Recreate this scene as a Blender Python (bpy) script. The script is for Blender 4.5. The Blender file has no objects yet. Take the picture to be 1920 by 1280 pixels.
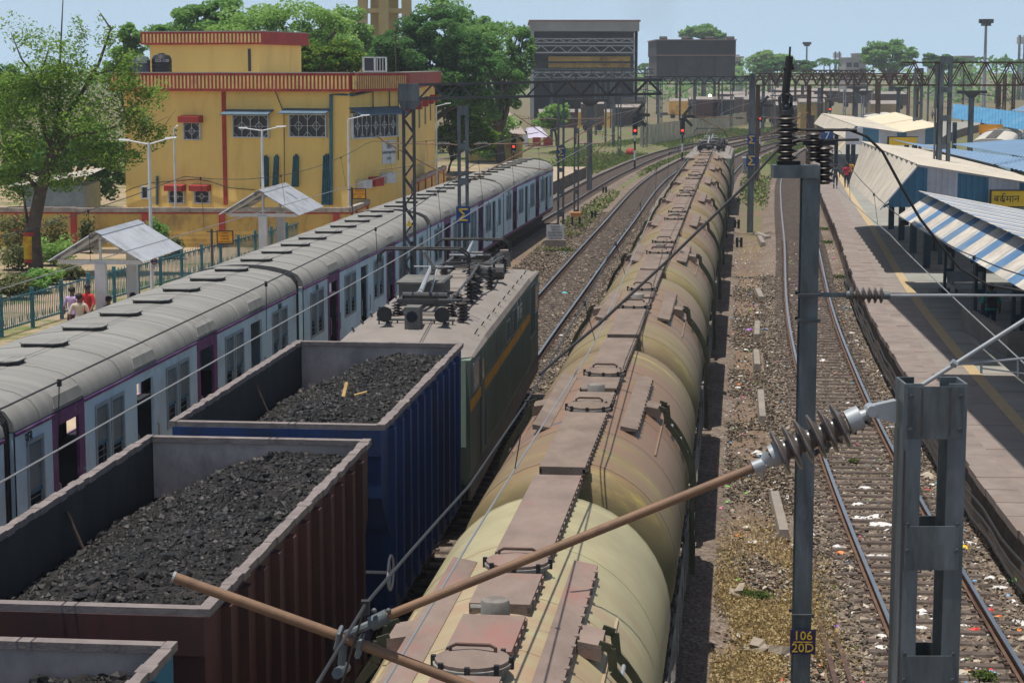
import bpy, math, random
import numpy as np
from mathutils import Vector, Matrix
R = math.radians
S = bpy.context.scene
COL = S.collection
random.seed(7)
RNG = np.random.default_rng(7)

# ---------------------------------------------------------------- camera, sky, sun, exposure
FPX, YH, CZ = 3750.0, 130.0, 9.4
PITCH = math.atan((640 - YH) / FPX)
cam_d = bpy.data.cameras.new('camera')
cam_d.sensor_width = 36; cam_d.lens = 36 * FPX / 1920
cam_d.clip_start = 0.1; cam_d.clip_end = 9000
cam = bpy.data.objects.new('camera', cam_d); COL.objects.link(cam)
cam.location = (0, 0, CZ); cam.rotation_euler = (math.pi / 2 - PITCH, 0, 0)
S.camera = cam
SUNV = Vector((0.14, 0.055, -1.0)).normalized()
W = bpy.data.worlds.new('World'); S.world = W; W.use_nodes = True
nt = W.node_tree
sky = nt.nodes.new('ShaderNodeTexSky'); sky.sky_type = 'NISHITA'; sky.sun_disc = False
sky.sun_elevation = math.asin(-SUNV.z); sky.sun_rotation = math.atan2(-SUNV.x, -SUNV.y)
sky.air_density = 1.0; sky.dust_density = 2.0; sky.ozone_density = 1.5
bg = nt.nodes['Background']; bg.inputs['Strength'].default_value = 0.075
# pale haze low in the sky over the clear sky above
_tc = nt.nodes.new('ShaderNodeTexCoord'); _sx = nt.nodes.new('ShaderNodeSeparateXYZ'); nt.links.new(_tc.outputs['Generated'], _sx.inputs[0])
_mr = nt.nodes.new('ShaderNodeMapRange'); _mr.inputs[1].default_value = 0.0; _mr.inputs[2].default_value = 0.45; _mr.inputs[3].default_value = 0.95; _mr.inputs[4].default_value = 0.0
nt.links.new(_sx.outputs[2], _mr.inputs[0])
_mx = nt.nodes.new('ShaderNodeMix'); _mx.data_type = 'RGBA'; nt.links.new(_mr.outputs[0], _mx.inputs[0]); nt.links.new(sky.outputs[0], _mx.inputs[6])
_mx.inputs[7].default_value = (7.4, 10.0, 12.6, 1); nt.links.new(_mx.outputs[2], bg.inputs[0])
sd = bpy.data.lights.new('sun', 'SUN'); sd.energy = 5.0; sd.angle = R(0.5); sd.color = (1, 0.95, 0.87)
so = bpy.data.objects.new('sun', sd); COL.objects.link(so)
so.rotation_euler = SUNV.to_track_quat('-Z', 'Y').to_euler()
S.view_settings.view_transform = 'Standard'; S.view_settings.look = 'None'
S.view_settings.gamma = 1; S.view_settings.exposure = 0.02
S.render.engine = 'CYCLES'
S.cycles.max_bounces = 6; S.cycles.volume_bounces = 0

# ---------------------------------------------------------------- picture -> place
_c, _s = math.cos(PITCH), math.sin(PITCH)
def ray(u, v):
    a = (u - 960) / FPX; b = (640 - v) / FPX
    return Vector((a, _c + b * _s, -_s + b * _c))
def G(u, v, z=0.0):
    d = ray(u, v); t = (z - CZ) / d.z
    return Vector((d.x * t, d.y * t, z))
def P(u, v, y):
    d = ray(u, v); t = y / d.y
    return Vector((d.x * t, y, CZ + d.z * t))

# ---------------------------------------------------------------- mesh builder
class MB:
    def __init__(s): s.v = []; s.f = []; s.m = []
    def add(s, vs, fs, m=0):
        o = len(s.v); s.v += [tuple(v) for v in vs]
        s.f += [tuple(i + o for i in f) for f in fs]
        s.m += [m] * len(fs); return s
    def box(s, x0, x1, y0, y1, z0, z1, m=0):
        v = [(x, y, z) for z in (z0, z1) for y in (y0, y1) for x in (x0, x1)]
        return s.add(v, [(0, 2, 3, 1), (4, 5, 7, 6), (0, 1, 5, 4), (2, 6, 7, 3), (0, 4, 6, 2), (1, 3, 7, 5)], m)
    def hexa(s, b, t, m=0):      # two quads bottom/top, ccw from above
        return s.add(list(b) + list(t), [(3, 2, 1, 0), (4, 5, 6, 7), (0, 1, 5, 4), (1, 2, 6, 5), (2, 3, 7, 6), (3, 0, 4, 7)], m)
    def bar(s, p, q, w, h, m=0, up=(0, 0, 1)):
        p = Vector(p); q = Vector(q); d = (q - p).normalized(); u = Vector(up)
        if abs(d.dot(u)) > .98: u = Vector((0, 1, 0))
        x = d.cross(u).normalized(); u = x.cross(d).normalized()
        x = x * w / 2; u = u * h / 2
        v = [p - x - u, p + x - u, p + x + u, p - x + u, q - x - u, q + x - u, q + x + u, q - x + u]
        return s.add(v, [(0, 1, 2, 3), (7, 6, 5, 4), (0, 4, 5, 1), (1, 5, 6, 2), (2, 6, 7, 3), (3, 7, 4, 0)], m)
    def tube(s, path, r, n=8, m=0, caps=True):
        path = [Vector(p) for p in path]; k = len(path)
        rr = r if isinstance(r, (list, tuple)) else [r] * k
        o = len(s.v); pu = None
        for i, p in enumerate(path):
            d = (path[min(i + 1, k - 1)] - path[max(i - 1, 0)]).normalized()
            if pu is None:
                pu = Vector((0, 0, 1)) if abs(d.z) < .9 else Vector((0, 1, 0))
            x = d.cross(pu).normalized(); pu = x.cross(d).normalized()
            for j in range(n):
                a = 2 * math.pi * j / n
                s.v.append(tuple(p + (x * math.cos(a) + pu * math.sin(a)) * rr[i]))
        fs = []
        for i in range(k - 1):
            for j in range(n):
                j2 = (j + 1) % n
                fs.append((o + i * n + j, o + (i + 1) * n + j, o + (i + 1) * n + j2, o + i * n + j2))
        if caps:
            fs.append(tuple(o + j for j in range(n))); fs.append(tuple(o + (k - 1) * n + j for j in reversed(range(n))))
        s.f += fs; s.m += [m] * len(fs); return s
    def lathe(s, prof, o=(0, 0, 0), ax=(0, 0, 1), n=12, m=0):
        ax = Vector(ax).normalized(); o = Vector(o)
        return s.tube2([o + ax * h for r, h in prof], [max(r, 1e-4) for r, h in prof], ax, n, m)
    def tube2(s, path, rr, ax, n, m):
        u = Vector((0, 0, 1)) if abs(ax.z) < .9 else Vector((0, 1, 0))
        x = ax.cross(u).normalized(); u = x.cross(ax).normalized(); o = len(s.v); k = len(path)
        for p, r in zip(path, rr):
            for j in range(n):
                a = 2 * math.pi * j / n
                s.v.append(tuple(p + (x * math.cos(a) + u * math.sin(a)) * r))
        fs = [(o + i * n + j, o + (i + 1) * n + j, o + (i + 1) * n + (j + 1) % n, o + i * n + (j + 1) % n) for i in range(k - 1) for j in range(n)]
        fs.append(tuple(o + j for j in range(n))); fs.append(tuple(o + (k - 1) * n + j for j in reversed(range(n))))
        s.f += fs; s.m += [m] * len(fs); return s
    def prism(s, pts, vec, m=0):
        pts = [Vector(p) for p in pts]; vec = Vector(vec); n = len(pts)
        fs = [tuple(range(n)), tuple(reversed(range(n, 2 * n)))] + [(i, i + n, (i + 1) % n + n, (i + 1) % n) for i in range(n)]
        return s.add(pts + [p + vec for p in pts], fs, m)
    def ball(s, c, rx, ry, rz, n=8, k=6, m=0):
        c = Vector(c); o = len(s.v); fs = []
        s.v.append((c.x, c.y, c.z - rz))
        for i in range(1, k):
            t = math.pi * i / k
            for j in range(n):
                a = 2 * math.pi * j / n
                s.v.append((c.x + rx * math.sin(t) * math.cos(a), c.y + ry * math.sin(t) * math.sin(a), c.z - rz * math.cos(t)))
        s.v.append((c.x, c.y, c.z + rz)); top = len(s.v) - 1
        for j in range(n):
            j2 = (j + 1) % n
            fs.append((o, o + 1 + j2, o + 1 + j))
            for i in range(k - 2):
                b = o + 1 + i * n
                fs.append((b + j, b + j2, b + n + j2, b + n + j))
            b = o + 1 + (k - 2) * n
            fs.append((b + j, b + j2, top))
        s.f += fs; s.m += [m] * len(fs); return s
    def sheet(s, p00, p10, p01, p11, n, amp, thick=.004, mats=(0,), band=2, k=2):
        # corrugated sheet: ribs run from side 0 to side 1 (p00->p01), n corrugations along p00->p10
        p00, p10, p01, p11 = map(Vector, (p00, p10, p01, p11))
        nor = (p10 - p00).cross(p01 - p00).normalized()
        if nor.z < 0: nor = -nor
        o = len(s.v); cols = 4 * n + 1
        for i in range(cols):
            t = i / (4 * n); off = amp * (1 if (i % 4) in (1, 2) else 0)
            a = p00.lerp(p10, t); b = p01.lerp(p11, t)
            for q in (a, b):
                s.v.append(tuple(q + nor * off)); s.v.append(tuple(q + nor * (off - thick)))
        for i in range(cols - 1):
            a = o + 4 * i; b = a + 4; mm = mats[(i // (4 * band)) % len(mats)]
            s.f += [(a, b, b + 2, a + 2), (a + 1, a + 3, b + 3, b + 1), (a, a + 1, b + 1, b), (a + 2, b + 2, b + 3, a + 3)]
            s.m += [mm] * 4
        return s
    def build(s, name, mats, parent=None, smooth=0, loc=None, rot=0, origin=None):
        me = bpy.data.meshes.new(name)
        v = s.v
        if origin is not None:
            v = [(a - origin[0], b - origin[1], c - origin[2]) for a, b, c in v]
        me.from_pydata(v, [], s.f)
        if not isinstance(mats, (list, tuple)): mats = [mats]
        for m in mats: me.materials.append(m)
        if len(mats) > 1: me.polygons.foreach_set('material_index', s.m)
        if smooth:
            me.shade_smooth()
            me.set_sharp_from_angle(angle=R(smooth if smooth > 1 else 35))
        me.update()
        return link(name, me, parent, loc, rot)
def link(name, me, parent=None, loc=None, rot=0):
    o = bpy.data.objects.new(name, me); COL.objects.link(o)
    if parent: o.parent = parent
    if loc is not None: o.location = loc
    if rot: o.rotation_euler = (0, 0, rot)
    return o
def npmesh(name, V, F, mats, parent=None, midx=None, smooth=False, loc=None):
    me = bpy.data.meshes.new(name); k = F.shape[1]; nf = len(F)
    me.vertices.add(len(V)); me.vertices.foreach_set('co', np.asarray(V, np.float32).ravel())
    me.loops.add(nf * k); me.loops.foreach_set('vertex_index', np.asarray(F, np.int32).ravel())
    me.polygons.add(nf); me.polygons.foreach_set('loop_start', np.arange(0, nf * k, k, dtype=np.int32))
    if not isinstance(mats, (list, tuple)): mats = [mats]
    for m in mats: me.materials.append(m)
    if midx is not None: me.polygons.foreach_set('material_index', np.asarray(midx, np.int32))
    me.update(calc_edges=True); me.validate()
    me.shade_smooth() if smooth else me.shade_flat()
    return link(name, me, parent, loc)
def tag(o, label=None, cat=None, group=None, kind=None):
    if label: o['label'] = label
    if cat: o['category'] = cat
    if group: o['group'] = group
    if kind: o['kind'] = kind
    return o
def thing(name, label, cat, loc=(0, 0, 0), rot=0, group=None):
    o = bpy.data.objects.new(name, None); COL.objects.link(o)
    o.location = loc; o.rotation_euler = (0, 0, rot); o.empty_display_size = .2
    return tag(o, label, cat, group)
KIDS = {}
def dup(root, loc, rot=0, label=None, group=None, scale=None):
    def cp(o, par):
        c = o.copy(); COL.objects.link(c)
        if par: c.parent = par
        for ch in [x for x in o.children if x is not c]: cp(ch, c)
        return c
    r = cp(root, None); r.location = loc; r.rotation_euler = (0, 0, rot)
    if scale: r.scale = scale
    if label: r['label'] = label
    if group: r['group'] = group
    return r

# ---------------------------------------------------------------- materials
MATS = {}
def mat(name, col, rough=.75, metal=0., var=.18, scale=2.5, bump=0., bscale=30., stain=None, samt=.5, sscale=1.2, stretch=(1, 1, 1), spec=.4, emis=None, dust=None):
    if name in MATS: return MATS[name]
    m = bpy.data.materials.new(name); m.use_nodes = True; t = m.node_tree; N = t.nodes.new; L = t.links.new
    b = t.nodes['Principled BSDF']
    b.inputs['Roughness'].default_value = rough; b.inputs['Metallic'].default_value = metal
    b.inputs['Specular IOR Level'].default_value = spec
    tc = N('ShaderNodeTexCoord'); oi = N('ShaderNodeObjectInfo')
    mp = N('ShaderNodeVectorMath'); mp.operation = 'MULTIPLY_ADD'
    L(tc.outputs['Object'], mp.inputs[0]); mp.inputs[1].default_value = stretch
    mu = N('ShaderNodeMath'); mu.operation = 'MULTIPLY'; mu.inputs[1].default_value = 57.0
    L(oi.outputs['Random'], mu.inputs[0]); L(mu.outputs[0], mp.inputs[2])
    vec = mp.outputs[0]
    no = N('ShaderNodeTexNoise'); no.inputs['Scale'].default_value = scale; no.inputs['Detail'].default_value = 6; no.inputs['Roughness'].default_value = .65
    L(vec, no.inputs['Vector'])
    mr = N('ShaderNodeMapRange'); mr.inputs[1].default_value = .3; mr.inputs[2].default_value = .7
    mr.inputs[3].default_value = 1 - var; mr.inputs[4].default_value = 1 + var
    L(no.outputs[0], mr.inputs[0])
    hs = N('ShaderNodeMix'); hs.data_type = 'RGBA'; hs.blend_type = 'MULTIPLY'; hs.inputs[0].default_value = 1
    hs.inputs[6].default_value = (*col, 1); L(mr.outputs[0], hs.inputs[7])
    out = hs.outputs[2]
    if stain:
        n2 = N('ShaderNodeTexNoise'); n2.inputs['Scale'].default_value = sscale; n2.inputs['Detail'].default_value = 8; n2.inputs['Roughness'].default_value = .7
        va = N('ShaderNodeVectorMath'); va.operation = 'ADD'; va.inputs[1].default_value = (11, 5, 3); L(vec, va.inputs[0]); L(va.outputs[0], n2.inputs['Vector'])
        m2 = N('ShaderNodeMapRange'); m2.inputs[1].default_value = .62 - .3 * samt; m2.inputs[2].default_value = .78 - .2 * samt
        L(n2.outputs[0], m2.inputs[0])
        mx = N('ShaderNodeMix'); mx.data_type = 'RGBA'; L(m2.outputs[0], mx.inputs[0]); L(out, mx.inputs[6]); mx.inputs[7].default_value = (*stain, 1)
        out = mx.outputs[2]
    if dust:      # settled dust on upward faces: (colour, amount)
        ge = N('ShaderNodeNewGeometry'); sx = N('ShaderNodeSeparateXYZ'); L(ge.outputs['Normal'], sx.inputs[0])
        m3 = N('ShaderNodeMapRange'); m3.inputs[1].default_value = .3; m3.inputs[2].default_value = .95; m3.inputs[4].default_value = dust[1]
        L(sx.outputs[2], m3.inputs[0])
        mx = N('ShaderNodeMix'); mx.data_type = 'RGBA'; L(m3.outputs[0], mx.inputs[0]); L(out, mx.inputs[6]); mx.inputs[7].default_value = (*dust[0], 1)
        out = mx.outputs[2]
    L(out, b.inputs['Base Color'])
    if bump:
        n3 = N('ShaderNodeTexNoise'); n3.inputs['Scale'].default_value = bscale; n3.inputs['Detail'].default_value = 4; L(vec, n3.inputs['Vector'])
        bp = N('ShaderNodeBump'); bp.inputs['Strength'].default_value = bump; bp.inputs['Distance'].default_value = .02
        L(n3.outputs[0], bp.inputs['Height']); L(bp.outputs[0], b.inputs['Normal'])
    if emis:
        b.inputs['Emission Color'].default_value = (*emis[0], 1); b.inputs['Emission Strength'].default_value = emis[1]
    MATS[name] = m; return m
def leafmat(name, c1, c2, c3, trans=.35):
    m = bpy.data.materials.new(name); m.use_nodes = True; t = m.node_tree; N = t.nodes.new; L = t.links.new
    t.nodes.remove(t.nodes['Principled BSDF']); o = t.nodes['Material Output']
    ge = N('ShaderNodeNewGeometry'); cr = N('ShaderNodeValToRGB')
    e = cr.color_ramp.elements; e[0].color = (*c1, 1); e[1].color = (*c3, 1); k = e.new(.55); k.color = (*c2, 1)
    L(ge.outputs['Random Per Island'], cr.inputs[0])
    d = N('ShaderNodeBsdfDiffuse'); tr = N('ShaderNodeBsdfTranslucent'); mx = N('ShaderNodeMixShader'); mx.inputs[0].default_value = trans
    L(cr.outputs[0], d.inputs[0]); L(cr.outputs[0], tr.inputs[0]); L(d.outputs[0], mx.inputs[1]); L(tr.outputs[0], mx.inputs[2]); L(mx.outputs[0], o.inputs[0])
    return m
steel = mat('galvanised_steel', (.115, .135, .145), .55, .25, .4, 3.5, .25, 30, (.045, .048, .05), .45, 2.2, (1, 1, .22))
steel_d = mat('dark_steel', (.06, .065, .07), .6, .2, .3, 3, .1, 20, (.09, .06, .045), .4, 2)
steel_l = mat('pale_steel', (.30, .32, .34), .5, .25, .15, 3)
rustst = mat('rusty_steel', (.10, .06, .045), .85, .1, .35, 4, .2, 40, (.05, .035, .03), .5, 3)
rusttube = mat('brown_tube_paint', (.20, .115, .065), .6, 0, .2, 3, .1, 30, (.11, .065, .045), .5, 2.2)
porcelain = mat('brown_porcelain', (.095, .08, .075), .35, 0, .15, 4, 0, 1, (.20, .175, .16), .4, 5, spec=.6)
porcelain_d = mat('dark_porcelain', (.05, .04, .036), .4, 0, .2, 4)
black = mat('black_paint', (.018, .018, .02), .6, 0, .2, 4)
blackrub = mat('black_rubber', (.02, .02, .022), .9, 0, .3, 4)
wire_m = mat('copper_wire', (.30, .29, .28), .45, .5, .1, 2)
cable_m = mat('dark_cable', (.03, .03, .032), .6, .2, .2, 2)
railside = mat('rail_rust', (.13, .075, .05), .8, .2, .3, 3)
railtop = mat('rail_head', (.42, .42, .43), .28, .9, .12, 2)
sleeper_m = mat('steel_sleeper', (.092, .070, .058), .85, .1, .35, 2.5, .3, 20, (.17, .14, .115), .35, 3)
conc = mat('concrete', (.24, .21, .18), .9, 0, .2, 2, .2, 25, (.22, .19, .16), .4, 1.5)
white_p = mat('white_paint', (.62, .63, .64), .55, 0, .1, 2, 0, 1, (.45, .42, .38), .2, 2)
red_p = mat('red_paint', (.33, .035, .03), .7, 0, .18, 2)
yel_p = mat('yellow_paint', (.75, .48, .03), .6, 0, .1, 2)
signblue = mat('sign_blue', (.012, .06, .22), .5, 0, .12, 3)
signviolet = mat('sign_violet', (.03, .018, .07), .5, 0, .12, 3)
glassd = mat('dark_glass', (.02, .024, .03), .15, 0, .2, 2, spec=.6)
# ---------------------------------------------------------------- track centre lines x(y)
def hermite(T):
    ys = np.array([t[0] for t in T], float); xs = np.array([t[1] for t in T], float)
    d = np.gradient(xs, ys)
    def f(y):
        y = float(y); i = int(np.clip(np.searchsorted(ys, y) - 1, 0, len(ys) - 2))
        if y < ys[0]: return xs[0] + d[0] * (y - ys[0])
        if y > ys[-1]: return xs[-1] + d[-1] * (y - ys[-1])
        h = ys[i + 1] - ys[i]; t = (y - ys[i]) / h
        return ((2*t**3-3*t**2+1)*xs[i] + (t**3-2*t**2+t)*h*d[i] + (-2*t**3+3*t**2)*xs[i+1] + (t**3-t**2)*h*d[i+1])
    return f
XE = hermite([(0, -13.6), (33, -10.05), (55.5, -7.55), (85, -4.05), (120, .55), (142, 3.6), (181, 9.2), (239, 20.2), (274, 30.5), (310, 44), (350, 62)])
XG = hermite([(0, -6.5), (18.9, -4.53), (29, -3.47), (37.9, -2.52), (60, -.5), (85, 2.3), (116, 5.85), (181, 13.9), (239, 24.9), (274, 35), (310, 48.5), (350, 66)])
XT = hermite([(0, -2.3), (25.4, .62), (38.9, 2.17), (52.2, 3.67), (65, 5.15), (77.6, 6.6), (96.6, 8.8), (140, 13.9), (181, 19.2), (239, 30), (274, 40), (310, 53), (350, 70)])
XR = hermite([(0, 5.0), (20, 6.35), (34.3, 7.35), (41.6, 7.9), (48.1, 8.45), (67.6, 10.45), (109, 15.75), (140, 19.7), (169, 23.6), (210, 30.2), (250, 38.6), (290, 50), (350, 72)])
def hdg(X, y): return -math.atan2(X(y + .5) - X(y - .5), 1.0)
def place(X, y0, y1):
    x0, x1 = X(y0), X(y1)
    return Vector(((x0 + x1) / 2, (y0 + y1) / 2, 0)), -math.atan2(x1 - x0, y1 - y0)
def off(X, y, o, z=0):
    a = hdg(X, y); return Vector((X(y) + o * math.cos(a), y + o * math.sin(a), z))

# ---------------------------------------------------------------- ground
def ground_mat(name, kind):
    m = bpy.data.materials.new(name); m.use_nodes = True; t = m.node_tree; N = t.nodes.new; L = t.links.new
    b = t.nodes['Principled BSDF']; b.inputs['Roughness'].default_value = .95; b.inputs['Specular IOR Level'].default_value = .15
    tc = N('ShaderNodeTexCoord'); vec = tc.outputs['Object']
    def noise(sc, det=6, ro=.6):
        n = N('ShaderNodeTexNoise'); n.inputs['Scale'].default_value = sc; n.inputs['Detail'].default_value = det; n.inputs['Roughness'].default_value = ro
        L(vec, n.inputs['Vector']); return n.outputs[0]
    def ramp(x, a, b_, lo=0, hi=1):
        r = N('ShaderNodeMapRange'); r.inputs[1].default_value = a; r.inputs[2].default_value = b_; r.inputs[3].default_value = lo; r.inputs[4].default_value = hi; L(x, r.inputs[0]); return r.outputs[0]
    def mix(f, c1, c2, bt='MIX'):
        x = N('ShaderNodeMix'); x.data_type = 'RGBA'; x.blend_type = bt
        for i, c in ((0, f), (6, c1), (7, c2)):
            if hasattr(c, 'links') or isinstance(c, bpy.types.NodeSocket): L(c, x.inputs[i])
            elif i == 0: x.inputs[0].default_value = c
            else: x.inputs[i].default_value = (*c, 1)
        return x.outputs[2]
    vo = N('ShaderNodeTexVoronoi'); vo.inputs['Scale'].default_value = 14 if kind == 'ballast' else 9; L(vec, vo.inputs['Vector'])
    stone = ramp(vo.outputs['Color'], 0, 1, .55, 1.45)
    if kind == 'ballast':
        c = mix(ramp(noise(.35), .38, .62), (.15, .118, .095), (.20, .160, .128))
        c = mix(ramp(noise(1.3), .55, .72), c, (.15, .095, .062))
        c = mix(1.0, c, stone, 'MULTIPLY')
    elif kind == 'left':
        c = mix(ramp(noise(.25), .4, .6), (.36, .27, .18), (.25, .20, .13))
        c = mix(ramp(noise(.5), .5, .66), c, (.12, .15, .045))
        c = mix(ramp(noise(2.5), .55, .75), c, (.42, .34, .25))
    else:
        c = mix(ramp(noise(.2), .38, .62), (.19, .132, .088), (.145, .108, .085))
        c = mix(ramp(noise(.9), .5, .7), c, (.19, .145, .10))
        c = mix(.6, c, stone, 'MULTIPLY')
        sp = N('ShaderNodeSeparateXYZ'); L(vec, sp.inputs[0])
        f1_ = N('ShaderNodeMath'); f1_.operation = 'MULTIPLY'; L(ramp(sp.outputs[1], 95, 170), f1_.inputs[0]); L(ramp(sp.outputs[1], 380, 300, .55, 1), f1_.inputs[1]); far = f1_.outputs[0]
        g = N('ShaderNodeMath'); g.operation = 'MULTIPLY'; L(far, g.inputs[0]); L(ramp(noise(.16, 5), .40, .55), g.inputs[1])
        c = mix(g.outputs[0], c, mix(ramp(noise(.8), .4, .6), (.09, .135, .04), (.16, .165, .07)))
    L(c, b.inputs['Base Color'])
    bp = N('ShaderNodeBump'); bp.inputs['Strength'].default_value = .8; bp.inputs['Distance'].default_value = .05
    L(vo.outputs['Distance'], bp.inputs['Height']); L(bp.outputs[0], b.inputs['Normal'])
    return m
gm, bm_, lm_ = ground_mat('earth', 'earth'), ground_mat('ballast', 'ballast'), ground_mat('station_yard_earth', 'left')
g = MB(); 
xs = [-3000, -600, -200, -80, -30, 0, 30, 80, 200, 600, 3000]; ys = [-60, 0, 40, 80, 120, 200, 320, 600, 1400, 5000]
g.add([(x, y, -.14) for y in ys for x in xs], [(j * len(xs) + i, j * len(xs) + i + 1, (j + 1) * len(xs) + i + 1, (j + 1) * len(xs) + i) for j in range(len(ys) - 1) for i in range(len(xs) - 1)])
tag(g.build('ground', gm), kind='structure')
def strip(pts_l, pts_r, z, mb=None, m=0):
    mb = mb or MB(); n = len(pts_l)
    mb.add([(p[0], p[1], z) for p in pts_l] + [(p[0], p[1], z) for p in pts_r], [(i, n + i, n + i + 1, i + 1) for i in range(n - 1)], m); return mb
Y0, Y1 = 4, 340
yy = list(np.arange(Y0, Y1, 6.0))
for nm, X, w in (('E', XE, 1.75), ('G', XG, 1.75), ('T', XT, 1.8), ('R', XR, 1.7)):
    b = MB(); n = len(yy)
    prof = [(-w - .4, -.145), (-w, -.035), (w, -.03), (w + .4, -.15)]
    vs = [];
    for y in yy:
        for o_, z in prof:
            p = off(X, y, o_); vs.append((p.x, p.y, z))
    b.add(vs, [(i * 4 + k, i * 4 + k + 1, (i + 1) * 4 + k + 1, (i + 1) * 4 + k) for i in range(n - 1) for k in range(3)])
    tag(b.build('ballast_bed', bm_), kind='structure')

# ---------------------------------------------------------------- tracks: rails and sleepers
def sleeper_mb(n=1):
    b = MB()
    b.add([(-1.35, -.12, -.06), (1.35, -.12, -.06), (1.35, .12, -.06), (-1.35, .12, -.06), (-1.3, -.09, .015), (1.3, -.09, .015), (1.3, .09, .015), (-1.3, .09, .015)],
          [(4, 5, 6, 7), (0, 1, 5, 4), (1, 2, 6, 5), (2, 3, 7, 6), (3, 0, 4, 7)])
    for sx in (-1, 1):
        for q in (-.11, .11):
            b.box(sx * .872 + q - .04, sx * .872 + q + .04, -.07, .07, .015, .05, 1)
    return b
SLP = sleeper_mb()
def track(X, label, y0, y1, single=None):
    mid = (y0 + y1) / 2; t = thing('railway_track', label, 'track', (X(y0), y0, 0))
    o0 = t.location
    ysn = []; y = y0
    while y < y1: ysn.append(y); y += 2.0 if y < 120 else 4
    for s in (-1, 1):
        b = MB(); prof = [(-.07, .03), (-.07, .045), (-.012, .06), (-.012, .15), (-.036, .165), (-.036, .2), (.036, .2), (.036, .165), (.012, .15), (.012, .06), (.07, .045), (.07, .03)]
        k = len(prof); vs = []
        for y in ysn:
            for q, z in prof:
                p = off(X, y, s * .872 + q); vs.append((p.x - o0.x, p.y - o0.y, z))
        fs = []; ms = []
        for i in range(len(ysn) - 1):
            for j in range(k):
                j2 = (j + 1) % k; fs.append((i * k + j, i * k + j2, (i + 1) * k + j2, (i + 1) * k + j)); ms.append(1 if j == 5 else 0)
        b.v = vs; b.f = fs; b.m = ms
        b.build('rail', [railside, railtop], t)
    ylist = list(np.arange(y0 + .3, y1, .64))
    near = []
    if single:
        near = [y for y in ylist if single[0] <= y <= single[1]][:100]
        sm = None
        for y in near:
            if sm is None:
                o = SLP.build('sleeper', [sleeper_m, rustst], t); sm = o.data
            else: o = link('sleeper', sm, t)
            p = off(X, y, random.uniform(-.03, .03)); o.location = (p.x - o0.x, p.y - o0.y, random.uniform(-.012, .004)); o.rotation_euler = (0, 0, hdg(X, y) + random.uniform(-.02, .02))
    b = MB()
    for y in ylist:
        if y in near: continue
        p = off(X, y, 0); a = hdg(X, y); ca, sa = math.cos(a), math.sin(a)
        vs = SLP.v if y < 110 else SLP.v[:8]; fs = SLP.f if y < 110 else SLP.f[:5]; ms = SLP.m
        b.add([(p.x - o0.x + v[0] * ca - v[1] * sa, p.y - o0.y + v[0] * sa + v[1] * ca, v[2]) for v in vs], fs)
    o = b.build('sleeper', sleeper_m, t); o['kind'] = 'stuff'
    return t
track(XR, 'littered rusty track beside the platform edge', 5, 335, (27, 90))
track(XG, 'track under the green locomotive and coal wagons, empty beyond them', 5, 335, (62, 125))
track(XE, 'track under the grey roofed passenger train, curving off towards the sheds', 5, 335)
track(XT, 'track under the long line of khaki tank wagons', 5, 335)

# ---------------------------------------------------------------- platforms
tile_p = mat('platform_pink_tiles', (.215, .176, .155), .85, 0, .25, 1.0, .1, 30, (.20, .155, .13), .5, .8)
tile_g = mat('platform_grey_paving', (.22, .19, .165), .85, 0, .16, 1.2, .1, 30, (.22, .19, .17), .4, .7)
tile_e = mat('platform_green_paving', (.245, .245, .215), .85, 0, .2, .8, .1, 30, (.27, .235, .20), .5, .35)
tactile = mat('tactile_yellow_tiles', (.42, .32, .18), .8, 0, .2, 6, .2, 40)
brickwall = mat('platform_wall_grime', (.17, .12, .09), .95, 0, .35, 3, .5, 25, (.07, .055, .05), .5, 1.5)
PE = lambda y, o: off(XR, y, 1.85 + o)
ypl = list(np.arange(8, 330, 4.0))
def plat(name, X, o0, o1, z0, z1, m, yl, side=None):
    b = MB(); n = len(yl); vs = []
    for y in yl:
        a = off(X, y, o0); c = off(X, y, o1)
        vs += [(a.x, a.y, z0), (a.x, a.y, z1), (c.x, c.y, z1), (c.x, c.y, z0)]
    for i in range(n - 1):
        k = 4 * i
        b.add([], []); b.f += [(k, k + 4, k + 5, k + 1), (k + 1, k + 5, k + 6, k + 2), (k + 2, k + 6, k + 7, k + 3)]; b.m += [1, 0, 1]
    b.v = vs; e = 4 * (n - 1); b.f += [(0, 1, 2, 3), (e, e + 3, e + 2, e + 1)]; b.m += [1, 1]
    return tag(b.build(name, [m, side or brickwall]), kind='structure')
plat('platform_right', XR, 1.9, 14.5, -.14, 1.0, tile_e, ypl)
def cover(o0, o1, z, m, nm, n=None):
    tag(strip([PE(y, o0) for y in ypl], [PE(y, o1) for y in ypl], z).build(nm, m), kind='structure')
# coping kerb as a raised step, paving sheets, tactile strip
b = MB()
for y in np.arange(8, 329, 1.22):
    j = random.uniform(-.04, .04)
    a, c, d, e = PE(y, -.03 + j), PE(y, .62), PE(y + 1.2, .62), PE(y + 1.2, -.03 + j)
    b.hexa([(p.x, p.y, .86) for p in (a, c, d, e)], [(p.x, p.y, 1.012 + random.uniform(-.003, .003)) for p in (a, c, d, e)])
tag(b.build('platform_coping', tile_p), kind='structure')
cover(.62, 1.02, 1.006, tile_p, 'platform_edge_paving'); cover(1.02, 1.75, 1.008, tile_g, 'platform_grey_band')
cover(1.75, 2.08, 1.014, tactile, 'platform_tactile_strip')
b = MB()
for y in np.arange(8, 120, .3):     # raised ribs of the tactile tiles
    for k in range(5):
        o_ = 1.79 + k * .06
        b.bar(PE(y, o_) + Vector((0, 0, 1.016)), PE(y + .26, o_) + Vector((0, 0, 1.016)), .025, .008)
tag(b.build('platform_tactile_ribs', tactile), kind='structure')
b = MB()                             # expansion joints
jm = mat('paving_joint', (.14, .115, .10), .95)
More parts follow.
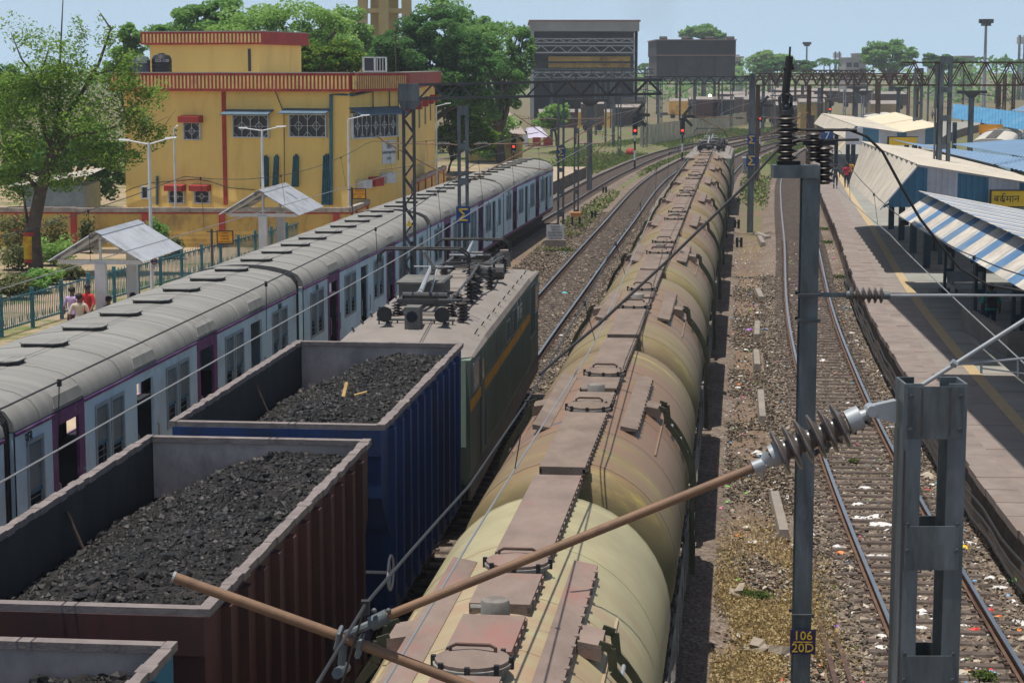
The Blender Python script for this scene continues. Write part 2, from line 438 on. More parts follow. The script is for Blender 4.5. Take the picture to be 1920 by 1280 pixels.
for y in list(np.arange(9, 110, 3.1)):
    p, q = PE(y, 2.1), PE(y, 9); b.bar(Vector((p.x, p.y, 1.002)), Vector((q.x, q.y, 1.002)), .025, .008)
    p, q = PE(y + 1, .62), PE(y + 1, 1.74); b.bar(Vector((p.x, p.y, 1.0085)), Vector((q.x, q.y, 1.0085)), .02, .008)
tag(b.build('platform_joints', jm), kind='structure')
# cables hung along the platform wall
for k in range(3):
    b = MB(); b.tube([off(XR, y, 1.78 - .04 * k, .55 - .16 * k + .05 * math.sin(y * 1.3 + k)) for y in np.arange(10, 90, 1.1)], .03, 6)
    tag(b.build('trackside_cable', blackrub), ['black cable slung along the platform wall, uppermost of three', 'black cable slung along the platform wall, middle of three', 'black cable slung along the platform wall, lowest of three'][k], 'cable', 'cables on the platform wall')
# low island beyond the passenger train
pml = mat('old_platform_paving', (.36, .28, .2), .9, 0, .25, .8, .1, 20, (.3, .25, .19), .4, .5)
plat('platform_left', XE, -1.9, -8.4, -.14, .9, pml, list(np.arange(20, 180, 4.0)))
b = MB(); yl = list(np.arange(10, 192, 8.0)); strip([(off(XE, y, -8.35).x - 200, y) for y in yl], [off(XE, y, -8.35) for y in yl], .82, b)
b2 = [off(XE, y, -8.35) for y in yl]; n = len(yl)
b.add([(p.x, p.y, .82) for p in b2] + [(p.x, p.y, -.2) for p in b2], [(i, n + i, n + i + 1, i + 1) for i in range(n - 1)])
tag(b.build('ground_yard', lm_), kind='structure')
# ---------------------------------------------------------------- loose lumps (stones, coal)
CUBE = np.array([[-1, -1, -1], [1, -1, -1], [1, 1, -1], [-1, 1, -1], [-1, -1, 1], [1, -1, 1], [1, 1, 1], [-1, 1, 1]], float)
CF = np.array([[3, 2, 1, 0], [4, 5, 6, 7], [0, 1, 5, 4], [1, 2, 6, 5], [2, 3, 7, 6], [3, 0, 4, 7]])
ICOV = np.array([(0, 0, -1), (.72, -.53, -.45), (-.28, -.85, -.45), (-.89, 0, -.45), (-.28, .85, -.45), (.72, .53, -.45), (.28, -.85, .45), (-.72, -.53, .45), (-.72, .53, .45), (.28, .85, .45), (.89, 0, .45), (0, 0, 1)])
ICOQ = np.array([(0, 1, 2), (1, 0, 5), (0, 2, 3), (0, 3, 4), (0, 4, 5), (1, 5, 10), (2, 1, 6), (3, 2, 7), (4, 3, 8), (5, 4, 9), (1, 10, 6), (2, 6, 7), (3, 7, 8), (4, 8, 9), (5, 9, 10), (6, 10, 11), (7, 6, 11), (8, 7, 11), (9, 8, 11), (10, 9, 11)])
def lumps(pos, size, flat=.7, jit=.38, ico=False):
    base_, fc = (ICOV * .9, ICOQ) if ico else (CUBE * .6, CF); nv = len(base_)
    n = len(pos); V = base_[None] + RNG.uniform(-jit, jit, (n, nv, 3))
    sc = size[:, None] * RNG.uniform(.6, 1.2, (n, 3)); sc[:, 2] *= flat
    V = V * sc[:, None]
    a = RNG.uniform(0, 2 * np.pi, n); c, s = np.cos(a), np.sin(a)
    tilt = RNG.uniform(-.6, .6, n); ct, st = np.cos(tilt), np.sin(tilt)
    x, y, z = V[..., 0], V[..., 1], V[..., 2]
    y, z = y * ct[:, None] - z * st[:, None], y * st[:, None] + z * ct[:, None]
    V = np.stack([x * c[:, None] - y * s[:, None], x * s[:, None] + y * c[:, None], z], -1) + pos[:, None]
    F = (fc[None] + nv * np.arange(n)[:, None, None]).reshape(-1, fc.shape[1])
    return V.reshape(-1, 3), F
# ---------------------------------------------------------------- lettering
def text(name, s, size, m, parent, loc, rot, align='CENTER', ext=.004, sx=1.0):
    cu = bpy.data.curves.new(name, 'FONT'); cu.body = s; cu.size = size; cu.align_x = align; cu.align_y = 'CENTER'; cu.extrude = ext; cu.resolution_u = 2
    o = bpy.data.objects.new(name, cu); COL.objects.link(o)
    dg = bpy.context.evaluated_depsgraph_get()
    me = bpy.data.meshes.new_from_object(o.evaluated_get(dg))
    bpy.data.objects.remove(o); me.name = name; me.materials.clear(); me.materials.append(m)
    q = link(name, me, parent, loc); q.rotation_euler = rot; q.scale = (sx, 1, 1); return q
FACE_CAM = (math.pi / 2, 0, 0); FACE_R = (math.pi / 2, 0, math.pi / 2)

# ---------------------------------------------------------------- passenger train
emu_w = mat('coach_pale_blue', (.56, .79, .92), .5, 0, .10, 1.2, .05, 10, (.42, .50, .55), .35, .8, (1, .6, .5))
emu_p = mat('coach_purple', (.15, .035, .165), .55, 0, .25, 2, 0, 1, (.25, .16, .24), .4, 2)
emu_r = mat('coach_roof_grey', (.225, .22, .205), .75, 0, .22, .8, .08, 8, (.175, .168, .152), .5, .8, (.3, 3.5, .3))
emu_i = mat('coach_interior', (.02, .022, .025), .9, 0, .2, 2)
emu_f = mat('window_trim', (.30, .38, .43), .45, .2, .2, 2)
shut = mat('window_shutter', (.16, .215, .245), .5, 0, .2, 2, 0, 1, (.14, .15, .15), .3, 2)
blue_t = mat('window_blue_trim', (.02, .14, .25), .5, 0, .2, 2)
ventm = mat('roof_vent_dark', (.03, .03, .03), .8, 0, .3, 4)
bogie_m = mat('bogie_grime', (.035, .03, .028), .9, 0, .4, 4)
HW = 1.62; ZB, ZT = .95, 3.32
def holed_wall(b, x, rects, ylo, yhi, z0, z1, mfun, th=.05):
    ys = sorted({ylo, yhi, *[r[0] for r in rects], *[r[1] for r in rects], *[c for r in rects if r[4] for c in (r[0] - .3, r[1] + .3)]})
    zs = sorted({z0, z1, z0 + .12, *[r[2] for r in rects], *[r[3] for r in rects]})
    xi = x - th * (1 if x > 0 else -1)
    for y0, y1 in zip(ys, ys[1:]):
        for z0_, z1_ in zip(zs, zs[1:]):
            cy, cz = (y0 + y1) / 2, (z0_ + z1_) / 2
            if any(r[0] < cy < r[1] and r[2] < cz < r[3] for r in rects): continue
            b.add([(x, y0, z0_), (x, y1, z0_), (x, y1, z1_), (x, y0, z1_)], [(0, 1, 2, 3)], mfun(cy, cz))
            b.add([(xi, y0, z0_), (xi, y1, z0_), (xi, y1, z1_), (xi, y0, z1_)], [(3, 2, 1, 0)], 3)
    for r in rects:
        p = [(r[0], r[2]), (r[1], r[2]), (r[1], r[3]), (r[0], r[3])]
        for (a, c), (d, e) in zip(p, p[1:] + p[:1]):
            b.add([(x, a, c), (x, d, e), (xi, d, e), (xi, a, c)], [(0, 1, 2, 3)], mfun(r[0], r[2]))
ROOFP = [(HW + .01, 3.34), (1.6, 3.5), (1.47, 3.68), (1.2, 3.81), (.8, 3.9), (.4, 3.945), (0, 3.96)]
ROOFP = ROOFP + [(-x, z) for x, z in ROOFP[-2::-1]]
def roof_loft(b, ya, yb, prof, m=0, k=1):
    n = len(prof); ys = np.linspace(ya, yb, k + 1); o = len(b.v)
    for y in ys: b.v += [(x, y, z) for x, z in prof]
    for i in range(k):
        for j in range(n - 1):
            b.f.append((o + i * n + j, o + i * n + j + 1, o + (i + 1) * n + j + 1, o + (i + 1) * n + j)); b.m.append(m)
    b.f.append(tuple(o + j for j in range(n))); b.f.append(tuple(o + k * n + j for j in reversed(range(n)))); b.m += [m, m]
def bogie(parent, y, wb=1.25, name='bogie'):
    b = MB()
    for s in (-1, 1):
        b.box(s * 1.05 - .08, s * 1.05 + .08, y - wb - .4, y + wb + .4, .5, .72)
        for q in (-1, 1): b.box(s * 1.05 - .12, s * 1.05 + .12, y + q * wb - .18, y + q * wb + .18, .42, .8)
        b.box(s * 1.05 - .12, s * 1.05 + .12, y - .35, y + .35, .35, .62)
    b.box(-1, 1, y - .15, y + .15, .5, .75)
    o = b.build(name, bogie_m, parent)
    for q in (-1, 1):
        w = MB()
        for s in (-1, 1): w.lathe([(.0, -.07), (.46, -.07), (.46, .07), (.0, .07)], (s * .87, y + q * wb, .62), (1, 0, 0), 16)
        w.tube([(-.8, y + q * wb, .62), (.8, y + q * wb, .62)], .08, 8)
        w.build('wheelset', [rustst], o, 35)
def make_coach(label, L, lay, texts=(), front=False):
    t = thing('passenger_coach', label, 'coach', (0, 0, 0), 0, 'coaches of the grey roofed passenger train')
    h = L / 2; yl, yh = -h + .35, h - .35; rects = []; wins = []; doors = []
    for kind, o in lay:
        y = -h + o
        if kind in 'W':
            for q in (-.48, .48): wins.append((y + q - .385, y + q + .385, 1.78, 3.04, False))
        elif kind == 'w': wins.append((y - .385, y + .385, 1.78, 3.04, False))
        else: doors.append((y - .6, y + .6, 1.08, 3.06, kind == 'P'))
    rects = wins + doors
    def mf(y, z):
        if z > 3.2: return 1
        if z < 1.12: return 1
        return 1 if any(d[4] and d[0] - .31 < y < d[1] + .31 for d in doors) else 0
    b = MB()
    rr = [(a, c, d, e, f) for a, c, d, e, f in rects]
    for x in (HW, -HW): holed_wall(b, x, rr, yl, yh, ZB, ZT, mf)
    for y in (yl, yh): b.box(-HW + .03, HW - .03, y - .02, y + .02, ZB, ZT, 0)
    b.box(-HW + .06, HW - .06, yl + .02, yh - .02, .9, 1.06, 3)
    b.build('body', [emu_w, emu_p, emu_p, emu_i], t)
    b = MB()            # purple cant rail
    for s in (-1, 1): b.box(s * HW - .02, s * HW + .03, yl, yh, 3.255, 3.31)
    b.build('cant_rail', emu_p, t)
    b = MB(); roof_loft(b, yl - .03, yh + .03, ROOFP, 0, 10)
    for y in np.arange(yl + 1.2, yh, 2.35): roof_loft(b, y - .02, y + .02, [(x * 1.006, 3.33 + (z - 3.33) * 1.012) for x, z in ROOFP], 0)
    r = b.build('roof', emu_r, t, 40)
    for i, o in enumerate(np.arange(1.5, L - .8, 2.5)):      # roof ventilators
        y = -h + o; v = MB(); p = [(-.42, -.2), (-.3, -.36), (.3, -.36), (.42, -.2), (.42, .2), (.3, .36), (-.3, .36), (-.42, .2)]
        v.prism([(x, y + q, 3.93) for x, q in p], (0, 0, .085)); vb = v.build('roof_vent', ventm, r)
        v = MB(); v.prism([(x * 1.06, y + q * 1.06, 4.015) for x, q in p], (0, 0, .02)); v.build('vent_lid', emu_r, vb)
    for d in doors:                                         # rain hoods over the doors
        for s in (-1, 1):
            v = MB(); v.hexa([(s * 1.64, d[0] - .2, 3.40), (s * 1.64, d[1] + .2, 3.40), (s * 1.55, d[1] + .2, 3.44), (s * 1.55, d[0] - .2, 3.44)][::s],
                   [(s * 1.575, d[0] - .12, 3.60), (s * 1.575, d[1] + .12, 3.60), (s * 1.49, d[1] + .12, 3.67), (s * 1.49, d[0] - .12, 3.67)][::s])
            v.build('rain_hood', emu_r, t)
    for a, c, z0, z1, f in wins:
      for s in (-1, 1):
        fr = MB(); x = HW; q = .035
        for (ya, yb, za, zb) in ((a - q, a + q, z0 - q, z1 + q), (c - q, c + q, z0 - q, z1 + q), (a + q, c - q, z0 - q, z0 + q), (a + q, c - q, z1 - q, z1 + q)):
            fr.box(s * x - .02, s * x + .025, ya, yb, za, zb)
        fo = fr.build('window', emu_f, t)
        sh = MB(); zm = z0 + (z1 - z0) * random.choice([.38, .38, .42, .30])
        sh.box(s * (x - .03) - .008, s * (x - .03) + .008, a + .02, c - .02, zm, z1 - .02, 0)
        sh.box(s * (x - .025) - .012, s * (x - .025) + .012, a + .02, c - .02, zm - .06, zm, 1)
        sh.box(s * (x - .025) - .012, s * (x - .025) + .012, a + .02, c - .02, z1 - .09, z1 - .03, 1)
        sh.build('shutter', [shut, blue_t], fo)
        sh = MB()
        for k in range(3):
            zz = z0 + .1 + k * .13
            sh.bar((s * (x - .04), a, zz), (s * (x - .04), c, zz), .012, .012)
        sh.build('window_bars', steel_l, fo)
    for d in doors:
        for s in (-1, 1):
            v = MB()
            v.box(s * HW - .04, s * HW + .02, d[1] - .09, d[1] - .02, d[2], d[3], 0)       # edge of the slid-back door
            v.build('door_edge', emu_p if d[4] else emu_w, t)
            for yg in (d[0] - .1, d[1] + .1):
                v = MB(); v.tube([(s * (HW + .03), yg, 1.5), (s * (HW + .06), yg, 1.55), (s * (HW + .06), yg, 2.0), (s * (HW + .03), yg, 2.05)], .015, 6); v.build('grab_handle', steel_l, t)
        pole = MB(); pole.tube([(.7, (d[0] + d[1]) / 2, 1.06), (.7, (d[0] + d[1]) / 2, 3.3)], .02, 6); pole.build('grab_pole', steel_l, t)
    b = MB(); b.box(-1.35, 1.35, yl + 3.4, yh - 3.4, .45, .93); b.box(-1.5, 1.5, yl, yh, .8, .94)
    b.build('underframe', bogie_m, t); bogie(t, -h + 3.2); bogie(t, h - 3.2)
    b = MB(); e = [(x * .97, .2 + z * .955) for x, z in ROOFP] 
    prof = [(e[0][0], .95)] + e + [(e[-1][0], .95)]
    for y in np.linspace(h - .33, h + .3, 8): roof_loft(b, y, y + .05, [(x * (1 if int(y * 20) % 2 else .97), z) for x, z in prof])
    if not front: b.build('gangway_bellows', blackrub, t)
    for s, o, z, sz in texts:
        text('number', s, sz, black, t, (HW + .012, -h + o, z), FACE_R, sx=.85)
    return t
lay1 = [('w', 1.3), ('P', 3.1), ('W', 5.5), ('D', 7.9), ('W', 10.3), ('P', 12.8), ('W', 15.3), ('D', 17.6), ('W', 20.2)]
lay2 = [('W', 2.1), ('P', 4.5), ('W', 7.0), ('D', 9.4), ('W', 11.9), ('P', 14.3), ('W', 16.8), ('D', 18.9), ('w', 20.8)]
ck = [(11.0, 33.0), (33.0, 55.6), (55.6, 78.4), (78.4, 101.0), (101.0, 122.5)]
clab = ['grey roofed coach nearest the camera, only its roof end in view', 'pale blue and purple coach beside the brown coal wagon, second from the camera',
        'pale blue and purple coach beside the green locomotive', 'coach behind the lattice mast, between two black bellows', 'last coach of the passenger train, before the bare track']
cA = make_coach(clab[1], 22.6, lay1, [('पूER', 1.0, 3.13, .26), ('151A2', 20.2, 3.14, .2)])
cB = make_coach(clab[2], 22.6, lay2, [('151A', 2.1, 3.14, .2), ('ER', 16.8, 3.14, .2)])
for i, (a, c) in enumerate(ck):
    l, r = place(XE, a, c)
    if i == 1: cA.location = l; cA.rotation_euler = (0, 0, r)
    elif i == 2: cB.location = l; cB.rotation_euler = (0, 0, r)
    else: dup(cA if i == 0 else cB, l, r, clab[i])

# ---------------------------------------------------------------- coal wagons
rimdust = mat('dusty_rim', (.19, .16, .152), .9, 0, .2, 3, .2, 30, (.13, .11, .105), .5, 5)
inner_lit = mat('wagon_inner_dust_lit', (.52, .43, .40), .9, 0, .3, 1.6, .3, 12, (.26, .23, .225), .45, 1.2, (1, 1, .6))  # dusty end wall lining, its pale colour stands in for sunlight
coal_m = bpy.data.materials.new('coal'); coal_m.use_nodes = True
def _coal():
    t = coal_m.node_tree; N = t.nodes.new; L = t.links.new; b = t.nodes['Principled BSDF']
    ge = N('ShaderNodeNewGeometry'); cr = N('ShaderNodeValToRGB'); e = cr.color_ramp.elements
    e[0].color = (.006, .006, .006, 1); e[1].color = (.10, .09, .083, 1); k = e.new(.94); k.color = (.015, .014, .0135, 1)
    L(ge.outputs['Random Per Island'], cr.inputs[0]); L(cr.outputs[0], b.inputs['Base Color']); b.inputs['Roughness'].default_value = .6; b.inputs['Specular IOR Level'].default_value = .35
_coal()
coalf = mat('coal_fines', (.014, .013, .0125), .9, 0, .5, 7, 1.0, 45, (.048, .042, .04), .4, 2)
wood_y = mat('split_wood', (.55, .36, .14), .8, 0, .2, 6)
def make_wagon(label, L, col, names):
    t = thing('coal_wagon', label, 'coal wagon', (0, 0, 0), 0, 'loaded coal wagons')
    h = L / 2; Wd = 1.6; z0, z1 = 1.25, 4.2
    m, m2 = col
    for s in (-1, 1):
        b = MB(); b.prism([(s * 1.54 - .02, q, z) for q, z in ((-h + .02, z1 - .02), (-h + .02, 3.15), (-h + .62, 2.5), (-h + .62, z0), (h - .62, z0), (h - .62, 2.5), (h - .02, 3.15), (h - .02, z1 - .02))], (.04, 0, 0))
        o = b.build('side_wall', [m], t)
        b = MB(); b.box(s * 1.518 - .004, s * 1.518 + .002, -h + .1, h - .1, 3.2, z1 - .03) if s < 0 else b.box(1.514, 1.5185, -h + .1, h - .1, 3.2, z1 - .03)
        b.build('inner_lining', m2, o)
        n = 11
        for k in range(n):
            y = -h + .8 + (L - 1.6) * k / (n - 1); r = MB(); x = s * 1.56
            zl = z0 if 1 < k < n - 2 else z0 + .0
            r.prism([(x, y - .13, zl), (x + s * .09, y - .085, zl), (x + s * .09, y + .085, zl), (x, y + .13, zl)], (0, 0, z1 - .12 - zl)); r.build('side_rib', m, o)
        b = MB(); b.box(s * 1.56, s * 1.60, -h + .5, h - .5, z0 - .06, z0 + .12); b.build('side_sill', m, o)
    for s in (-1, 1):
        b = MB(); y = s * (h - .05)
        b.box(-1.52, 1.52, y - .03, y + .03, 3.15, z1 - .02, 0); yi_ = s * (h - .62); b.hexa([(-1.52, yi_, 2.5), (1.52, yi_, 2.5), (1.52, yi_ - s * .05, 2.5), (-1.52, yi_ - s * .05, 2.5)], [(-1.52, y + s * .03, 3.15), (1.52, y + s * .03, 3.15), (1.52, y - s * .03, 3.15), (-1.52, y - s * .03, 3.15)]); b.box(-1.52, 1.52, min(yi_, yi_ - s * .05), max(yi_, yi_ - s * .05), z0, 2.5)
        q = s * .03
        b.box(-1.56, 1.56, min(y + q, y + q + s * .03), max(y + q, y + q + s * .03), z1 - .42, z1 - .03, 0)
        for x in (-.9, 0, .9): b.box(x - .06, x + .06, min(yi_, yi_ + s * .09), max(yi_, yi_ + s * .09), z0, 2.5, 0)
        o = b.build('end_wall', [m], t)
        b = MB(); yi = s * (h - .084); b.box(-1.51, 1.51, yi - .003, yi + .003, 3.15, z1 - .03); b.build('inner_lining', inner_lit, o)
    b = MB(); ws = .062      # top flange all round, dented
    for s in (-1, 1):
        ys = np.linspace(-h, h, 40); pr = 0
        for ya, yb in zip(ys, ys[1:]):
            w0 = ws + random.choice([0, 0, 0, .015, -.012]); b.box(s * 1.56 - w0, s * 1.56 + w0, ya, yb, z1 - .03, z1 + .05 + random.uniform(-.004, .004))
        b.box(-1.5, 1.5, min(s * h, s * (h - .14)), max(s * h, s * (h - .14)), z1 - .03, z1 + .045)
    b.build('top_rim', rimdust, t)
    b = MB(); b.box(-1.5, 1.5, -h + .1, h - .1, z0 - .1, z0); b.box(-.3, .3, -h - .35, h + .35, .85, 1.15)
    b.box(-1.35, 1.35, -h + .02, -h + .25, .9, 1.25); b.box(-1.35, 1.35, h - .25, h - .02, .9, 1.25)
    for s in (-1, 1): b.tube([(0, s * (h + .3), .98), (0, s * (h + .7), .98)], .14, 8)
    b.build('underframe', m, t)
    for s in (-1, 1):
        b = MB(); b.bar((-1.5, 0, 3.1 + .9), (-1.25, 0, 2.1), .05, .05); 
    b = MB(); b.bar((-1.5, .6, 4.0), (-.75, .6, 2.2), .06, .02); b.build('inner_stay', rustst, t)
    bogie(t, -h + 1.7, 1.0); bogie(t, h - 1.7, 1.0)
    b = MB(); wy = -h + .36
    b.tube([(1.63, wy + .26 * math.cos(a), 1.95 + .26 * math.sin(a)) for a in np.linspace(0, 2 * math.pi, 17)], .018, 6, caps=False)
    for a in (0, 2.09, 4.19): b.bar((1.63, wy, 1.95), (1.63, wy + .26 * math.cos(a), 1.95 + .26 * math.sin(a)), .02, .02)
    b.tube([(1.2, wy, 1.95), (1.65, wy, 1.95)], .025, 6); b.build('brake_wheel', white_p, t)
    return t
brown_w = mat('wagon_brown', (.075, .025, .023), .75, 0, .35, 1.5, .1, 15, (.045, .020, .018), .45, 1.2, (1, 1, .3))
blue_w = mat('wagon_blue', (.009, .036, .135), .7, 0, .3, 1.5, .1, 15, (.022, .028, .045), .45, 1.2, (1, 1, .3))
teal_w = mat('wagon_teal', (.02, .15, .25), .7, 0, .3, 1.5, .1, 15, (.03, .06, .09), .45, 1.2, (1, 1, .3))
inner_shade = mat('wagon_inner_shaded', (.034, .033, .036), .9, 0, .3, 1.2, .15, 10, (.06, .055, .054), .3, 1.5, (1, 1, .4))  # side wall lining, shade put into its dark colour
wag = [(8.6, 17.85, teal_w, 'teal coal wagon cut off by the bottom of the photo, nearest the camera', .30),
       (18.9, 27.9, brown_w, 'maroon brown coal wagon heaped with coal', .0), (28.95, 37.9, blue_w, 'dark blue coal wagon coupled to the green locomotive', .03)]
def heap(x, y, h, k):
    t = (x + 1.5) / 3; f = (y + h) / (2 * h)
    z = np.interp(t, [0, .18, .38, .6, .85, 1], [3.42, 3.62, 3.9, 4.06, 4.1, 4.08])
    z += .10 * math.exp(-((t - .6) ** 2) / .08) * math.sin(f * 8 + 3 * k) - .12 * max(0, f - .75) / .25
    if f < .15: z = z * (f / .15) + (3.95 + .1 * t) * (1 - f / .15)
    return min(z - k, 4.24)
for i, (a, c, m, lab, drop) in enumerate(wag):
    l, r = place(XG, a, c); t = make_wagon(lab, c - a, (m, inner_shade), i); t.location = l; t.rotation_euler = (0, 0, r)
    h = (c - a) / 2 - .1; nx, ny = 70, 200
    if i == 0: hf = lambda x, y: heap(x, y, h, .08) - .5 * (1 - (x + 1.5) / 3) ** 2
    else: hf = lambda x, y: heap(x, y, h, drop)
    V = np.array([(-1.5 + 3 * p / nx, -h + 2 * h * q / ny, hf(-1.5 + 3 * p / nx, -h + 2 * h * q / ny)) for q in range(ny + 1) for p in range(nx + 1)])
    V[:, 2] += RNG.normal(0, .016, len(V))
    F = np.array([[q * (nx + 1) + p, q * (nx + 1) + p + 1, (q + 1) * (nx + 1) + p + 1, (q + 1) * (nx + 1) + p] for q in range(ny) for p in range(nx)])
    n = 17000 if i else 8000
    px = RNG.uniform(-1.47, 1.47, n); py = RNG.uniform(-h + .03, h - .03, n); sz = .007 + .042 * RNG.random(n) ** 6
    big = RNG.random(n) < .012; sz[big] = RNG.uniform(.045, .085, big.sum())
    ps = np.array([(x, y, hf(x, y) + s_ * .15) for x, y, s_ in zip(px, py, sz)])
    V2, F2 = lumps(ps, sz * 1.25, .85, .16, True)
    F = np.vstack([F[:, [0, 1, 2]], F[:, [0, 2, 3]]])
    o = npmesh('coal_load', np.vstack([V, V2]), np.vstack([F, F2 + len(V)]), [coalf, coal_m], None, [0] * len(F) + [1] * len(F2), False, l)
    o.rotation_euler = (0, 0, r)
    tag(o, ['black coal lumps lying low in the teal wagon', 'black coal heaped in the maroon brown wagon', 'black coal heaped in the dark blue wagon with yellow wood on it'][i], 'coal', None, 'stuff')
    if i == 2:
        mw = Matrix.Translation(l) @ Matrix.Rotation(r, 4, 'Z')
        for k, (x, y, dx, dy, z, ln, lb) in enumerate([(.42, -1.4, .04, .1, 4.22, .3, 'yellow split wood stick standing on the coal in the blue wagon'), (.56, -1.2, .2, .06, 4.13, .6, 'flat wood scrap lying on the coal beside the yellow stick')]):
            zz = hf(x, y) + .08; b = MB(); p = mw @ Vector((x, y, zz)); q = mw @ Vector((x + dx, y + dy, zz + (.22 if k == 0 else .05)))
            b.bar(p - p, q - p, .06, .03); tag(b.build('wood_piece', wood_y, None, 0, p), lb, 'wood')

# ---------------------------------------------------------------- electric locomotives
loco_g = mat('loco_green', (.125, .175, .14), .65, 0, .25, 1.2, .05, 10, (.15, .145, .12), .4, .9, (1, .5, .5))
loco_o = mat('loco_orange', (.58, .28, .03), .6, 0, .2, 2)
loco_r = mat('loco_roof', (.21, .185, .165), .85, 0, .2, 1.1, .15, 12, (.21, .185, .17), .5, .9)
loco_u = mat('loco_skirt', (.13, .125, .115), .8, 0, .3, 2)
def insul(mb, p, q, r, n, m=0, core=.45):
    p = Vector(p); q = Vector(q); L = (q - p).length; ax = q - p; pr = [(r * core, 0)]
    for k in range(n):
        a = L * (k + .15) / n; e = L / n
        pr += [(r * core, a), (r, a + e * .30), (r * .96, a + e * .40), (r * core, a + e * .72)]
    pr += [(r * core, L)]
    mb.lathe(pr, p, ax, 12, m)
def pantograph(t, y, flip=1, up=.55):
    f = flip
    b = MB()
    for x in (-.55, .55): b.bar((x, y - .9, 4.32), (x, y + .9, 4.32), .09, .07)
    for q in (-.85, .85): b.bar((-.55, y + q, 4.32), (.55, y + q, 4.32), .09, .07)
    b.tube([(-.5, y - f * .6, 4.42), (.5, y - f * .6, 4.42)], .07, 8); b.tube([(-.2, y - f * .6, 4.42), (-.2, y + f * .4, 4.46)], .05, 8)
    po = b.build('pantograph_base', steel_d, t)
    b = MB()
    for x in (-.6, .6):
        for q in (-.8, .8): b = MB(); insul(b, (x, y + q, 3.98), (x, y + q, 4.30), .13, 5); b.build('insulator', porcelain_d, po, 35)
    b = MB(); k = Vector((0, y + f * .9, 4.32 + up * .55)); e = Vector((0, y - f * .75, 4.35 + up))
    b.tube([(-.12, y - f * .6, 4.45), k - Vector((.05, 0, 0))], [.06, .045], 8); b.tube([(.1, y - f * .45, 4.42), k + Vector((.08, 0, -.06))], .022, 6)
    b.tube([k, e], [.045, .03], 8, 0); b.tube([k + Vector((0, 0, -.05)), e + Vector((0, 0, -.1))], .015, 6)
    b.tube([(-.45, k.y, k.z), (.45, k.y, k.z)], .02, 6)
    b.build('pantograph_arm', steel_l, po, 35)
    b = MB()
    for q in (-.2, .2):
        pts = [(-1.02, e.y + q, e.z - .28), (-.98, e.y + q, e.z - .08), (-.82, e.y + q, e.z + .04), (0, e.y + q, e.z + .05), (.82, e.y + q, e.z + .04), (.98, e.y + q, e.z - .08), (1.02, e.y + q, e.z - .28)]
        b.tube(pts, .026, 6)
    for x in (-.4, .4): b.bar((x, e.y - .2, e.z + .02), (x, e.y + .2, e.z + .02), .03, .03)
    b.build('pan_head', black, po)
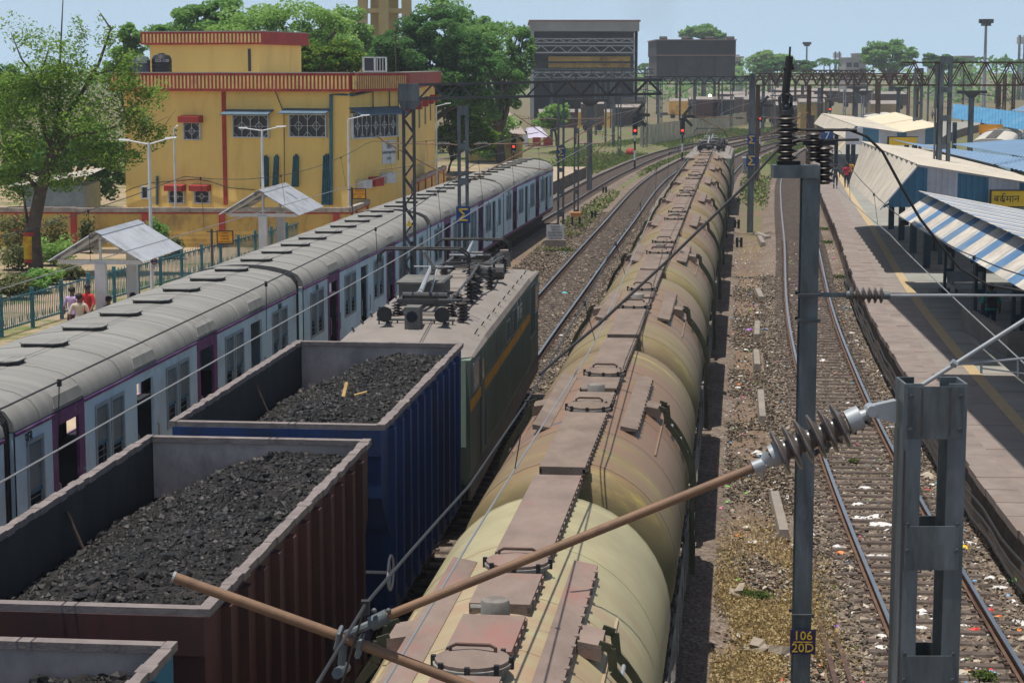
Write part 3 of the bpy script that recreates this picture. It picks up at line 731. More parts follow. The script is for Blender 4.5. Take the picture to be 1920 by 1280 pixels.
def make_loco(label, L, text_on=True, near=True):
    t = thing('electric_locomotive', label, 'locomotive')
    h = L / 2; w = 1.5; zt = 3.62
    b = MB()
    sect = [(w - .04, 1.05), (w, 1.25), (w, zt), (-w, zt), (-w, 1.25), (-w + .04, 1.05)]
    roof_loft(b, -h + .25, h - .25, sect, 0, 8)
    for s in (-1, 1):    # cab fronts, slightly raked
        y = s * (h - .25)
        b.add([(-w, y, 1.05), (w, y, 1.05), (w * .96, y + s * .25, 1.9), (-w * .96, y + s * .25, 1.9), (-w * .94, y, zt), (w * .94, y, zt)], [(0, 1, 2, 3), (3, 2, 5, 4), (0, 3, 4), (1, 5, 2)], 0)
    b.build('body', [loco_g], t)
    b = MB()
    for k in range(30):   # shallow side ribs
        y = -h + 3.2 + (L - 6.4) * k / 29
        for s in (-1, 1): b.box(s * w - .006, s * w + .012, y - .05, y + .05, 1.35, 2.5); b.box(s * w - .006, s * w + .012, y - .05, y + .05, 2.9, 3.5)
    b.build('side_corrugation', loco_g, t)['kind'] = 'stuff'
    b = MB()
    for s in (-1, 1): b.box(s * w - .004, s * w + .0155, -h + .25, h - .25, 2.58, 2.80)
    b.build('orange_stripe', loco_o, t)
    b = MB()
    for s in (-1, 1): b.box(s * (w - .02) - .03, s * (w - .02) + .03, -h + .3, h - .3, .75, 1.22)
    b.build('skirt', loco_u, t)
    # roof: shoulders, flat deck, sloping cab ends
    b = MB(); d0 = -h + 3.3; rp = [(w + .03, zt), (w - .02, zt + .12), (1.05, 3.95), (.5, 3.99), (0, 4.0), (-.5, 3.99), (-1.05, 3.95), (-w + .02, zt + .12), (-w - .03, zt)]
    roof_loft(b, d0, -d0, rp, 0, 6)
    for s in (-1, 1):
        ya, yb = s * (h - 3.3), s * (h - .1)
        lo = [(x, yb + s * -.55 * (abs(x) > 1.2), zt + (z - zt) * .12) for x, z in rp]; hi = [(x, ya, z) for x, z in rp]
        n = len(rp); b.add(hi + lo, [(i, i + 1, n + i + 1, n + i) if s < 0 else (n + i, n + i + 1, i + 1, i) for i in range(n - 1)])
    ro = b.build('roof', loco_r, t, 30)
    for y in (-3.8, -1.2, 1.4, 4.0):
        v = MB(); v.hexa([(-.75, y - .9, 3.97), (.75, y - .9, 3.97), (.75, y + .9, 3.97), (-.75, y + .9, 3.97)], [(-.7, y - .85, 4.05), (.7, y - .85, 4.05), (.7, y + .85, 4.05), (-.7, y + .85, 4.05)])
        v.build('roof_hatch', loco_r, ro)
    for y in np.arange(-h + 3, h - 2.5, 1.25):
        for s in (-1, 1):
            v = MB(); v.tube([(s * 1.3, y - .06, 3.80), (s * 1.36, y - .06, 3.9), (s * 1.36, y + .06, 3.9), (s * 1.3, y + .06, 3.80)], .014, 5); v.build('lifting_eye', steel_d, ro)
    pantograph(t, -h + 5.3, 1, 1.08); pantograph(t, h - 4.6, -1, .45)
    # roof electrics along the centre
    b = MB()
    for (x, y, z, r) in ((.75, -2.2, .55, .15), (.75, -1.3, .6, .15), (.7, -.2, .7, .17), (-.5, .4, .5, .13), (.9, 1.0, .55, .14), (.5, 1.9, .5, .16), (-.4, 2.2, .5, .13), (.8, 3.4, .45, .14), (.2, 3.0, .45, .13), (.85, 5.2, .4, .14), (.95, -5.6, .45, .12), (.95, -5.0, .45, .12), (.6, 4.4, .4, .2)):
        b = MB(); insul(b, (x, y, 3.97), (x, y, 3.97 + z), r, 6); b.build('roof_insulator', porcelain_d, ro, 35)
    b = MB(); b.tube([(.75, -5.3, 4.5), (.75, -2.2, 4.58), (.75, -.2, 4.72), (.9, 1, 4.58), (.8, 3.4, 4.45), (.85, 5.2, 4.4)], .03, 6)
    b.tube([(.7, -.2, 4.72), (-.5, .4, 4.5), (-.4, 2.2, 4.5), (.2, 3.0, 4.46)], .025, 6); b.tube([(.95, -5.6, 4.45), (.4, -5.2, 4.4)], .03, 6)
    b.tube([(.25, 2.6, 4.25), (1.1, 2.6, 4.25)], .2, 10); b.tube([(-.9, 1.2, 4.15), (-.9, 3.4, 4.15)], .12, 8)
    b.build('roof_busbar', steel_d, ro, 35)
    b = MB(); b.box(-.75, .25, -3.4, -1.9, 4.05, 4.55); b.box(-.8, .3, -3.5, -1.8, 4.55, 4.6); bo = b.build('resistor_box', loco_u, ro)
    b = MB(); b.tube([(-.25, 6.3, 3.95), (-.25, 6.3, 4.1)], .55, 16); b.tube([(.75, 6.9, 3.95), (.75, 6.9, 4.35)], [.14, .12], 12); b.tube([(.75, 6.9, 4.35), (.75, 6.9, 4.42)], .17, 12); b.build('roof_turret', loco_r, ro, 35)
    for s in (-1, 1):
        y = s * (h - 3.1)
        b = MB(); b.box(-.16, .16, min(y, y + s * .5), max(y, y + s * .5), 3.85, 4.40); bo = b.build('headlight_box', loco_u, t)
        v = MB(); v.tube([(0, y + s * .48, 4.2), (0, y + s * .54, 4.2)], .12, 14); v.build('headlight', glassd, bo)
        for x in (-.62, .62):
            v = MB(); v.bar((x, y - s * .15, 3.85), (x, y - s * .15, 4.2), .07, .07); v.tube([(x, y - s * .4, 4.22), (x, y + s * .1, 4.22), (x, y + s * .3, 4.22)], [.05, .08, .17], 12); v.build('horn', black, t, 40)
        v = MB(); v.tube([(-.85, y - s * .1, 4.06), (.85, y - s * .1, 4.06)], .03, 6)
        for x in (-.8, -.4, .4, .8): v.bar((x, y - s * .1, 3.8), (x, y - s * .1, 4.06), .03, .03)
        v.build('cab_roof_rail', steel_d, t)
        for q in (-1, 1):
            v = MB(); yw = s * (h - .145); v.hexa([(q * .75 - .5, yw, 2.55), (q * .75 + .5, yw, 2.55), (q * .75 + .5, yw + s * .05, 2.55), (q * .75 - .5, yw + s * .05, 2.55)], [(q * .75 - .5, yw - s * .1, 3.25), (q * .75 + .5, yw - s * .1, 3.25), (q * .75 + .5, yw - s * .05, 3.25), (q * .75 - .5, yw - s * .05, 3.25)]); v.build('windscreen', glassd, t)
    for s in (-1, 1):     # side windows, doors, louvres
        for y, yw, z0, z1, m, nm in ((-h + 1.2, .55, 2.95, 3.45, glassd, 'cab_window'), (h - 1.2, .55, 2.6, 3.3, glassd, 'cab_window'), (1.0, .5, 2.9, 3.45, ventm, 'louvre'), (h - 2.6, .75, 2.1, 3.45, ventm, 'louvre'), (-.9, .4, 2.95, 3.4, ventm, 'louvre')):
            v = MB(); v.box(s * w - .01, s * w + .028, y - yw, y + yw, z0, z1, 0)
            for (ya, yb, za, zb) in ((y - yw - .05, y - yw, z0 - .05, z1 + .05), (y + yw, y + yw + .05, z0 - .05, z1 + .05), (y - yw, y + yw, z0 - .05, z0), (y - yw, y + yw, z1, z1 + .05)): v.box(s * w - .01, s * w + .036, ya, yb, za, zb, 1)
            if nm == 'louvre':
                for zz in np.arange(z0 + .05, z1, .1): v.box(s * w, s * w + .04, y - yw, y + yw, zz, zz + .03, 2)
            v.build(nm, [m, steel_l, loco_g], t)
        v = MB(); v.box(s * w - .01, s * w + .02, -h + 2.2, -h + 2.95, 1.3, 3.5, 0); v.tube([(s * (w + .06), -h + 2.1, 1.4), (s * (w + .06), -h + 2.1, 2.6)], .02, 6, 1); v.tube([(s * (w + .06), -h + 3.05, 1.4), (s * (w + .06), -h + 3.05, 2.6)], .02, 6, 1)
        v.box(s * w - .01, s * w + .024, -h + 2.4, -h + 2.75, 2.9, 3.35, 2); v.build('cab_door', [loco_g, steel_l, glassd], t)
    if text_on: text('lettering', 'भारतीय रेल', .62, white_p, t, (w + .017, 1.9, 3.2), FACE_R)
    b = MB(); b.box(-1.2, 1.2, -h + 5.5, h - 5.5, .3, .9); b.box(-1.4, 1.4, -h + .1, h - .1, .8, 1.06)
    for s in (-1, 1):
        for x in (-.85, .85): b.tube([(x, s * (h - .1), 1.05), (x, s * (h + .45), 1.05)], [.1, .1], 8); b.tube([(x, s * (h + .4), 1.05), (x, s * (h + .5), 1.05)], .22, 12)
    b.build('underframe', bogie_m, t); bogie(t, -h + 3.6, 1.7); bogie(t, h - 3.6, 1.7)
    return t
lo = make_loco('green and orange electric locomotive coupled to the coal wagons', 18.4)
lo.location, r = place(XG, 39.5, 57.9); lo.rotation_euler = (0, 0, r)
l, r = place(XT, 130.2, 148.6)
lo2 = dup(lo, l, r, 'distant dusty electric locomotive at the head of the tank wagons')

# ---------------------------------------------------------------- tank wagons
def tankmat(name, base, rust, amt, yell, under=(.17, .155, .07)):
    m = bpy.data.materials.new(name); m.use_nodes = True; t = m.node_tree; N = t.nodes.new; L = t.links.new
    b = t.nodes['Principled BSDF']; b.inputs['Roughness'].default_value = .55; b.inputs['Specular IOR Level'].default_value = .35
    tc = N('ShaderNodeTexCoord'); oi = N('ShaderNodeObjectInfo'); mu = N('ShaderNodeMath'); mu.operation = 'MULTIPLY'; mu.inputs[1].default_value = 91
    L(oi.outputs['Random'], mu.inputs[0])
    def vecm(st):
        v = N('ShaderNodeVectorMath'); v.operation = 'MULTIPLY_ADD'; L(tc.outputs['Object'], v.inputs[0]); v.inputs[1].default_value = st; L(mu.outputs[0], v.inputs[2]); return v.outputs[0]
    def noise(st, sc, det=7, ro=.6):
        n = N('ShaderNodeTexNoise'); n.inputs['Scale'].default_value = sc; n.inputs['Detail'].default_value = det; n.inputs['Roughness'].default_value = ro; L(vecm(st), n.inputs['Vector']); return n.outputs[0]
    def ramp(x, a, b_, lo=0, hi=1):
        r = N('ShaderNodeMapRange'); r.inputs[1].default_value = a; r.inputs[2].default_value = b_; r.inputs[3].default_value = lo; r.inputs[4].default_value = hi; L(x, r.inputs[0]); return r.outputs[0]
    def mix(f, c1, c2):
        x = N('ShaderNodeMix'); x.data_type = 'RGBA'
        for i, c in ((0, f), (6, c1), (7, c2)):
            if isinstance(c, bpy.types.NodeSocket): L(c, x.inputs[i])
            elif i == 0: x.inputs[0].default_value = c
            else: x.inputs[i].default_value = (*c, 1)
        return x.outputs[2]
    # spilled product and rust run down from the hatches in the middle of the barrel
    sp = N('ShaderNodeSeparateXYZ'); L(tc.outputs['Object'], sp.inputs[0])
    ay = N('ShaderNodeMath'); ay.operation = 'ABSOLUTE'; L(sp.outputs[1], ay.inputs[0])
    mid = ramp(ay.outputs[0], 4.6, 1.2); top = ramp(sp.outputs[2], 2.2, 4.1)
    c = mix(ramp(noise((1, 1, 1), 1.3), .35, .65), base, tuple(x * .80 for x in base))
    c = mix(ramp(noise((.4, 2.2, .4), 1.1, 8, .7), .58, .68), c, yell)
    st = noise((.35, 2.6, .25), .9, 5, .55)
    a1 = N('ShaderNodeMath'); a1.operation = 'MULTIPLY_ADD'; L(mid, a1.inputs[0]); a1.inputs[1].default_value = .30; L(st, a1.inputs[2])
    a2 = N('ShaderNodeMath'); a2.operation = 'MULTIPLY'; L(ramp(a1.outputs[0], .66 - .22 * amt, .92 - .22 * amt), a2.inputs[0]); a2.inputs[1].default_value = .85
    c = mix(a2.outputs[0], c, rust)
    d = N('ShaderNodeMath'); d.operation = 'MULTIPLY'; L(ramp(noise((.5, 1.5, .5), 2.5, 9, .75), .5, .72), d.inputs[0]); d.inputs[1].default_value = .45 * min(1, amt + .25)
    c = mix(d.outputs[0], c, (.20, .15, .10))
    # dark thin trails of spilled oil
    o = N('ShaderNodeMath'); o.operation = 'MULTIPLY'; L(ramp(noise((.12, 3.2, .12), 1.0, 3, .5), .64, .70), o.inputs[0]); 
    o2 = N('ShaderNodeMath'); o2.operation = 'MULTIPLY'; L(mid, o2.inputs[0]); o2.inputs[1].default_value = .8 * amt; L(o2.outputs[0], o.inputs[1])
    c = mix(o.outputs[0], c, (.075, .055, .05))
    w = N('ShaderNodeMath'); w.operation = 'MULTIPLY_ADD'; L(noise((.5, .5, .9), 1.1, 4), w.inputs[0]); w.inputs[1].default_value = 1.3; L(ay.outputs[0], w.inputs[2])
    e1 = N('ShaderNodeMath'); e1.operation = 'SUBTRACT'; L(w.outputs[0], e1.inputs[0]); e1.inputs[1].default_value = 2.85
    e2 = N('ShaderNodeMath'); e2.operation = 'ABSOLUTE'; L(e1.outputs[0], e2.inputs[0])
    e3 = N('ShaderNodeMath'); e3.operation = 'MULTIPLY'; L(ramp(e2.outputs[0], .20, .06), e3.inputs[0]); L(ramp(noise((.6, .6, .6), .9, 3), .48, .58), e3.inputs[1])
    e4 = N('ShaderNodeMath'); e4.operation = 'MULTIPLY'; L(e3.outputs[0], e4.inputs[0]); e4.inputs[1].default_value = min(1, amt * 1.3)
    c = mix(e4.outputs[0], c, (.10, .085, .09))
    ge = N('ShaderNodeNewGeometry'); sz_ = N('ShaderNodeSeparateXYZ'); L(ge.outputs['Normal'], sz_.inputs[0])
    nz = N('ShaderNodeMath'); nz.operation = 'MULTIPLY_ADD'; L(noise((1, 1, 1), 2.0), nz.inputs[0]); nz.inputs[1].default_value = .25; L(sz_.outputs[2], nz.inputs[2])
    c = mix(ramp(nz.outputs[0], .15, .75), tuple(x * .62 for x in under), c)      # dusty top; olive sides and ends darkened in colour for shade
    L(c, b.inputs['Base Color'])
    n3 = N('ShaderNodeBump'); n3.inputs['Strength'].default_value = .12; n3.inputs['Distance'].default_value = .01; L(noise((1, 1, 1), 18), n3.inputs['Height']); L(n3.outputs[0], b.inputs['Normal'])
    return m
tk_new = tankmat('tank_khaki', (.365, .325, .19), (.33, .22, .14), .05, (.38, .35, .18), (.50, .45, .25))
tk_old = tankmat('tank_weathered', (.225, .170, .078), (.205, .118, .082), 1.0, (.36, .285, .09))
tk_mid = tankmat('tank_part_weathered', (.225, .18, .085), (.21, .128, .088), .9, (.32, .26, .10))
walk_m = mat('walkway_rust', (.185, .14, .112), .85, 0, .2, 3, .25, 35, (.13, .095, .075), .5, 1.6, (1, .5, 1))
walk_n = mat('walkway_red_oxide', (.20, .15, .125), .85, 0, .22, 2, .2, 35, (.25, .125, .105), .35, 1.3, (1, .5, 1))
lad_m = mat('ladder_olive', (.045, .05, .025), .7, 0, .3, 3, 0, 1, (.08, .055, .04), .4, 3)
frame_m = mat('tank_frame_grey', (.22, .21, .19), .8, 0, .3, 2, .1, 20, (.10, .075, .06), .5, 2)
TR, TZ = 1.48, 2.68
def make_tank(label, tm, wm, L=13.2):
    t = thing('tank_wagon', label, 'tank wagon', (0, 0, 0), 0, 'khaki tank wagons')
    h = L / 2; bh = h - .98
    prof = []
    for k in range(12):
        a = math.pi / 2 * k / 11; prof.append((TR * math.sin(a) ** .5, -bh - .5 * math.cos(a)))
    for y in np.linspace(-bh, bh, 8)[1:-1]: prof.append((TR, y))
    prof += [(r, -y) for r, y in prof[:12][::-1]]
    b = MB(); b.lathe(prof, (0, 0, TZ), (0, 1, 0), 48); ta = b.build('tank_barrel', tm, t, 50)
    for y in (-bh, -bh * .55, -.9, .9, bh * .55, bh):
        v = MB(); n = 48; w = .014; rr = TR + .004
        pts = [(rr, y - w), (rr, y + w)]; v.lathe([(TR - .01, y - w), (rr, y - w), (rr, y + w), (TR - .01, y + w)], (0, 0, TZ), (0, 1, 0), 48); v.build('weld_band', tm, ta, 60)
    for s in (-1, 1):
        v = MB(); v.bar((s * 1.06, -bh * .5, TZ + 1.045), (s * 1.06, bh * .3, TZ + 1.045), .03, .012); v.build('weld_seam', tm, ta)
    zt = TZ + TR + .06
    # walkway: four plates with hatches between
    hs = 1.78
    for ya, yb in ((-h + .12, -hs - .36), (-hs + .38, -.2), (.2, hs - .38), (hs + .36, h - .12)):
        v = MB(); v.box(-.30, .30, ya, yb, zt, zt + .03)
        for s in (-1, 1): v.box(s * .285 - .015, s * .285 + .015, ya, yb, zt - .06, zt)
        v.box(-.30, .30, ya, ya + .03, zt - .08, zt); v.box(-.30, .30, yb - .03, yb, zt - .08, zt)
        for y in np.arange(ya + .3, yb, .28): v.box(.302, .318, y - .05, y + .05, zt - .06, zt + .012)
        wo = v.build('walkway', wm, t)
    for s in (-1, 1):
        for q in (-1, 1): v = MB(); v.bar((s * .28, q * (h - .2), zt - .03), (s * .28, q * (bh - .1), TZ + TR - .12), .045, .045); v.build('walkway_bracket', frame_m, t)
        v = MB(); zz = TZ + math.sqrt(TR ** 2 - .66 ** 2) + .035
        v.hexa([(s * .66 - .13, -2.55, zz), (s * .66 + .13, -2.55, zz - s * .0), (s * .66 + .13, 2.55, zz), (s * .66 - .13, 2.55, zz)], [(s * .66 - .13, -2.55, zz + .05 + .03), (s * .66 + .13, -2.55, zz + .05 - .02), (s * .66 + .13, 2.55, zz + .05 - .02), (s * .66 - .13, 2.55, zz + .05 + .03)])
        for y in np.arange(-2.3, 2.5, .35): v.box(s * .66 + s * .13 - .02, s * .66 + s * .13 + .02, y - .04, y + .04, zz - .03, zz + .04)
        v.build('side_board', wm, t)
    for y in (-hs, hs):
        v = MB(); v.lathe([(.30, 0), (.30, .12), (.35, .13), (.35, .165), (.28, .17)], (0, y, TZ + TR - .06), (0, 0, 1), 20)
        mo = v.build('manhole', frame_m, t, 40)
        v = MB(); v.lathe([(.33, 0), (.33, .03), (.27, .05), (.24, .07), (.0, .10)], (0, y, TZ + TR + .11), (0, 0, 1), 24); lid = v.build('manhole_lid', wm, mo, 40)
        v = MB(); v.tube([(-.2, y + .04, TZ + TR + .15), (-.2, y + .04, TZ + TR + .22), (-.15, y + .04, TZ + TR + .245), (.15, y + .04, TZ + TR + .245), (.2, y + .04, TZ + TR + .22), (.2, y + .04, TZ + TR + .15)], .017, 6)
        v.build('lid_handle', rustst, lid)
        for a in np.arange(0, 6.28, .785): v = MB(); v.box(.345 * math.cos(a) - .022, .345 * math.cos(a) + .022, y + .345 * math.sin(a) - .022, y + .345 * math.sin(a) + .022, TZ + TR + .05, TZ + TR + .155); v.build('lid_bolt', black, mo)
    v = MB(); v.lathe([(.145, 0), (.14, .16), (.13, .18), (.0, .185)], (-.02, .02, TZ + TR + .0), (0, 0, 1), 16); v.tube([(-.26, .02, TZ + TR + .1), (-.13, .02, TZ + TR + .1)], .026, 6); v.build('vent_valve', frame_m, t, 40)
    for s in (-1, 1):     # side step, ladder following the barrel
        a0 = math.radians(55); pts = []
        v = MB(); x0, z0 = TR * math.cos(a0), TZ + TR * math.sin(a0)
        v.hexa([(s * .80, -.29, TZ + 1.22), (s * 1.03, -.29, z0 - .05), (s * 1.03, .29, z0 - .05), (s * .80, .29, TZ + 1.22)][::s], [(s * .80, -.29, z0 + .15), (s * 1.03, -.29, z0 + .11), (s * 1.03, .29, z0 + .11), (s * .80, .29, z0 + .15)][::s]); v.build('step_bracket', wm, t)
        v = MB(); rr = TR + .04; an = [math.radians(q) for q in np.linspace(48, -8, 13)]
        for y in (-.27, .27):
            pt = [(s * 1.0, y, z0 + .12), (s * 1.12, y, z0 + .08)] + [(s * (rr + .05) * math.cos(q), y, TZ + (rr + .05) * math.sin(q)) for q in an[1:]] + [(s * (rr + .05), y, 1.3)]
            for p, q in zip(pt, pt[1:]): v.bar(p, q, .028, .085, 0, (s, 0, .6))
        for q in an[2::2]: v.tube([(s * (rr + .03) * math.cos(q), -.27, TZ + (rr + .03) * math.sin(q)), (s * (rr + .03) * math.cos(q), .27, TZ + (rr + .03) * math.sin(q))], .022, 6, 1)
        for z in (1.5, 1.9, 2.2): v.tube([(s * (rr + .06), -.27, z), (s * (rr + .06), .27, z)], .022, 6, 1)
        v.build('ladder', [lad_m, steel_l], t)
    v = MB(); v.box(-.35, .35, -h + .25, h - .25, .85, 1.2)
    for s in (-1, 1):
        v.box(s * 1.40 - .05, s * 1.40 + .05, -h + .35, h - .35, .95, 1.22)
        v.box(-1.42, 1.42, min(s * (h - .35), s * (h - .18)), max(s * (h - .35), s * (h - .18)), .85, 1.25)
        v.tube([(0, s * (h - .2), 1), (0, s * (h + .15), 1)], .13, 8)
    v.build('underframe', frame_m, t)
    v = MB()
    for s in (-1, 1):
        for y in np.arange(-h + .9, h - .6, 1.15):
            v = MB(); v.add([(s * 1.38, y - .22, 1.2), (s * 1.38, y + .22, 1.2), (s * 1.47, y, 1.95), (s * 1.49, y - .2, 1.22), (s * 1.49, y + .2, 1.22), (s * 1.49, y, 1.9)], [(0, 2, 1), (3, 4, 5), (0, 3, 5, 2), (1, 2, 5, 4), (0, 1, 4, 3)]); v.build('cradle_bracket', frame_m, t)
    bogie(t, -h + 2.2, 1.0); bogie(t, h - 2.2, 1.0)
    return t
tb = [12.1, 25.4, 38.7, 51.8, 64.7, 77.4, 90.3, 103.3, 116.3, 129.5]
tl = ['clean khaki tank wagon filling the bottom of the photo', 'weathered rusty yellow tank wagon directly behind the clean khaki one', 'tank wagon third from the camera, with two dark oil trails by its hatches',
      'fourth tank wagon from the camera, beside the white litter on the empty track', 'fifth tank wagon from the camera', 'sixth tank wagon from the camera', 'seventh tank wagon from the camera', 'eighth tank wagon from the camera, third before the distant locomotive', 'last tank wagon before the distant locomotive']
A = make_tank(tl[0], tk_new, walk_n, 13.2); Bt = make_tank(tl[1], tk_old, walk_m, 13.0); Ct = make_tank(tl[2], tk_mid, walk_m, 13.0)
for i in range(9):
    l, r = place(XT, tb[i], tb[i + 1])
    src = [A, Bt, Ct][i] if i < 3 else None
    if src: src.location = l; src.rotation_euler = (0, 0, r)
    else: dup(Ct if i in (3, 6) else Bt, l, r, tl[i])
# ---------------------------------------------------------------- overhead line equipment
def wire(name, label, pts, r=.0095, m=None, cat='wire', group=None, drops=None, par=None):
    o = Vector(pts[0]); t = thing(name, label, cat, o, 0, group) if drops else None
    b = MB(); b.tube([Vector(p) - o for p in pts], r, 6)
    if not drops:
        return tag(b.build(name, m or wire_m, par, 0, o), label, cat, group)
    b.build('line', m or wire_m, t)
    for p, q in drops:
        p = Vector(p) - o; q = Vector(q) - o; d = MB(); d.tube([p, q], .006, 5); d.box(p.x - .02, p.x + .02, p.y - .02, p.y + .02, p.z - .05, p.z + .02); d.build('dropper', cable_m, t)
    return t
def run(X, pc, offc, pz, offz, ds, label_c, label_m, n=1.5):
    y0, y1 = ds; ys = np.arange(y0, y1, n)
    cp = [off(X, y, np.interp(y, *offc), np.interp(y, *pc)) for y in ys]
    mp = [off(X, y, np.interp(y, *offz), np.interp(y, *pz)) for y in ys]
    wire('contact_wire', label_c, cp, .0105, wire_m, 'wire', 'overhead wires above the tracks')
    drops = [(mp[i], cp[i]) for i in range(3, len(ys), 6) if ys[i] < 150]
    wire('catenary_wire', label_m, mp, .0095, cable_m, 'wire', 'overhead wires above the tracks', drops)
def sag(sup, zs=6.9, zm=6.25):
    xs, zz = [], []
    for a, b_ in zip(sup, sup[1:]):
        for k in range(8):
            t = k / 8; xs.append(a + (b_ - a) * t); zz.append(zs - (zs - zm) * 4 * t * (1 - t))
    xs.append(sup[-1]); zz.append(zs); return xs, zz
run(XG, ([0, 300], [5.66, 5.7]), ([0, 30, 58, 105, 160, 300], [-.1, .0, .15, -.2, .2, 0]), ([-2, 18, 27, 34, 43, 58, 82, 106, 130, 155, 300], [6.8, 6.35, 6.36, 6.4, 6.5, 6.95, 6.3, 6.95, 6.3, 6.95, 6.9]), ([0, 300], [0, 0]), (6, 300),
    'contact wire above the coal wagons and green locomotive', 'catenary with droppers above the coal wagons and green locomotive')
run(XE, ([0, 300], [5.3, 5.5]), ([0, 40, 75, 117, 160, 300], [.1, .0, .2, -.2, .2, 0]), sag([10, 50, 75, 117, 160, 210, 260, 310], 6.75, 6.2), ([0, 300], [0, 0]), (20, 300),
    'contact wire above the grey roofed passenger train', 'catenary with droppers above the grey roofed passenger train')
run(XT, ([0, 300], [5.67, 5.7]), ([0, 9.5, 16, 27, 58, 116, 300], [.1, .15, .17, .3, -.1, .2, 0]), ([0, 9.5, 13.8, 19, 30, 45, 58, 87, 116, 150, 185, 300], [6.5, 6.83, 6.47, 6.3, 6.18, 6.35, 6.9, 6.25, 6.9, 6.25, 6.9, 6.9]), ([0, 9.5, 12, 19, 35, 60, 300], [.55, .5, .42, .3, .0, 0, 0]), (5, 300),
    'contact wire above the khaki tank wagons', 'catenary with droppers above the khaki tank wagons')
run(XR, ([0, 300], [5.67, 5.7]), ([0, 22, 35, 46, 70, 116, 300], [-.3, -.25, .1, .4, .3, -.2, 0]), sag([-8, 22.7, 62, 116, 165, 215, 300], 6.9, 6.35), ([0, 22, 35, 50, 300], [-.3, -.2, .1, .3, 0]), (8, 300),
    'contact wire above the littered platform track', 'catenary with droppers above the littered platform track')

# ---- the two-track cantilever portal behind the locomotive
def lattice(b, x, y, z0, z1, w, d, pitch=.55, th=.06, m=0):
    for sx in (-1, 1):
        for sy in (-1, 1): b.bar((x + sx * w / 2, y + sy * d / 2, z0), (x + sx * w / 2, y + sy * d / 2, z1), th, th, m)
    z = z0; k = 0
    while z < z1 - pitch * .5:
        z2 = min(z1, z + pitch); s = 1 if k % 2 else -1
        for sy in (-1, 1): b.bar((x - s * w / 2, y + sy * (d / 2 + .012), z), (x + s * w / 2, y + sy * (d / 2 + .012), z2), .05, .02, m, (0, 1, 0))
        for sx in (-1, 1): b.bar((x + sx * (w / 2 + .012), y - s * d / 2, z), (x + sx * (w / 2 + .012), y + s * d / 2, z2), .02, .05, m, (0, 1, 0))
        z = z2; k += 1
def truss(b, p, q, h, d, n, th=.07, m=0, dd=.05):
    p = Vector(p); q = Vector(q); a = (q - p).normalized(); s = Vector((-a.y, a.x, 0)) * d / 2; up = Vector((0, 0, h))
    for sg in (-1, 1):
        b.bar(p + s * sg, q + s * sg, th, th, m); b.bar(p + s * sg + up, q + s * sg + up, th, th, m)
        for k in range(n):
            u0 = p.lerp(q, k / n) + s * sg; um = p.lerp(q, (k + .5) / n) + s * sg + up; u1 = p.lerp(q, (k + 1) / n) + s * sg
            b.bar(u0, um, dd, dd, m); b.bar(um, u1, dd, dd, m)
    for k in range(n + 1): 
        c = p.lerp(q, k / n); b.bar(c - s, c + s, .04, .04, m); b.bar(c - s + up, c + s + up, .04, .04, m)
Dp = 58; x0 = P(767, 300, Dp).x
t = thing('overhead_line_portal', 'dark lattice mast with long truss boom reaching over the tracks', 'portal', (x0, Dp, 0))
b = MB(); lattice(b, 0, 0, 0, 8.3, .30, .35, .42, .07); b.build('lattice_mast', steel_d, t)
b = MB(); b.hexa([(-.2, -.22, 8.25), (.2, -.22, 8.25), (.2, .22, 8.25), (-.2, .22, 8.25)], [(-.28, -.25, 8.5), (.36, -.25, 8.5), (.36, .25, 8.5), (-.28, .25, 8.5)]); b.box(-.28, .3, -.25, .25, 8.5, 8.99); b.build('head_box', steel, t)
b = MB(); xe = P(1240, 160, Dp).x - x0; truss(b, (.3, 0, 8.56), (xe, 0, 8.70), .40, .42, 9, .07, 0, .045); b.build('boom', steel_d, t)
for u, tl_ in ((1014, 2.4), (1132, .0)):
    pass
ye = MB(); ye.prism([(-.09, -.19, 4.9), (.09, -.19, 4.9), (0, -.19, 5.1)], (0, -.01, 0)); ye.build('danger_plate', yel_p, t)

def batten_mast(t, w, d, z1, steelm, leg=.09, pitch=1.1, bh=.24, top=.3, z0=0.0):
    for s in (-1, 1):
        b = MB(); x = s * (w / 2 - leg / 2)
        b.box(x - leg / 2, x + leg / 2, -d / 2, -d / 2 + .012, z0, z1); b.box(x - leg / 2, x + leg / 2, d / 2 - .012, d / 2, z0, z1)
        b.box(s * w / 2 - s * .006 - .006, s * w / 2 - s * .006 + .006, -d / 2 + .012, d / 2 - .012, z0, z1); b.build('leg', steelm, t)
    b = MB(); y = -d / 2 - .008
    b.box(-w / 2 + .02, w / 2 - .02, y, -d / 2 - .001, z1 - top, z1 - .012); b.build('top_plate', steelm, t)
    z = z1 - top - (pitch - bh)
    while z > .3:
        for yy_ in ((y, -d / 2 - .001), (d / 2 + .001, d / 2 + .008)):
            b = MB(); b.box(-w / 2 + .02, w / 2 - .02, yy_[0], yy_[1], z - bh, z); b.build('batten_plate', steelm, t)
        z -= pitch
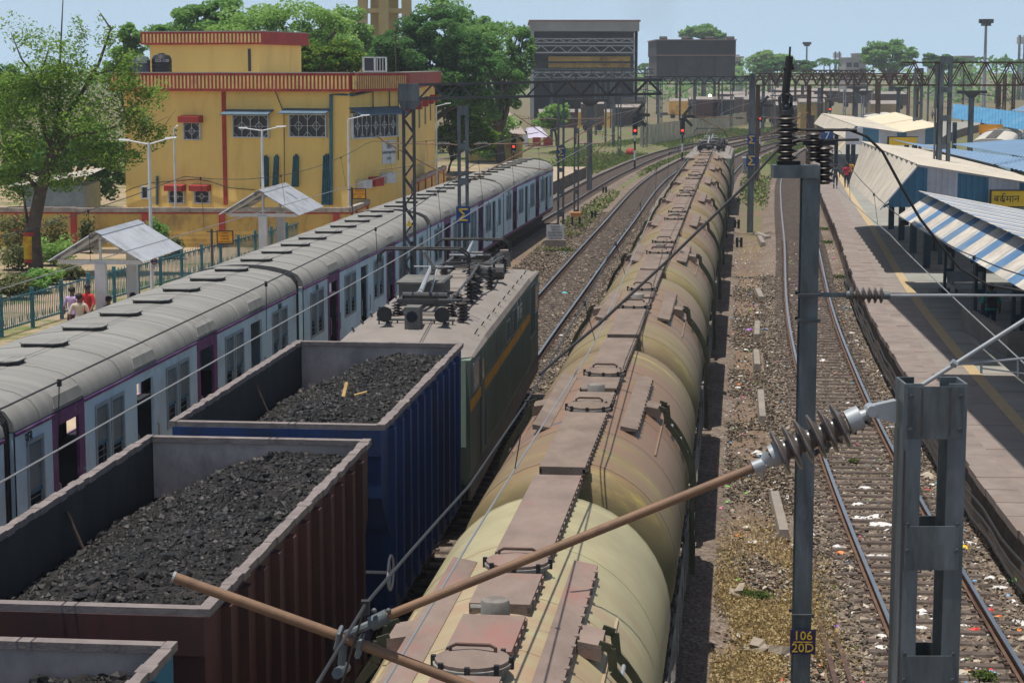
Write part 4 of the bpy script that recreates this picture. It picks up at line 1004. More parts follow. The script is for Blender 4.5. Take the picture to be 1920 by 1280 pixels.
# ---- grey fabricated mast on the right, with cantilever over the tank wagons
Dm = 9.5; xm = P(1741, 900, Dm).x
t = thing('overhead_line_mast', 'thick grey channel mast with rectangular cut-outs holding the brown ribbed insulator', 'mast', (xm, Dm, 0))
batten_mast(t, .302, .22, 7.92, steel, .088, .64, .215, .265)
b = MB(); p = P(1633, 772, Dm); q = P(1690, 768, Dm); xo = Vector((xm, Dm, 0))
b.prism([(p.x - xm, -.03, p.z - .02), (p.x - xm, -.03, p.z + .035), (q.x - xm - .03, -.03, q.z + .05), (q.x - xm - .03, -.03, q.z - .06)], (0, .06, 0)); b.tube([(p.x - xm, -.05, p.z + .01), (p.x - xm, .05, p.z + .01)], .028, 10); b.build('lug', steel_l, t)
for z in (7.86, 7.70, 7.24, 7.11, 6.60, 6.47, 5.96, 5.83):
    for x in (-.118, .118):
        b = MB(); b.tube([(x, -.117, z), (x, -.132, z)], .011, 6); b.build('bolt', steel_d, t)
b = MB(); b.box(-.145, -.139, -.1125, -.1105, 5.2, 7.6); b.box(-.068, -.064, -.1205, -.118, 7.67, 7.9); b.box(.064, .068, -.1205, -.118, 7.67, 7.9); b.build('weld_streak', rustst, t)['kind'] = 'stuff'
# cantilever: top tube with insulator, lower tube
t = thing('cantilever_arm', 'brown tube cantilever with big ribbed insulator reaching over the khaki tank wagon', 'cantilever', P(712, 1160, Dm))
o = Vector(t.location)
A1 = P(1434, 868, Dm) - o; A0 = P(716, 1158, Dm) - o; I0 = P(1446, 856, Dm) - o; I1 = P(1606, 784, Dm) - o; I2 = P(1640, 768, Dm) - o
b = MB(); b.tube([A0, A1], .0235, 12); b.build('top_tube', rusttube, t, 40)
b = MB(); b.tube([A1 + (A0 - A1).normalized() * .06, A1], .032, 12); b.tube([A1, I0], [.032, .05], 14); b.tube([I0, I0 + (I1 - I0) * .1], .055, 14); b.build('insulator_cap', steel_l, t, 40); b = MB(); b.tube([I1 - (I1 - I0) * .10, I1 + (I1 - I0) * .05], .058, 14); b.tube([I1, I2], [.035, .015], 10)
b.build('insulator_cap', steel_l, t, 40)
b = MB(); ax = (I1 - I0); pr = []
L_ = ax.length
for k in range(6):
    a = L_ * (.08 + .84 * k / 6); e = L_ * .14
    pr += [(.046, a), (.075, a + e * .04), (.108, a + e * .06), (.117, a + e * .15), (.113, a + e * .26), (.075, a + e * .42), (.05, a + e * .62)]
b.lathe(pr, I0, ax, 28); b.build('insulator', porcelain, t, 35)
b = MB(); b.tube([I2 + Vector((-.02, 0, -.02)), P(1600, 800, Dm) - o], .01, 6)
for k in range(6):
    c = P(1606 + k * 5, 800 - k * 3, Dm) - o; b.ball(c + Vector((0, .1, 0)), .008, .03, .03, 8, 5)
B0 = P(328, 1082, Dm) - o; B1 = P(656, 1199, Dm) - o; B2 = P(900, 1293, Dm) - o; B3 = Vector((xm - .15, Dm, 5.55)) - o
b = MB(); b.tube([B0, B1, B2, B3], .0265, 14); b.build('lower_tube', rusttube, t, 40)
b = MB(); dd = (B0 - B1).normalized(); b.tube([B0, B0 + dd * .012], .0285, 14); b.build('tube_cap', steel_l, t)
b = MB(); b.tube([A0 + Vector((.03, 0, .012)), A0 - Vector((.055, 0, .03))], .036, 12); b.tube([A0 - Vector((.03, 0, .02)), B1 + Vector((.02, -.02, .05)), B1 + Vector((-.02, 0, .03))], [.022, .02, .02], 8)
for s in (-1, 1):
    c = B1 + (B1 - B0).normalized() * .055 * s
    b.tube([c + Vector((-.01, -.035, -.045)), c + Vector((0, -.04, .02)), c + Vector((.012, 0, .045)), c + Vector((0, .04, .02)), c + Vector((-.01, .035, -.045))], .012, 6)
    b.tube([c + Vector((-.012, -.04, -.05)), c + Vector((-.012, .04, -.05))], .016, 6); b.ball(A0 + Vector((s * .035, -.03, .045)), .014, .014, .014)
b.tube([B1 + Vector((-.03, 0, -.02)), P(640, 1245, Dm) - o], .02, 8); b.tube([P(632, 1262, Dm) - o, P(648, 1250, Dm + .5) - o], .028, 8)
b.build('clamp', steel, t, 40)

# ---- pole with isolator on top
Dq = 22.7; xq = P(1512, 700, Dq).x
t = thing('isolator_pole', 'dark grey pole with ribbed isolator stack on top, beside the littered track', 'pole', (xq, Dq, 0))
b = MB(); hw = .10
b.box(-hw, hw, -.1, -.088, 0, 8.18); b.box(-hw, hw, .088, .1, 0, 8.18); b.box(-.006, .006, -.088, .088, 0, 8.18); b.build('column', steel, t)
b = MB()
for z in (6.84, 6.55, 3.1):
    b.box(-.13, .13, -.135, -.101, z, z + .035); b.box(-.13, .13, .101, .135, z, z + .035)
b.build('clamp_band', steel_d, t)
b = MB(); b.box(P(1447, 320, Dq).x - xq, P(1534, 320, Dq).x - xq, -.16, .1, 8.185, 8.33); b.build('bracket_beam', steel, t)
def pq(u, v): 
    p = P(u, v, Dq); return Vector((p.x - xq, -.02, p.z))
b = MB(); insul(b, pq(1474, 302), pq(1474, 216), .135, 7, 0, .5); b.build('isolator_stack', porcelain_d, t, 35)
b = MB(); insul(b, pq(1526, 302), pq(1526, 246), .10, 5, 0, .5); b.build('isolator_stack', porcelain_d, t, 35)
b = MB(); insul(b, pq(1546, 345), pq(1546, 272), .11, 6, 0, .5); b.build('isolator_stack', porcelain_d, t, 35)
b = MB(); b.tube([pq(1473, 216), pq(1473, 208)], .1, 10)
for s in (-1, 1): b.bar(pq(1473 + 10 * s, 210), pq(1472 + 11 * s, 182), .03, .05); b.tube([pq(1473 + 12 * s, 182), pq(1473 + 8 * s, 176), pq(1473 + 4 * s, 186)], .012, 6)
b.bar(pq(1465, 196), pq(1484, 196), .05, .04); b.bar(pq(1462, 205), pq(1487, 205), .06, .03); b.ball(pq(1474, 200), .04, .05, .04)
b.build('isolator_jaw', steel_d, t)
b = MB(); b.tube([pq(1472, 200), pq(1473, 170), pq(1476, 140), pq(1480, 106)], [.035, .045, .045, .042], 10); b.tube([pq(1480, 106), pq(1481, 88)], .012, 6); b.tube([pq(1469, 128), pq(1488, 126)], .03, 8); b.tube([pq(1471, 178), pq(1478, 178)], .05, 8); b.build('isolator_blade', black, t, 40)
b = MB(); b.tube([pq(1484, 243), pq(1606, 244)], .018, 6); b.tube([pq(1480, 270), pq(1500, 264), pq(1610, 262)], .016, 6); b.bar(pq(1505, 268), pq(1565, 268), .06, .05); b.bar(pq(1456, 306), pq(1500, 306), .06, .05); b.build('isolator_rod', black, t)
b = MB(); b.box(-.015, .015, -.102, -.101, 0, 8.1); 
zs = P(1507, 1196, Dq).z
for k in range(1): pass
b = MB(); b.box(-.148, .148, -.150, -.140, zs - .145, zs + .145); pl = b.build('number_plate', signviolet, t)
text('number', '106', .15, yel_p, pl, (0, -.152, zs + .07), FACE_CAM, ext=.002); text('number', '20D', .15, yel_p, pl, (0, -.152, zs - .075), FACE_CAM, ext=.002)
b = MB(); b.box(-.11, .11, -.1535, -.1505, zs - .005, zs + .004); b.build('number_line', yel_p, pl)
# its cantilever over the littered track
t = thing('cantilever_arm', 'pale tube cantilever with small ribbed insulator on the isolator pole', 'cantilever', (xq + .1, Dq, 0))
def pr2(u, v):
    p = P(u, v, Dq); return Vector((p.x - xq - .1, 0, p.z))
b = MB(); b.tube([pr2(1664, 554), pr2(1960, 553)], .017, 8); b.build('stay_tube', steel_l, t, 40)
b = MB(); insul(b, pr2(1590, 553), pr2(1658, 554), .095, 6, 0, .45); b.build('insulator', porcelain, t, 35)
b = MB(); b.bar(pr2(1530, 552), pr2(1570, 553), .06, .05); b.tube([pr2(1566, 553), pr2(1592, 553)], .025, 8); b.tube([pr2(1586, 553), pr2(1598, 553)], .05, 10); b.build('stay_fitting', steel, t, 40); b = MB(); b.tube([pr2(1652, 554), pr2(1668, 554)], .045, 10); b.build('stay_fitting', steel, t, 40)
b = MB(); b.tube([pr2(1640, 778), pr2(1930, 594)], .026, 10); b.build('bracket_tube', steel_l, t, 40)
b = MB(); insul(b, pr2(1540, 842), pr2(1632, 783), .08, 7, 0, .45); b.tube([pr2(1522, 853), pr2(1542, 841)], .03, 8); b.build('insulator', porcelain_d, t, 35)
b = MB(); b.tube([pr2(1790, 683), pr2(1960, 668)], .016, 8); b.tube([pr2(1840, 690), pr2(1960, 705)], .009, 6); b.tube([pr2(1840, 682), pr2(1840, 700)], .014, 6); b.tube([pr2(1908, 676), pr2(1908, 706)], .012, 6); b.tube([pr2(1784, 678), pr2(1794, 684)], .04, 8); b.build('register_arm', steel_l, t, 40)
# cables from the isolator
wire('jumper_cable', 'black jumper cable from the isolator pole down to the wire over the tank wagons', [pq(1470, 268) + Vector((xq, Dq, 0)), P(1440, 300, 22.4), P(1400, 345, 22), P(1250, 490, 21.2), P(1120, 610, 20.4), P(1045, 672, 20), P(1012, 702, 19.8)], .016, cable_m, 'cable')
wire('jumper_cable', 'black cable arching from the isolator over the white and blue canopy', [P(1530, 245, Dq), P(1590, 243, Dq), P(1625, 256, Dq), P(1655, 285, Dq), P(1690, 350, Dq), P(1725, 410, Dq), P(1760, 455, Dq), P(1800, 503, Dq), P(1850, 533, Dq), P(1925, 547, Dq)], .017, cable_m, 'cable')

# ---- sigma boards and other masts
def sigma_board(parent, x, y, z, s, lab=None):
    b = MB(); b.box(x - s * .42, x + s * .42, y - .012, y, z - s / 2, z + s / 2); o = b.build('sigma_board', signblue, parent)
    b = MB(); q = s * .27; h = s * .33; yy_ = y - .016; w = s * .085
    for p0, p1 in (((-q, h), (q, h)), ((-q, h), (q * .25, 0)), ((q * .25, 0), (-q, -h)), ((-q, -h), (q, -h))):
        b.bar((x + p0[0], yy_, z + p0[1]), (x + p1[0], yy_, z + p1[1]), .006, w * 1.1, 0, (0, 0, 1)) if p0[1] == p1[1] else b.bar((x + p0[0], yy_, z + p0[1]), (x + p1[0], yy_, z + p1[1]), w * 1.2, .006, 0, (0, 1, 0))
    b.build('sigma_sign', yel_p, o); return o
def mast(u, vtop, D, label, kind='channel', w=.3, sigma=None, group=None, steelm=None, arm=None, cap=0, base=0.0, name='overhead_line_mast'):
    p = P(u, vtop, D); x, z1 = p.x, p.z; sm = steelm or steel
    t = thing(name, label, 'mast', (x, D, base), 0, group)
    z1 -= base
    if kind == 'channel': batten_mast(t, w, .22, z1, sm, w * .3, 1.3, .25, .35)
    elif kind == 'lattice': b = MB(); lattice(b, 0, 0, 0, z1, w, w, w * 1.6, max(.05, w * .16)); b.build('lattice_mast', sm, t)
    else:
        b = MB(); hw = w / 2
        b.box(-hw, hw, -.1, -.086, 0, z1); b.box(-hw, hw, .086, .1, 0, z1); b.box(-.01, .01, -.086, .086, 0, z1); b.build('column', sm, t)
    if cap:
        b = MB(); b.hexa([(-w * .5, -.15, z1 - .55), (w * .5, -.15, z1 - .55), (w * .5, .15, z1 - .55), (-w * .5, .15, z1 - .55)], [(-cap * .25, -.2, z1 - .22), (cap * .25, -.2, z1 - .22), (cap * .25, .2, z1 - .22), (-cap * .25, .2, z1 - .22)]); b.box(-cap / 2, cap / 2, -.22, .22, z1 - .22, z1); b.build('cap_beam', steel_d, t)
    if sigma:
        for v, s in sigma: sigma_board(t, 0, -.13, P(u, v, D).z - base, s)
    if arm:      # (side, za, reach)
        for sd, za, rc in arm:
            b = MB(); b.tube([(sd * w / 2, 0, za), (sd * .5, 0, za + .02)], .03, 6); b.tube([(sd * .9, 0, za + .03), (sd * rc, 0, za + .06)], .025, 6); b.tube([(sd * w / 2, 0, za - 1.35), (sd * rc, 0, za + .1)], .03, 6); b.tube([(sd * rc * .55, 0, za - .75), (sd * (rc + .4), 0, za - .95)], .02, 6); b.tube([(sd * rc, 0, za + .1), (sd * (rc + .35), 0, za + .35)], .03, 6); b.build('cantilever', rusttube, t, 40)
            b = MB(); insul(b, (sd * .5, 0, za + .02), (sd * .92, 0, za + .03), .1, 5); b.build('insulator', porcelain, t, 35)
    return t
mast(868, 198, 75, 'channel mast with blue and yellow sigma board between passenger train and locomotive', w=.42, sigma=[(402, .62)], arm=[(-1, 6.6, 2.9), (1, 6.6, 2.9)])
b = MB(); 
mast(1052, 185, 117, 'double channel mast with sigma board on the grassy strip by the white notice', w=.42, sigma=[(285, .62)], arm=[(1, 6.5, 2.8), (-1, 6.5, 2.4)])
mast(1081, 240, 130, 'short channel mast with small white plate on top', w=.36, arm=[(1, 4.6, 2.0)])
mast(1106, 186, 157, 'dark post with wide flat cap and yellow number plate', 'h', .42, cap=2.8)
mast(1411, 138, 116, 'tall dark mast with sigma boards to the right of the tank wagons', 'h', .34, sigma=[(301, .72), (262, .6)], arm=[(-1, 6.6, 3.2), (1, 6.6, 2.9)])
t = thing('truss_boom', 'long thin truss boom reaching left from the tall dark mast', 'boom', P(1411, 150, 116.3)); o = Vector(t.location)
b = MB(); truss(b, P(1208, 158, 116.3) - o, Vector((0, 0, P(0, 158, 116.3).z - o.z)), .42, .3, 9, .06, 0, .04); b.build('boom_truss', steel_d, t)
far = [(940, 110, 207, 'lattice', .4, 'pale lattice mast in front of the big dark tree'), (1162, 165, 220, 'channel', .4, 'thin channel mast before the shed with the yellow girder'), (1211, 130, 243, 'lattice', .45, 'dark lattice mast at the corner of the beige slab fence'),
       (1240, 150, 300, 'channel', .4, 'slim mast behind the slab fence, by the nearer train yard'), (1303, 145, 330, 'channel', .4, 'slim mast against the dark shed without yellow'), (1372, 148, 300, 'channel', .4, 'slim mast at the edge of the dark shed, above the slab fence'),
       (1432, 136, 320, 'h', .5, 'dark post right of the dark shed'), (1451, 150, 270, 'lattice', .4, 'thin lattice mast on the green strip behind the isolator stack'), (1505, 160, 330, 'h', .5, 'rust dark post left of the yellow trackside cabin'),
       (1536, 165, 300, 'h', .45, 'thin dark post beside the distant red signal'), (1584, 168, 270, 'channel', .4, 'pale channel mast rising behind the white coach roof'), (1606, 162, 230, 'h', .42, 'dark capped post behind the far beige canopy'),
       (1618, 170, 225, 'channel', .35, 'pale thin post next to the capped post, behind the far beige canopy'), (1647, 158, 250, 'h', .6, 'rusty post under the middle of the long rusty truss'), (1685, 163, 230, 'h', .42, 'dark capped post above the cream canopy roof'),
       (1723, 128, 165, 'channel', .75, 'wide double channel mast behind the cream canopy roof'), (1822, 170, 150, 'h', .38, 'dark capped post in front of the bright blue canopy'), (1893, 140, 200, 'lattice', .9, 'rusty lattice mast at the right edge above the bright blue canopy'), (1873, 158, 215, 'h', .5, 'rusty post beside the rusty lattice mast')]
for u, v, D, k, w, lb in far:
    cp = 2.2 if 'capped' in lb else 0
    am = [(1, 5.6, 2.6)] if k == 'channel' and u < 1300 else ([(-1, 5.6, 2.6)] if k == 'lattice' else None)
    mast(u, v, D, lb, k, w, None, 'distant overhead line masts', rustst if 'rust' in lb else (steel_l if 'pale' in lb else None), am, cp)
mast(1775, 106, 93, 'tall pale channel mast standing through the beige canopy roof', w=.55)
mast(1759, 120, 93.3, 'narrow pale post next to the tall pale channel mast', w=.18)
for (ua, ub, va, h, D, n, m, lb) in ((1690, 1960, 160, 1.05, 94, 6, rustst, 'rusty truss boom carried by the tall pale channel mast'), (1415, 1725, 160, .95, 170, 16, rustst, 'long rusty truss spanning the tracks beyond the canopies'), (1504, 1640, 140, .6, 300, 14, rustst, 'distant thin truss above the long rusty truss'), (1395, 1740, 150, .6, 320, 22, rustst, 'hazy truss behind the long rusty truss'), (960, 1225, 138, .5, 250, 14, steel, 'hazy truss in front of the shed with the yellow girder'), (1000, 1420, 152, .4, 290, 24, steel, 'thin far truss in front of both sheds')):
    p = P(ua, va, D); t = thing('truss_boom', lb, 'boom', p, 0, 'distant truss booms'); q = P(ub, va, D) - p; q.z = 0
    b = MB(); truss(b, (0, 0, 0), q, h, .5, n, max(.07, D * .0006), 0, max(.05, D * .00045)); b.build('boom_truss', m, t)
    if D in (170, 300, 320, 290, 250):
        for f in (.28, .72) if D != 170 else (.02, .33, .98):
            c = MB(); c.bar(q * f + Vector((0, 0, .0)), q * f + Vector((0, 0, -p.z)), .35, .3); c.build('support_post', m, t)

# ---- colour light signals
redlamp = mat('red_signal_lamp', (.5, .02, .01), .4, 0, .02, 1, emis=((1, .03, .02), 4))
lensd = mat('dark_lens', (.02, .02, .02), .3)
def signal(u, vb, vred, lb, arms, D=None):
    g0 = G(u, vb, 0) if D is None else Vector((P(u, vb, D).x, D, 0)); D = g0.y
    t = thing('signal', lb, 'signal', g0, 0, 'colour light signals showing red'); zr = P(u, vred, D).z
    b = MB()
    zz = 0; k = 0
    while zz < zr - .4: b.tube([(0, 0, zz), (0, 0, min(zz + .9, zr - .4))], .09, 10, k % 2); zz += .9; k += 1
    b.build('post', [black, white_p], t, 40)
    b = MB(); b.box(-.24, .24, -.05, .05, zr - .45, zr + 1.3); b.box(-.2, .2, .05, .3, zr - .4, zr + 1.25)
    hd = b.build('signal_head', black, t)
    for k in range(3):
        c = MB(); z = zr + k * .42; c.tube([(0, -.05, z), (0, -.09, z)], .115 if k == 0 else .1, 12); c.build('lamp', redlamp if k == 0 else lensd, hd)
        c = MB(); an = np.linspace(.2, math.pi - .2, 7)
        c.add([(.15 * math.cos(a), -.05, z + .15 * math.sin(a)) for a in an] + [(.15 * math.cos(a), -.4, z + .17 * math.sin(a)) for a in an] + [(.165 * math.cos(a), -.05, z + .165 * math.sin(a)) for a in an] + [(.165 * math.cos(a), -.4, z + .185 * math.sin(a)) for a in an],
              [(i, i + 1, i + 8, i + 7) for i in range(6)] + [(14 + i, 21 + i, 22 + i, 15 + i) for i in range(6)] + [(7 + i, 8 + i, 22 + i, 21 + i) for i in range(6)]); c.build('hood', black, hd)
    for a in arms:
        a = math.radians(a); c = MB(); s = Vector((.15 * math.cos(a), -.02, zr + 1.45 + .15 * math.sin(a))); e = s + Vector((math.cos(a), 0, math.sin(a))) * 1.25
        c.bar(s, e, .1, .28, 0, (-math.sin(a), 0, math.cos(a))); ra = c.build('route_indicator', black, t)
        for k in range(5):
            q = s.lerp(e, (k + .5) / 5); c = MB(); c.tube([q + Vector((0, -.05, 0)), q + Vector((0, -.16, .0))], .12, 8); c.build('lamp', lensd, ra)
    return t
signal(963, 302, 275, 'signal showing red just above the last coach roof', (55, 0, -40)); signal(1190, 318, 245, 'signal showing red at the near end of the slab fence', (55, 0, -45))
signal(1279, 302, 245, 'signal showing red directly before the slab fence and distant locomotive', (50, 0, -45)); signal(1424, 285, 222, 'signal showing red half hidden behind the tall dark mast', (50, 0)); signal(1555, 250, 205, 'signal showing red with two raised route arms, before the far train rakes', (130, 50))

# ---- small trackside things
def notice(u, v, label, w, h, z0, lines, m, tm, sz, leg=True):
    g_ = G(u, v, 0); t = thing('notice_board', label, 'notice', g_)
    b = MB(); b.box(-w / 2, w / 2, -.03, .03, z0, z0 + h); bo = b.build('board', m, t)
    for i, s in enumerate(lines): text('lettering', s, sz, tm, bo, (0, -.035, z0 + h - (i + .6) * h / len(lines)), FACE_CAM, ext=.002)
    b = MB(); b.box(-w / 2 - .1, w / 2 + .1, -.15, .15, -.1, z0); b.build('footing', conc, t); return t
notice(1041, 460, 'small white notice board with dark lines of writing on a concrete footing', .95, .8, .3, ['THANKS', 'BLW 2', 'BOARD AREA', 'LIMITED FOR', 'REPAIRING'], white_p, black, .13)
stub = []
def stubs(u, v, lb):
    g_ = G(u, v, 0); b = MB()
    for dx in (0, .22): b.box(dx - .07, dx + .07, -.07, .07, -.1, .42)
    b.box(-.05, .27, -.03, .03, .2, .26); tag(b.build('track_stub', black, None, 0, g_), lb, 'marker post', 'black stub posts by the tracks')
for u, v, lb in ((1131, 360, 'pair of black stub posts on the stones beyond the capped post'), (1382, 460, 'pair of black stub posts beside the foot of the tall dark mast'), (1110, 408, 'black stub posts on the gravel left of the empty track'), (1378, 425, 'small black stub posts close to the tank wagons')): stubs(u, v, lb)
g_ = G(1080, 420, 0); t = thing('relay_box', 'orange topped box on short dark legs near the white notice', 'trackside box', g_)
b = MB(); b.box(-.32, .32, -.3, .3, .45, .72); b.build('cover', mat('orange_sheet', (.55, .25, .08), .7), t)
for x in (-.22, .22):
    for y in (-.2, .2): b = MB(); b.box(x - .05, x + .05, y - .05, y + .05, -.1, .45); b.build('leg', black, t)
for u, v, lb, w in ((1399, 324, 'pale grey relay cabinet left of the tall dark mast', .6), (1419, 326, 'pale grey relay cabinet right of the tall dark mast', .5)):
    g_ = G(u, v, 0); t = thing('relay_cabinet', lb, 'cabinet', g_); b = MB(); b.box(-w / 2, w / 2, -.3, .3, .15, 1.35); b.build('body', steel_l, t); b = MB(); b.box(-w / 2 - .08, w / 2 + .08, -.38, .38, 1.35, 1.42); b.build('lid', white_p, t); b = MB(); b.box(-w / 2 - .05, w / 2 + .05, -.35, .35, -.1, .15); b.build('plinth', conc, t)
# ---------------------------------------------------------------- yellow station building
ywall = mat('yellow_wall', (.86, .60, .19), .85, 0, .07, .7, .05, 8, (.72, .48, .15), .3, .9, (1, 1, .22))
ywall2 = mat('yellow_boundary_wall', (.64, .43, .13), .88, 0, .12, .7, .1, 10, (.36, .23, .09), .5, 1.1, (1, 1, .5))
rtrim = mat('red_trim', (.38, .05, .04), .8, 0, .18, 1.2, 0, 1, (.20, .04, .035), .35, 1.5)
redpar = mat('faded_red_parapet', (.40, .075, .05), .85, 0, .2, 1, 0, 1, (.25, .07, .05), .4, 1)
cream = mat('cream_stripe', (.62, .46, .17), .85, 0, .2, 2, 0, 1, (.35, .25, .15), .35, 2)
wgrey = mat('window_grille_white', (.55, .56, .56), .7)
wdark = mat('window_dark', (.035, .037, .045), .3, 0, .3, 1)
chaj = mat('blue_grey_awning', (.085, .14, .19), .8, 0, .2, 1)
pipeb = mat('teal_pipe', (.05, .16, .22), .7, 0, .2, 2)
roofc = mat('roof_concrete', (.33, .30, .27), .95, 0, .2, 1)
capc = mat('wall_coping', (.36, .31, .27), .95, 0, .25, 1.5, .2, 20, (.20, .17, .15), .5, 2)
class Face:      # a vertical wall plane between two ground points; s runs along it
    def __init__(f, A, B):
        f.A = Vector((A[0], A[1], 0)); f.B = Vector((B[0], B[1], 0)); f.e = (f.B - f.A).normalized(); f.n = Vector((f.e.y, -f.e.x, 0)); f.L = (f.B - f.A).length
    def at(f, u, v):
        d = ray(u, v); C = Vector((0, 0, CZ)); t = (f.A - C).dot(f.n) / d.dot(f.n); p = C + d * t
        return (p - f.A).dot(f.e), p.z
    def w(f, s, o, z): q = f.A + f.e * s + f.n * o; return Vector((q.x, q.y, z))
    def box(f, b, s0, s1, z0, z1, o0, o1, m=0):
        c = [f.w(s0, o1, 0), f.w(s1, o1, 0), f.w(s1, o0, 0), f.w(s0, o0, 0)]
        return b.hexa([(p.x, p.y, z0) for p in c], [(p.x, p.y, z1) for p in c], m)
    def pbox(f, b, u0, v0, u1, v1, o0, o1, m=0):
        s0, z1 = f.at(u0, v0); s1, z0 = f.at(u1, v1); return f.box(b, min(s0, s1), max(s0, s1), min(z0, z1), max(z0, z1), o0, o1, m)
LB = P(232, 200, 106); RB = P(655, 200, 101.5); CB = P(745, 200, 105.8); EB = (CB.x - .1, 160)
FF, FC, FR = Face(LB, RB), Face(RB, CB), Face(CB, EB)
bo = Vector((LB.x, LB.y, 0))
bld = thing('station_building', 'two storey yellow building with red and cream striped parapet', 'building', bo)
def bp(name, b, m, par=bld, sm=0): 
    o = b.build(name, m, par, sm, None, 0, bo); return o
b = MB(); base = [(LB.x, LB.y), (RB.x, RB.y), (CB.x, CB.y), EB, (EB[0] - 12.5, EB[1]), (LB.x + .5, 125)]
b.prism([(x, y, .7) for x, y in base], (0, 0, 7.7)); bp('wall', b, ywall)
ZP0, ZP1 = 8.28, 9.2
for F, per, nm in ((FF, .215, 'striped_parapet'), (FC, .215, 'striped_parapet'), (FR, 0, 'red_parapet')):
    b = MB(); F.box(b, -.55 if F is FF else .0, F.L + (.25 if F is FF else .45), ZP0, ZP1, -.3, .5); po = bp(nm, b, rtrim if per else redpar)
    if per:
        b = MB(); s = -.4
        while s < F.L + .15:
            F.box(b, s, s + .1, ZP0 + .13, ZP1 - .13, .45, .52); s += per
        bp('cream_stripes', b, cream, po)['kind'] = 'stuff'
    b = MB(); F.box(b, -.6 if F is FF else .05, F.L + .3, ZP1, ZP1 + .05, -.32, .53); bp('coping', b, roofc, po)
b = MB(); b.prism([(x * .999, y, 8.4) for x, y in base], (0, 0, .3)); bp('roof_slab', b, roofc)
# stair head room on the roof
F2 = Face(P(270, 100, 111), P(497, 100, 109)); 
b = MB(); F2.box(b, .35, F2.L - .35, 8.6, 10.75, -6, 0); bp('stair_room', b, ywall)
b = MB(); F2.box(b, 0, F2.L, 10.72, 11.4, -6.3, .35); so_ = bp('stair_room_parapet', b, rtrim)
b = MB(); s = .12
while s < F2.L - .1: F2.box(b, s, s + .1, 10.82, 11.3, .3, .37); s += .215
bp('cream_stripes', b, cream, so_)['kind'] = 'stuff'
b = MB(); F2.pbox(b, 465, 92, 471, 134, -.1, .03); bp('slit_door', b, wdark)
b = MB(); F2.box(b, 0, F2.L + .02, 11.4, 11.45, -6.32, .37); bp('coping', b, roofc, so_)
def bwin(F, u0, v0, u1, v1, n=2, grille=True):
    s0, z1 = F.at(u0, v0); s1, z0 = F.at(u1, v1)
    b = MB()
    for (a, c, d, e) in ((s0 - .06, s0, z0 - .06, z1 + .06), (s1, s1 + .06, z0 - .06, z1 + .06), (s0, s1, z0 - .06, z0), (s0, s1, z1, z1 + .06)): F.box(b, a, c, d, e, -.05, .16)
    w = bp('window', b, wgrey)
    b = MB(); F.box(b, s0, s1, z0, z1, -.05, .015); bp('pane', b, wdark, w)
    if grille:
        b = MB(); dx = (s1 - s0) / n
        for i in range(n):
            cs, cz = s0 + (i + .5) * dx, (z0 + z1) / 2; q = min(dx, z1 - z0) * .24
            if i: F.box(b, s0 + i * dx - .015, s0 + i * dx + .015, z0, z1, .10, .13)
            for (p_, q_) in (((cs - q, cz), (cs, cz + q)), ((cs, cz + q), (cs + q, cz)), ((cs + q, cz), (cs, cz - q)), ((cs, cz - q), (cs - q, cz)), ((cs, z0), (cs, z1)), ((s0 + i * dx, cz), (s0 + (i + 1) * dx, cz)),
                             ((s0 + i * dx, z1 - q), (s0 + i * dx + q, z1)), ((s0 + (i + 1) * dx, z1 - q), (s0 + (i + 1) * dx - q, z1)), ((s0 + i * dx, z0 + q), (s0 + i * dx + q, z0)), ((s0 + (i + 1) * dx, z0 + q), (s0 + (i + 1) * dx - q, z0))):
                b.bar(F.w(p_[0], .115, p_[1]), F.w(q_[0], .115, q_[1]), .022, .022, 0, tuple(F.n))
        bp('grille', b, wgrey, w)
    return w
bwin(FF, 439, 217, 504, 257, 2); bwin(FF, 545, 216, 612, 256, 2); bwin(FF, 347, 231, 376, 261, 1); bwin(FF, 319, 356, 346, 380, 1); bwin(FF, 367, 356, 394, 380, 1)
bwin(FF, 268, 224, 278, 233, 1, False); bwin(FF, 268, 351, 279, 371, 1, False); bwin(FC, 658, 215, 742, 254, 5)
def awn(F, u0, v0, u1, v1, out, m, nm='window_awning'):
    s0, z1 = F.at(u0, v0); s1, z0 = F.at(u1, v1); b = MB()
    b.hexa([F.w(s0, 0, z1 - .05), F.w(s1, 0, z1 - .05), F.w(s1, out, z0 - .05), F.w(s0, out, z0 - .05)], [F.w(s0, 0, z1), F.w(s1, 0, z1), F.w(s1, out, z0), F.w(s0, out, z0)]); bp(nm, b, m)
awn(FF, 425, 205, 514, 214, .75, chaj); awn(FF, 533, 203, 622, 212, .75, chaj); awn(FC, 654, 202, 746, 212, .75, chaj)
for u0, v0, u1, v1 in ((342, 216, 381, 230), (316, 345, 349, 358), (362, 345, 396, 358)):
    b = MB(); s0, z1 = FF.at(u0, v0); s1, z0 = FF.at(u1, v1)
    b.add([FF.w(s0, .01, z1), FF.w(s1, .01, z1), FF.w(s1, .5, z1 - .06), FF.w(s0, .5, z1 - .06), FF.w(s0, .5, z0), FF.w(s1, .5, z0), FF.w(s0, .01, z0), FF.w(s1, .01, z0)], [(0, 1, 2, 3), (3, 2, 5, 4), (0, 3, 4, 6), (2, 1, 7, 5)]); bp('red_hood', b, red_p)
for u0, u1 in ((416, 427),):
    b = MB(); FF.pbox(b, u0, 172, u1, 384, -.02, .06); bp('red_pilaster', b, rtrim)
def pipe(pts, r=.05, m=pipeb, nm='drain_pipe'):
    b = MB(); b.tube([F.w(*((lambda q: (q[0], .09, q[1]))(F.at(u, v)))) for F, u, v in pts], r, 8); bp(nm, b, m)
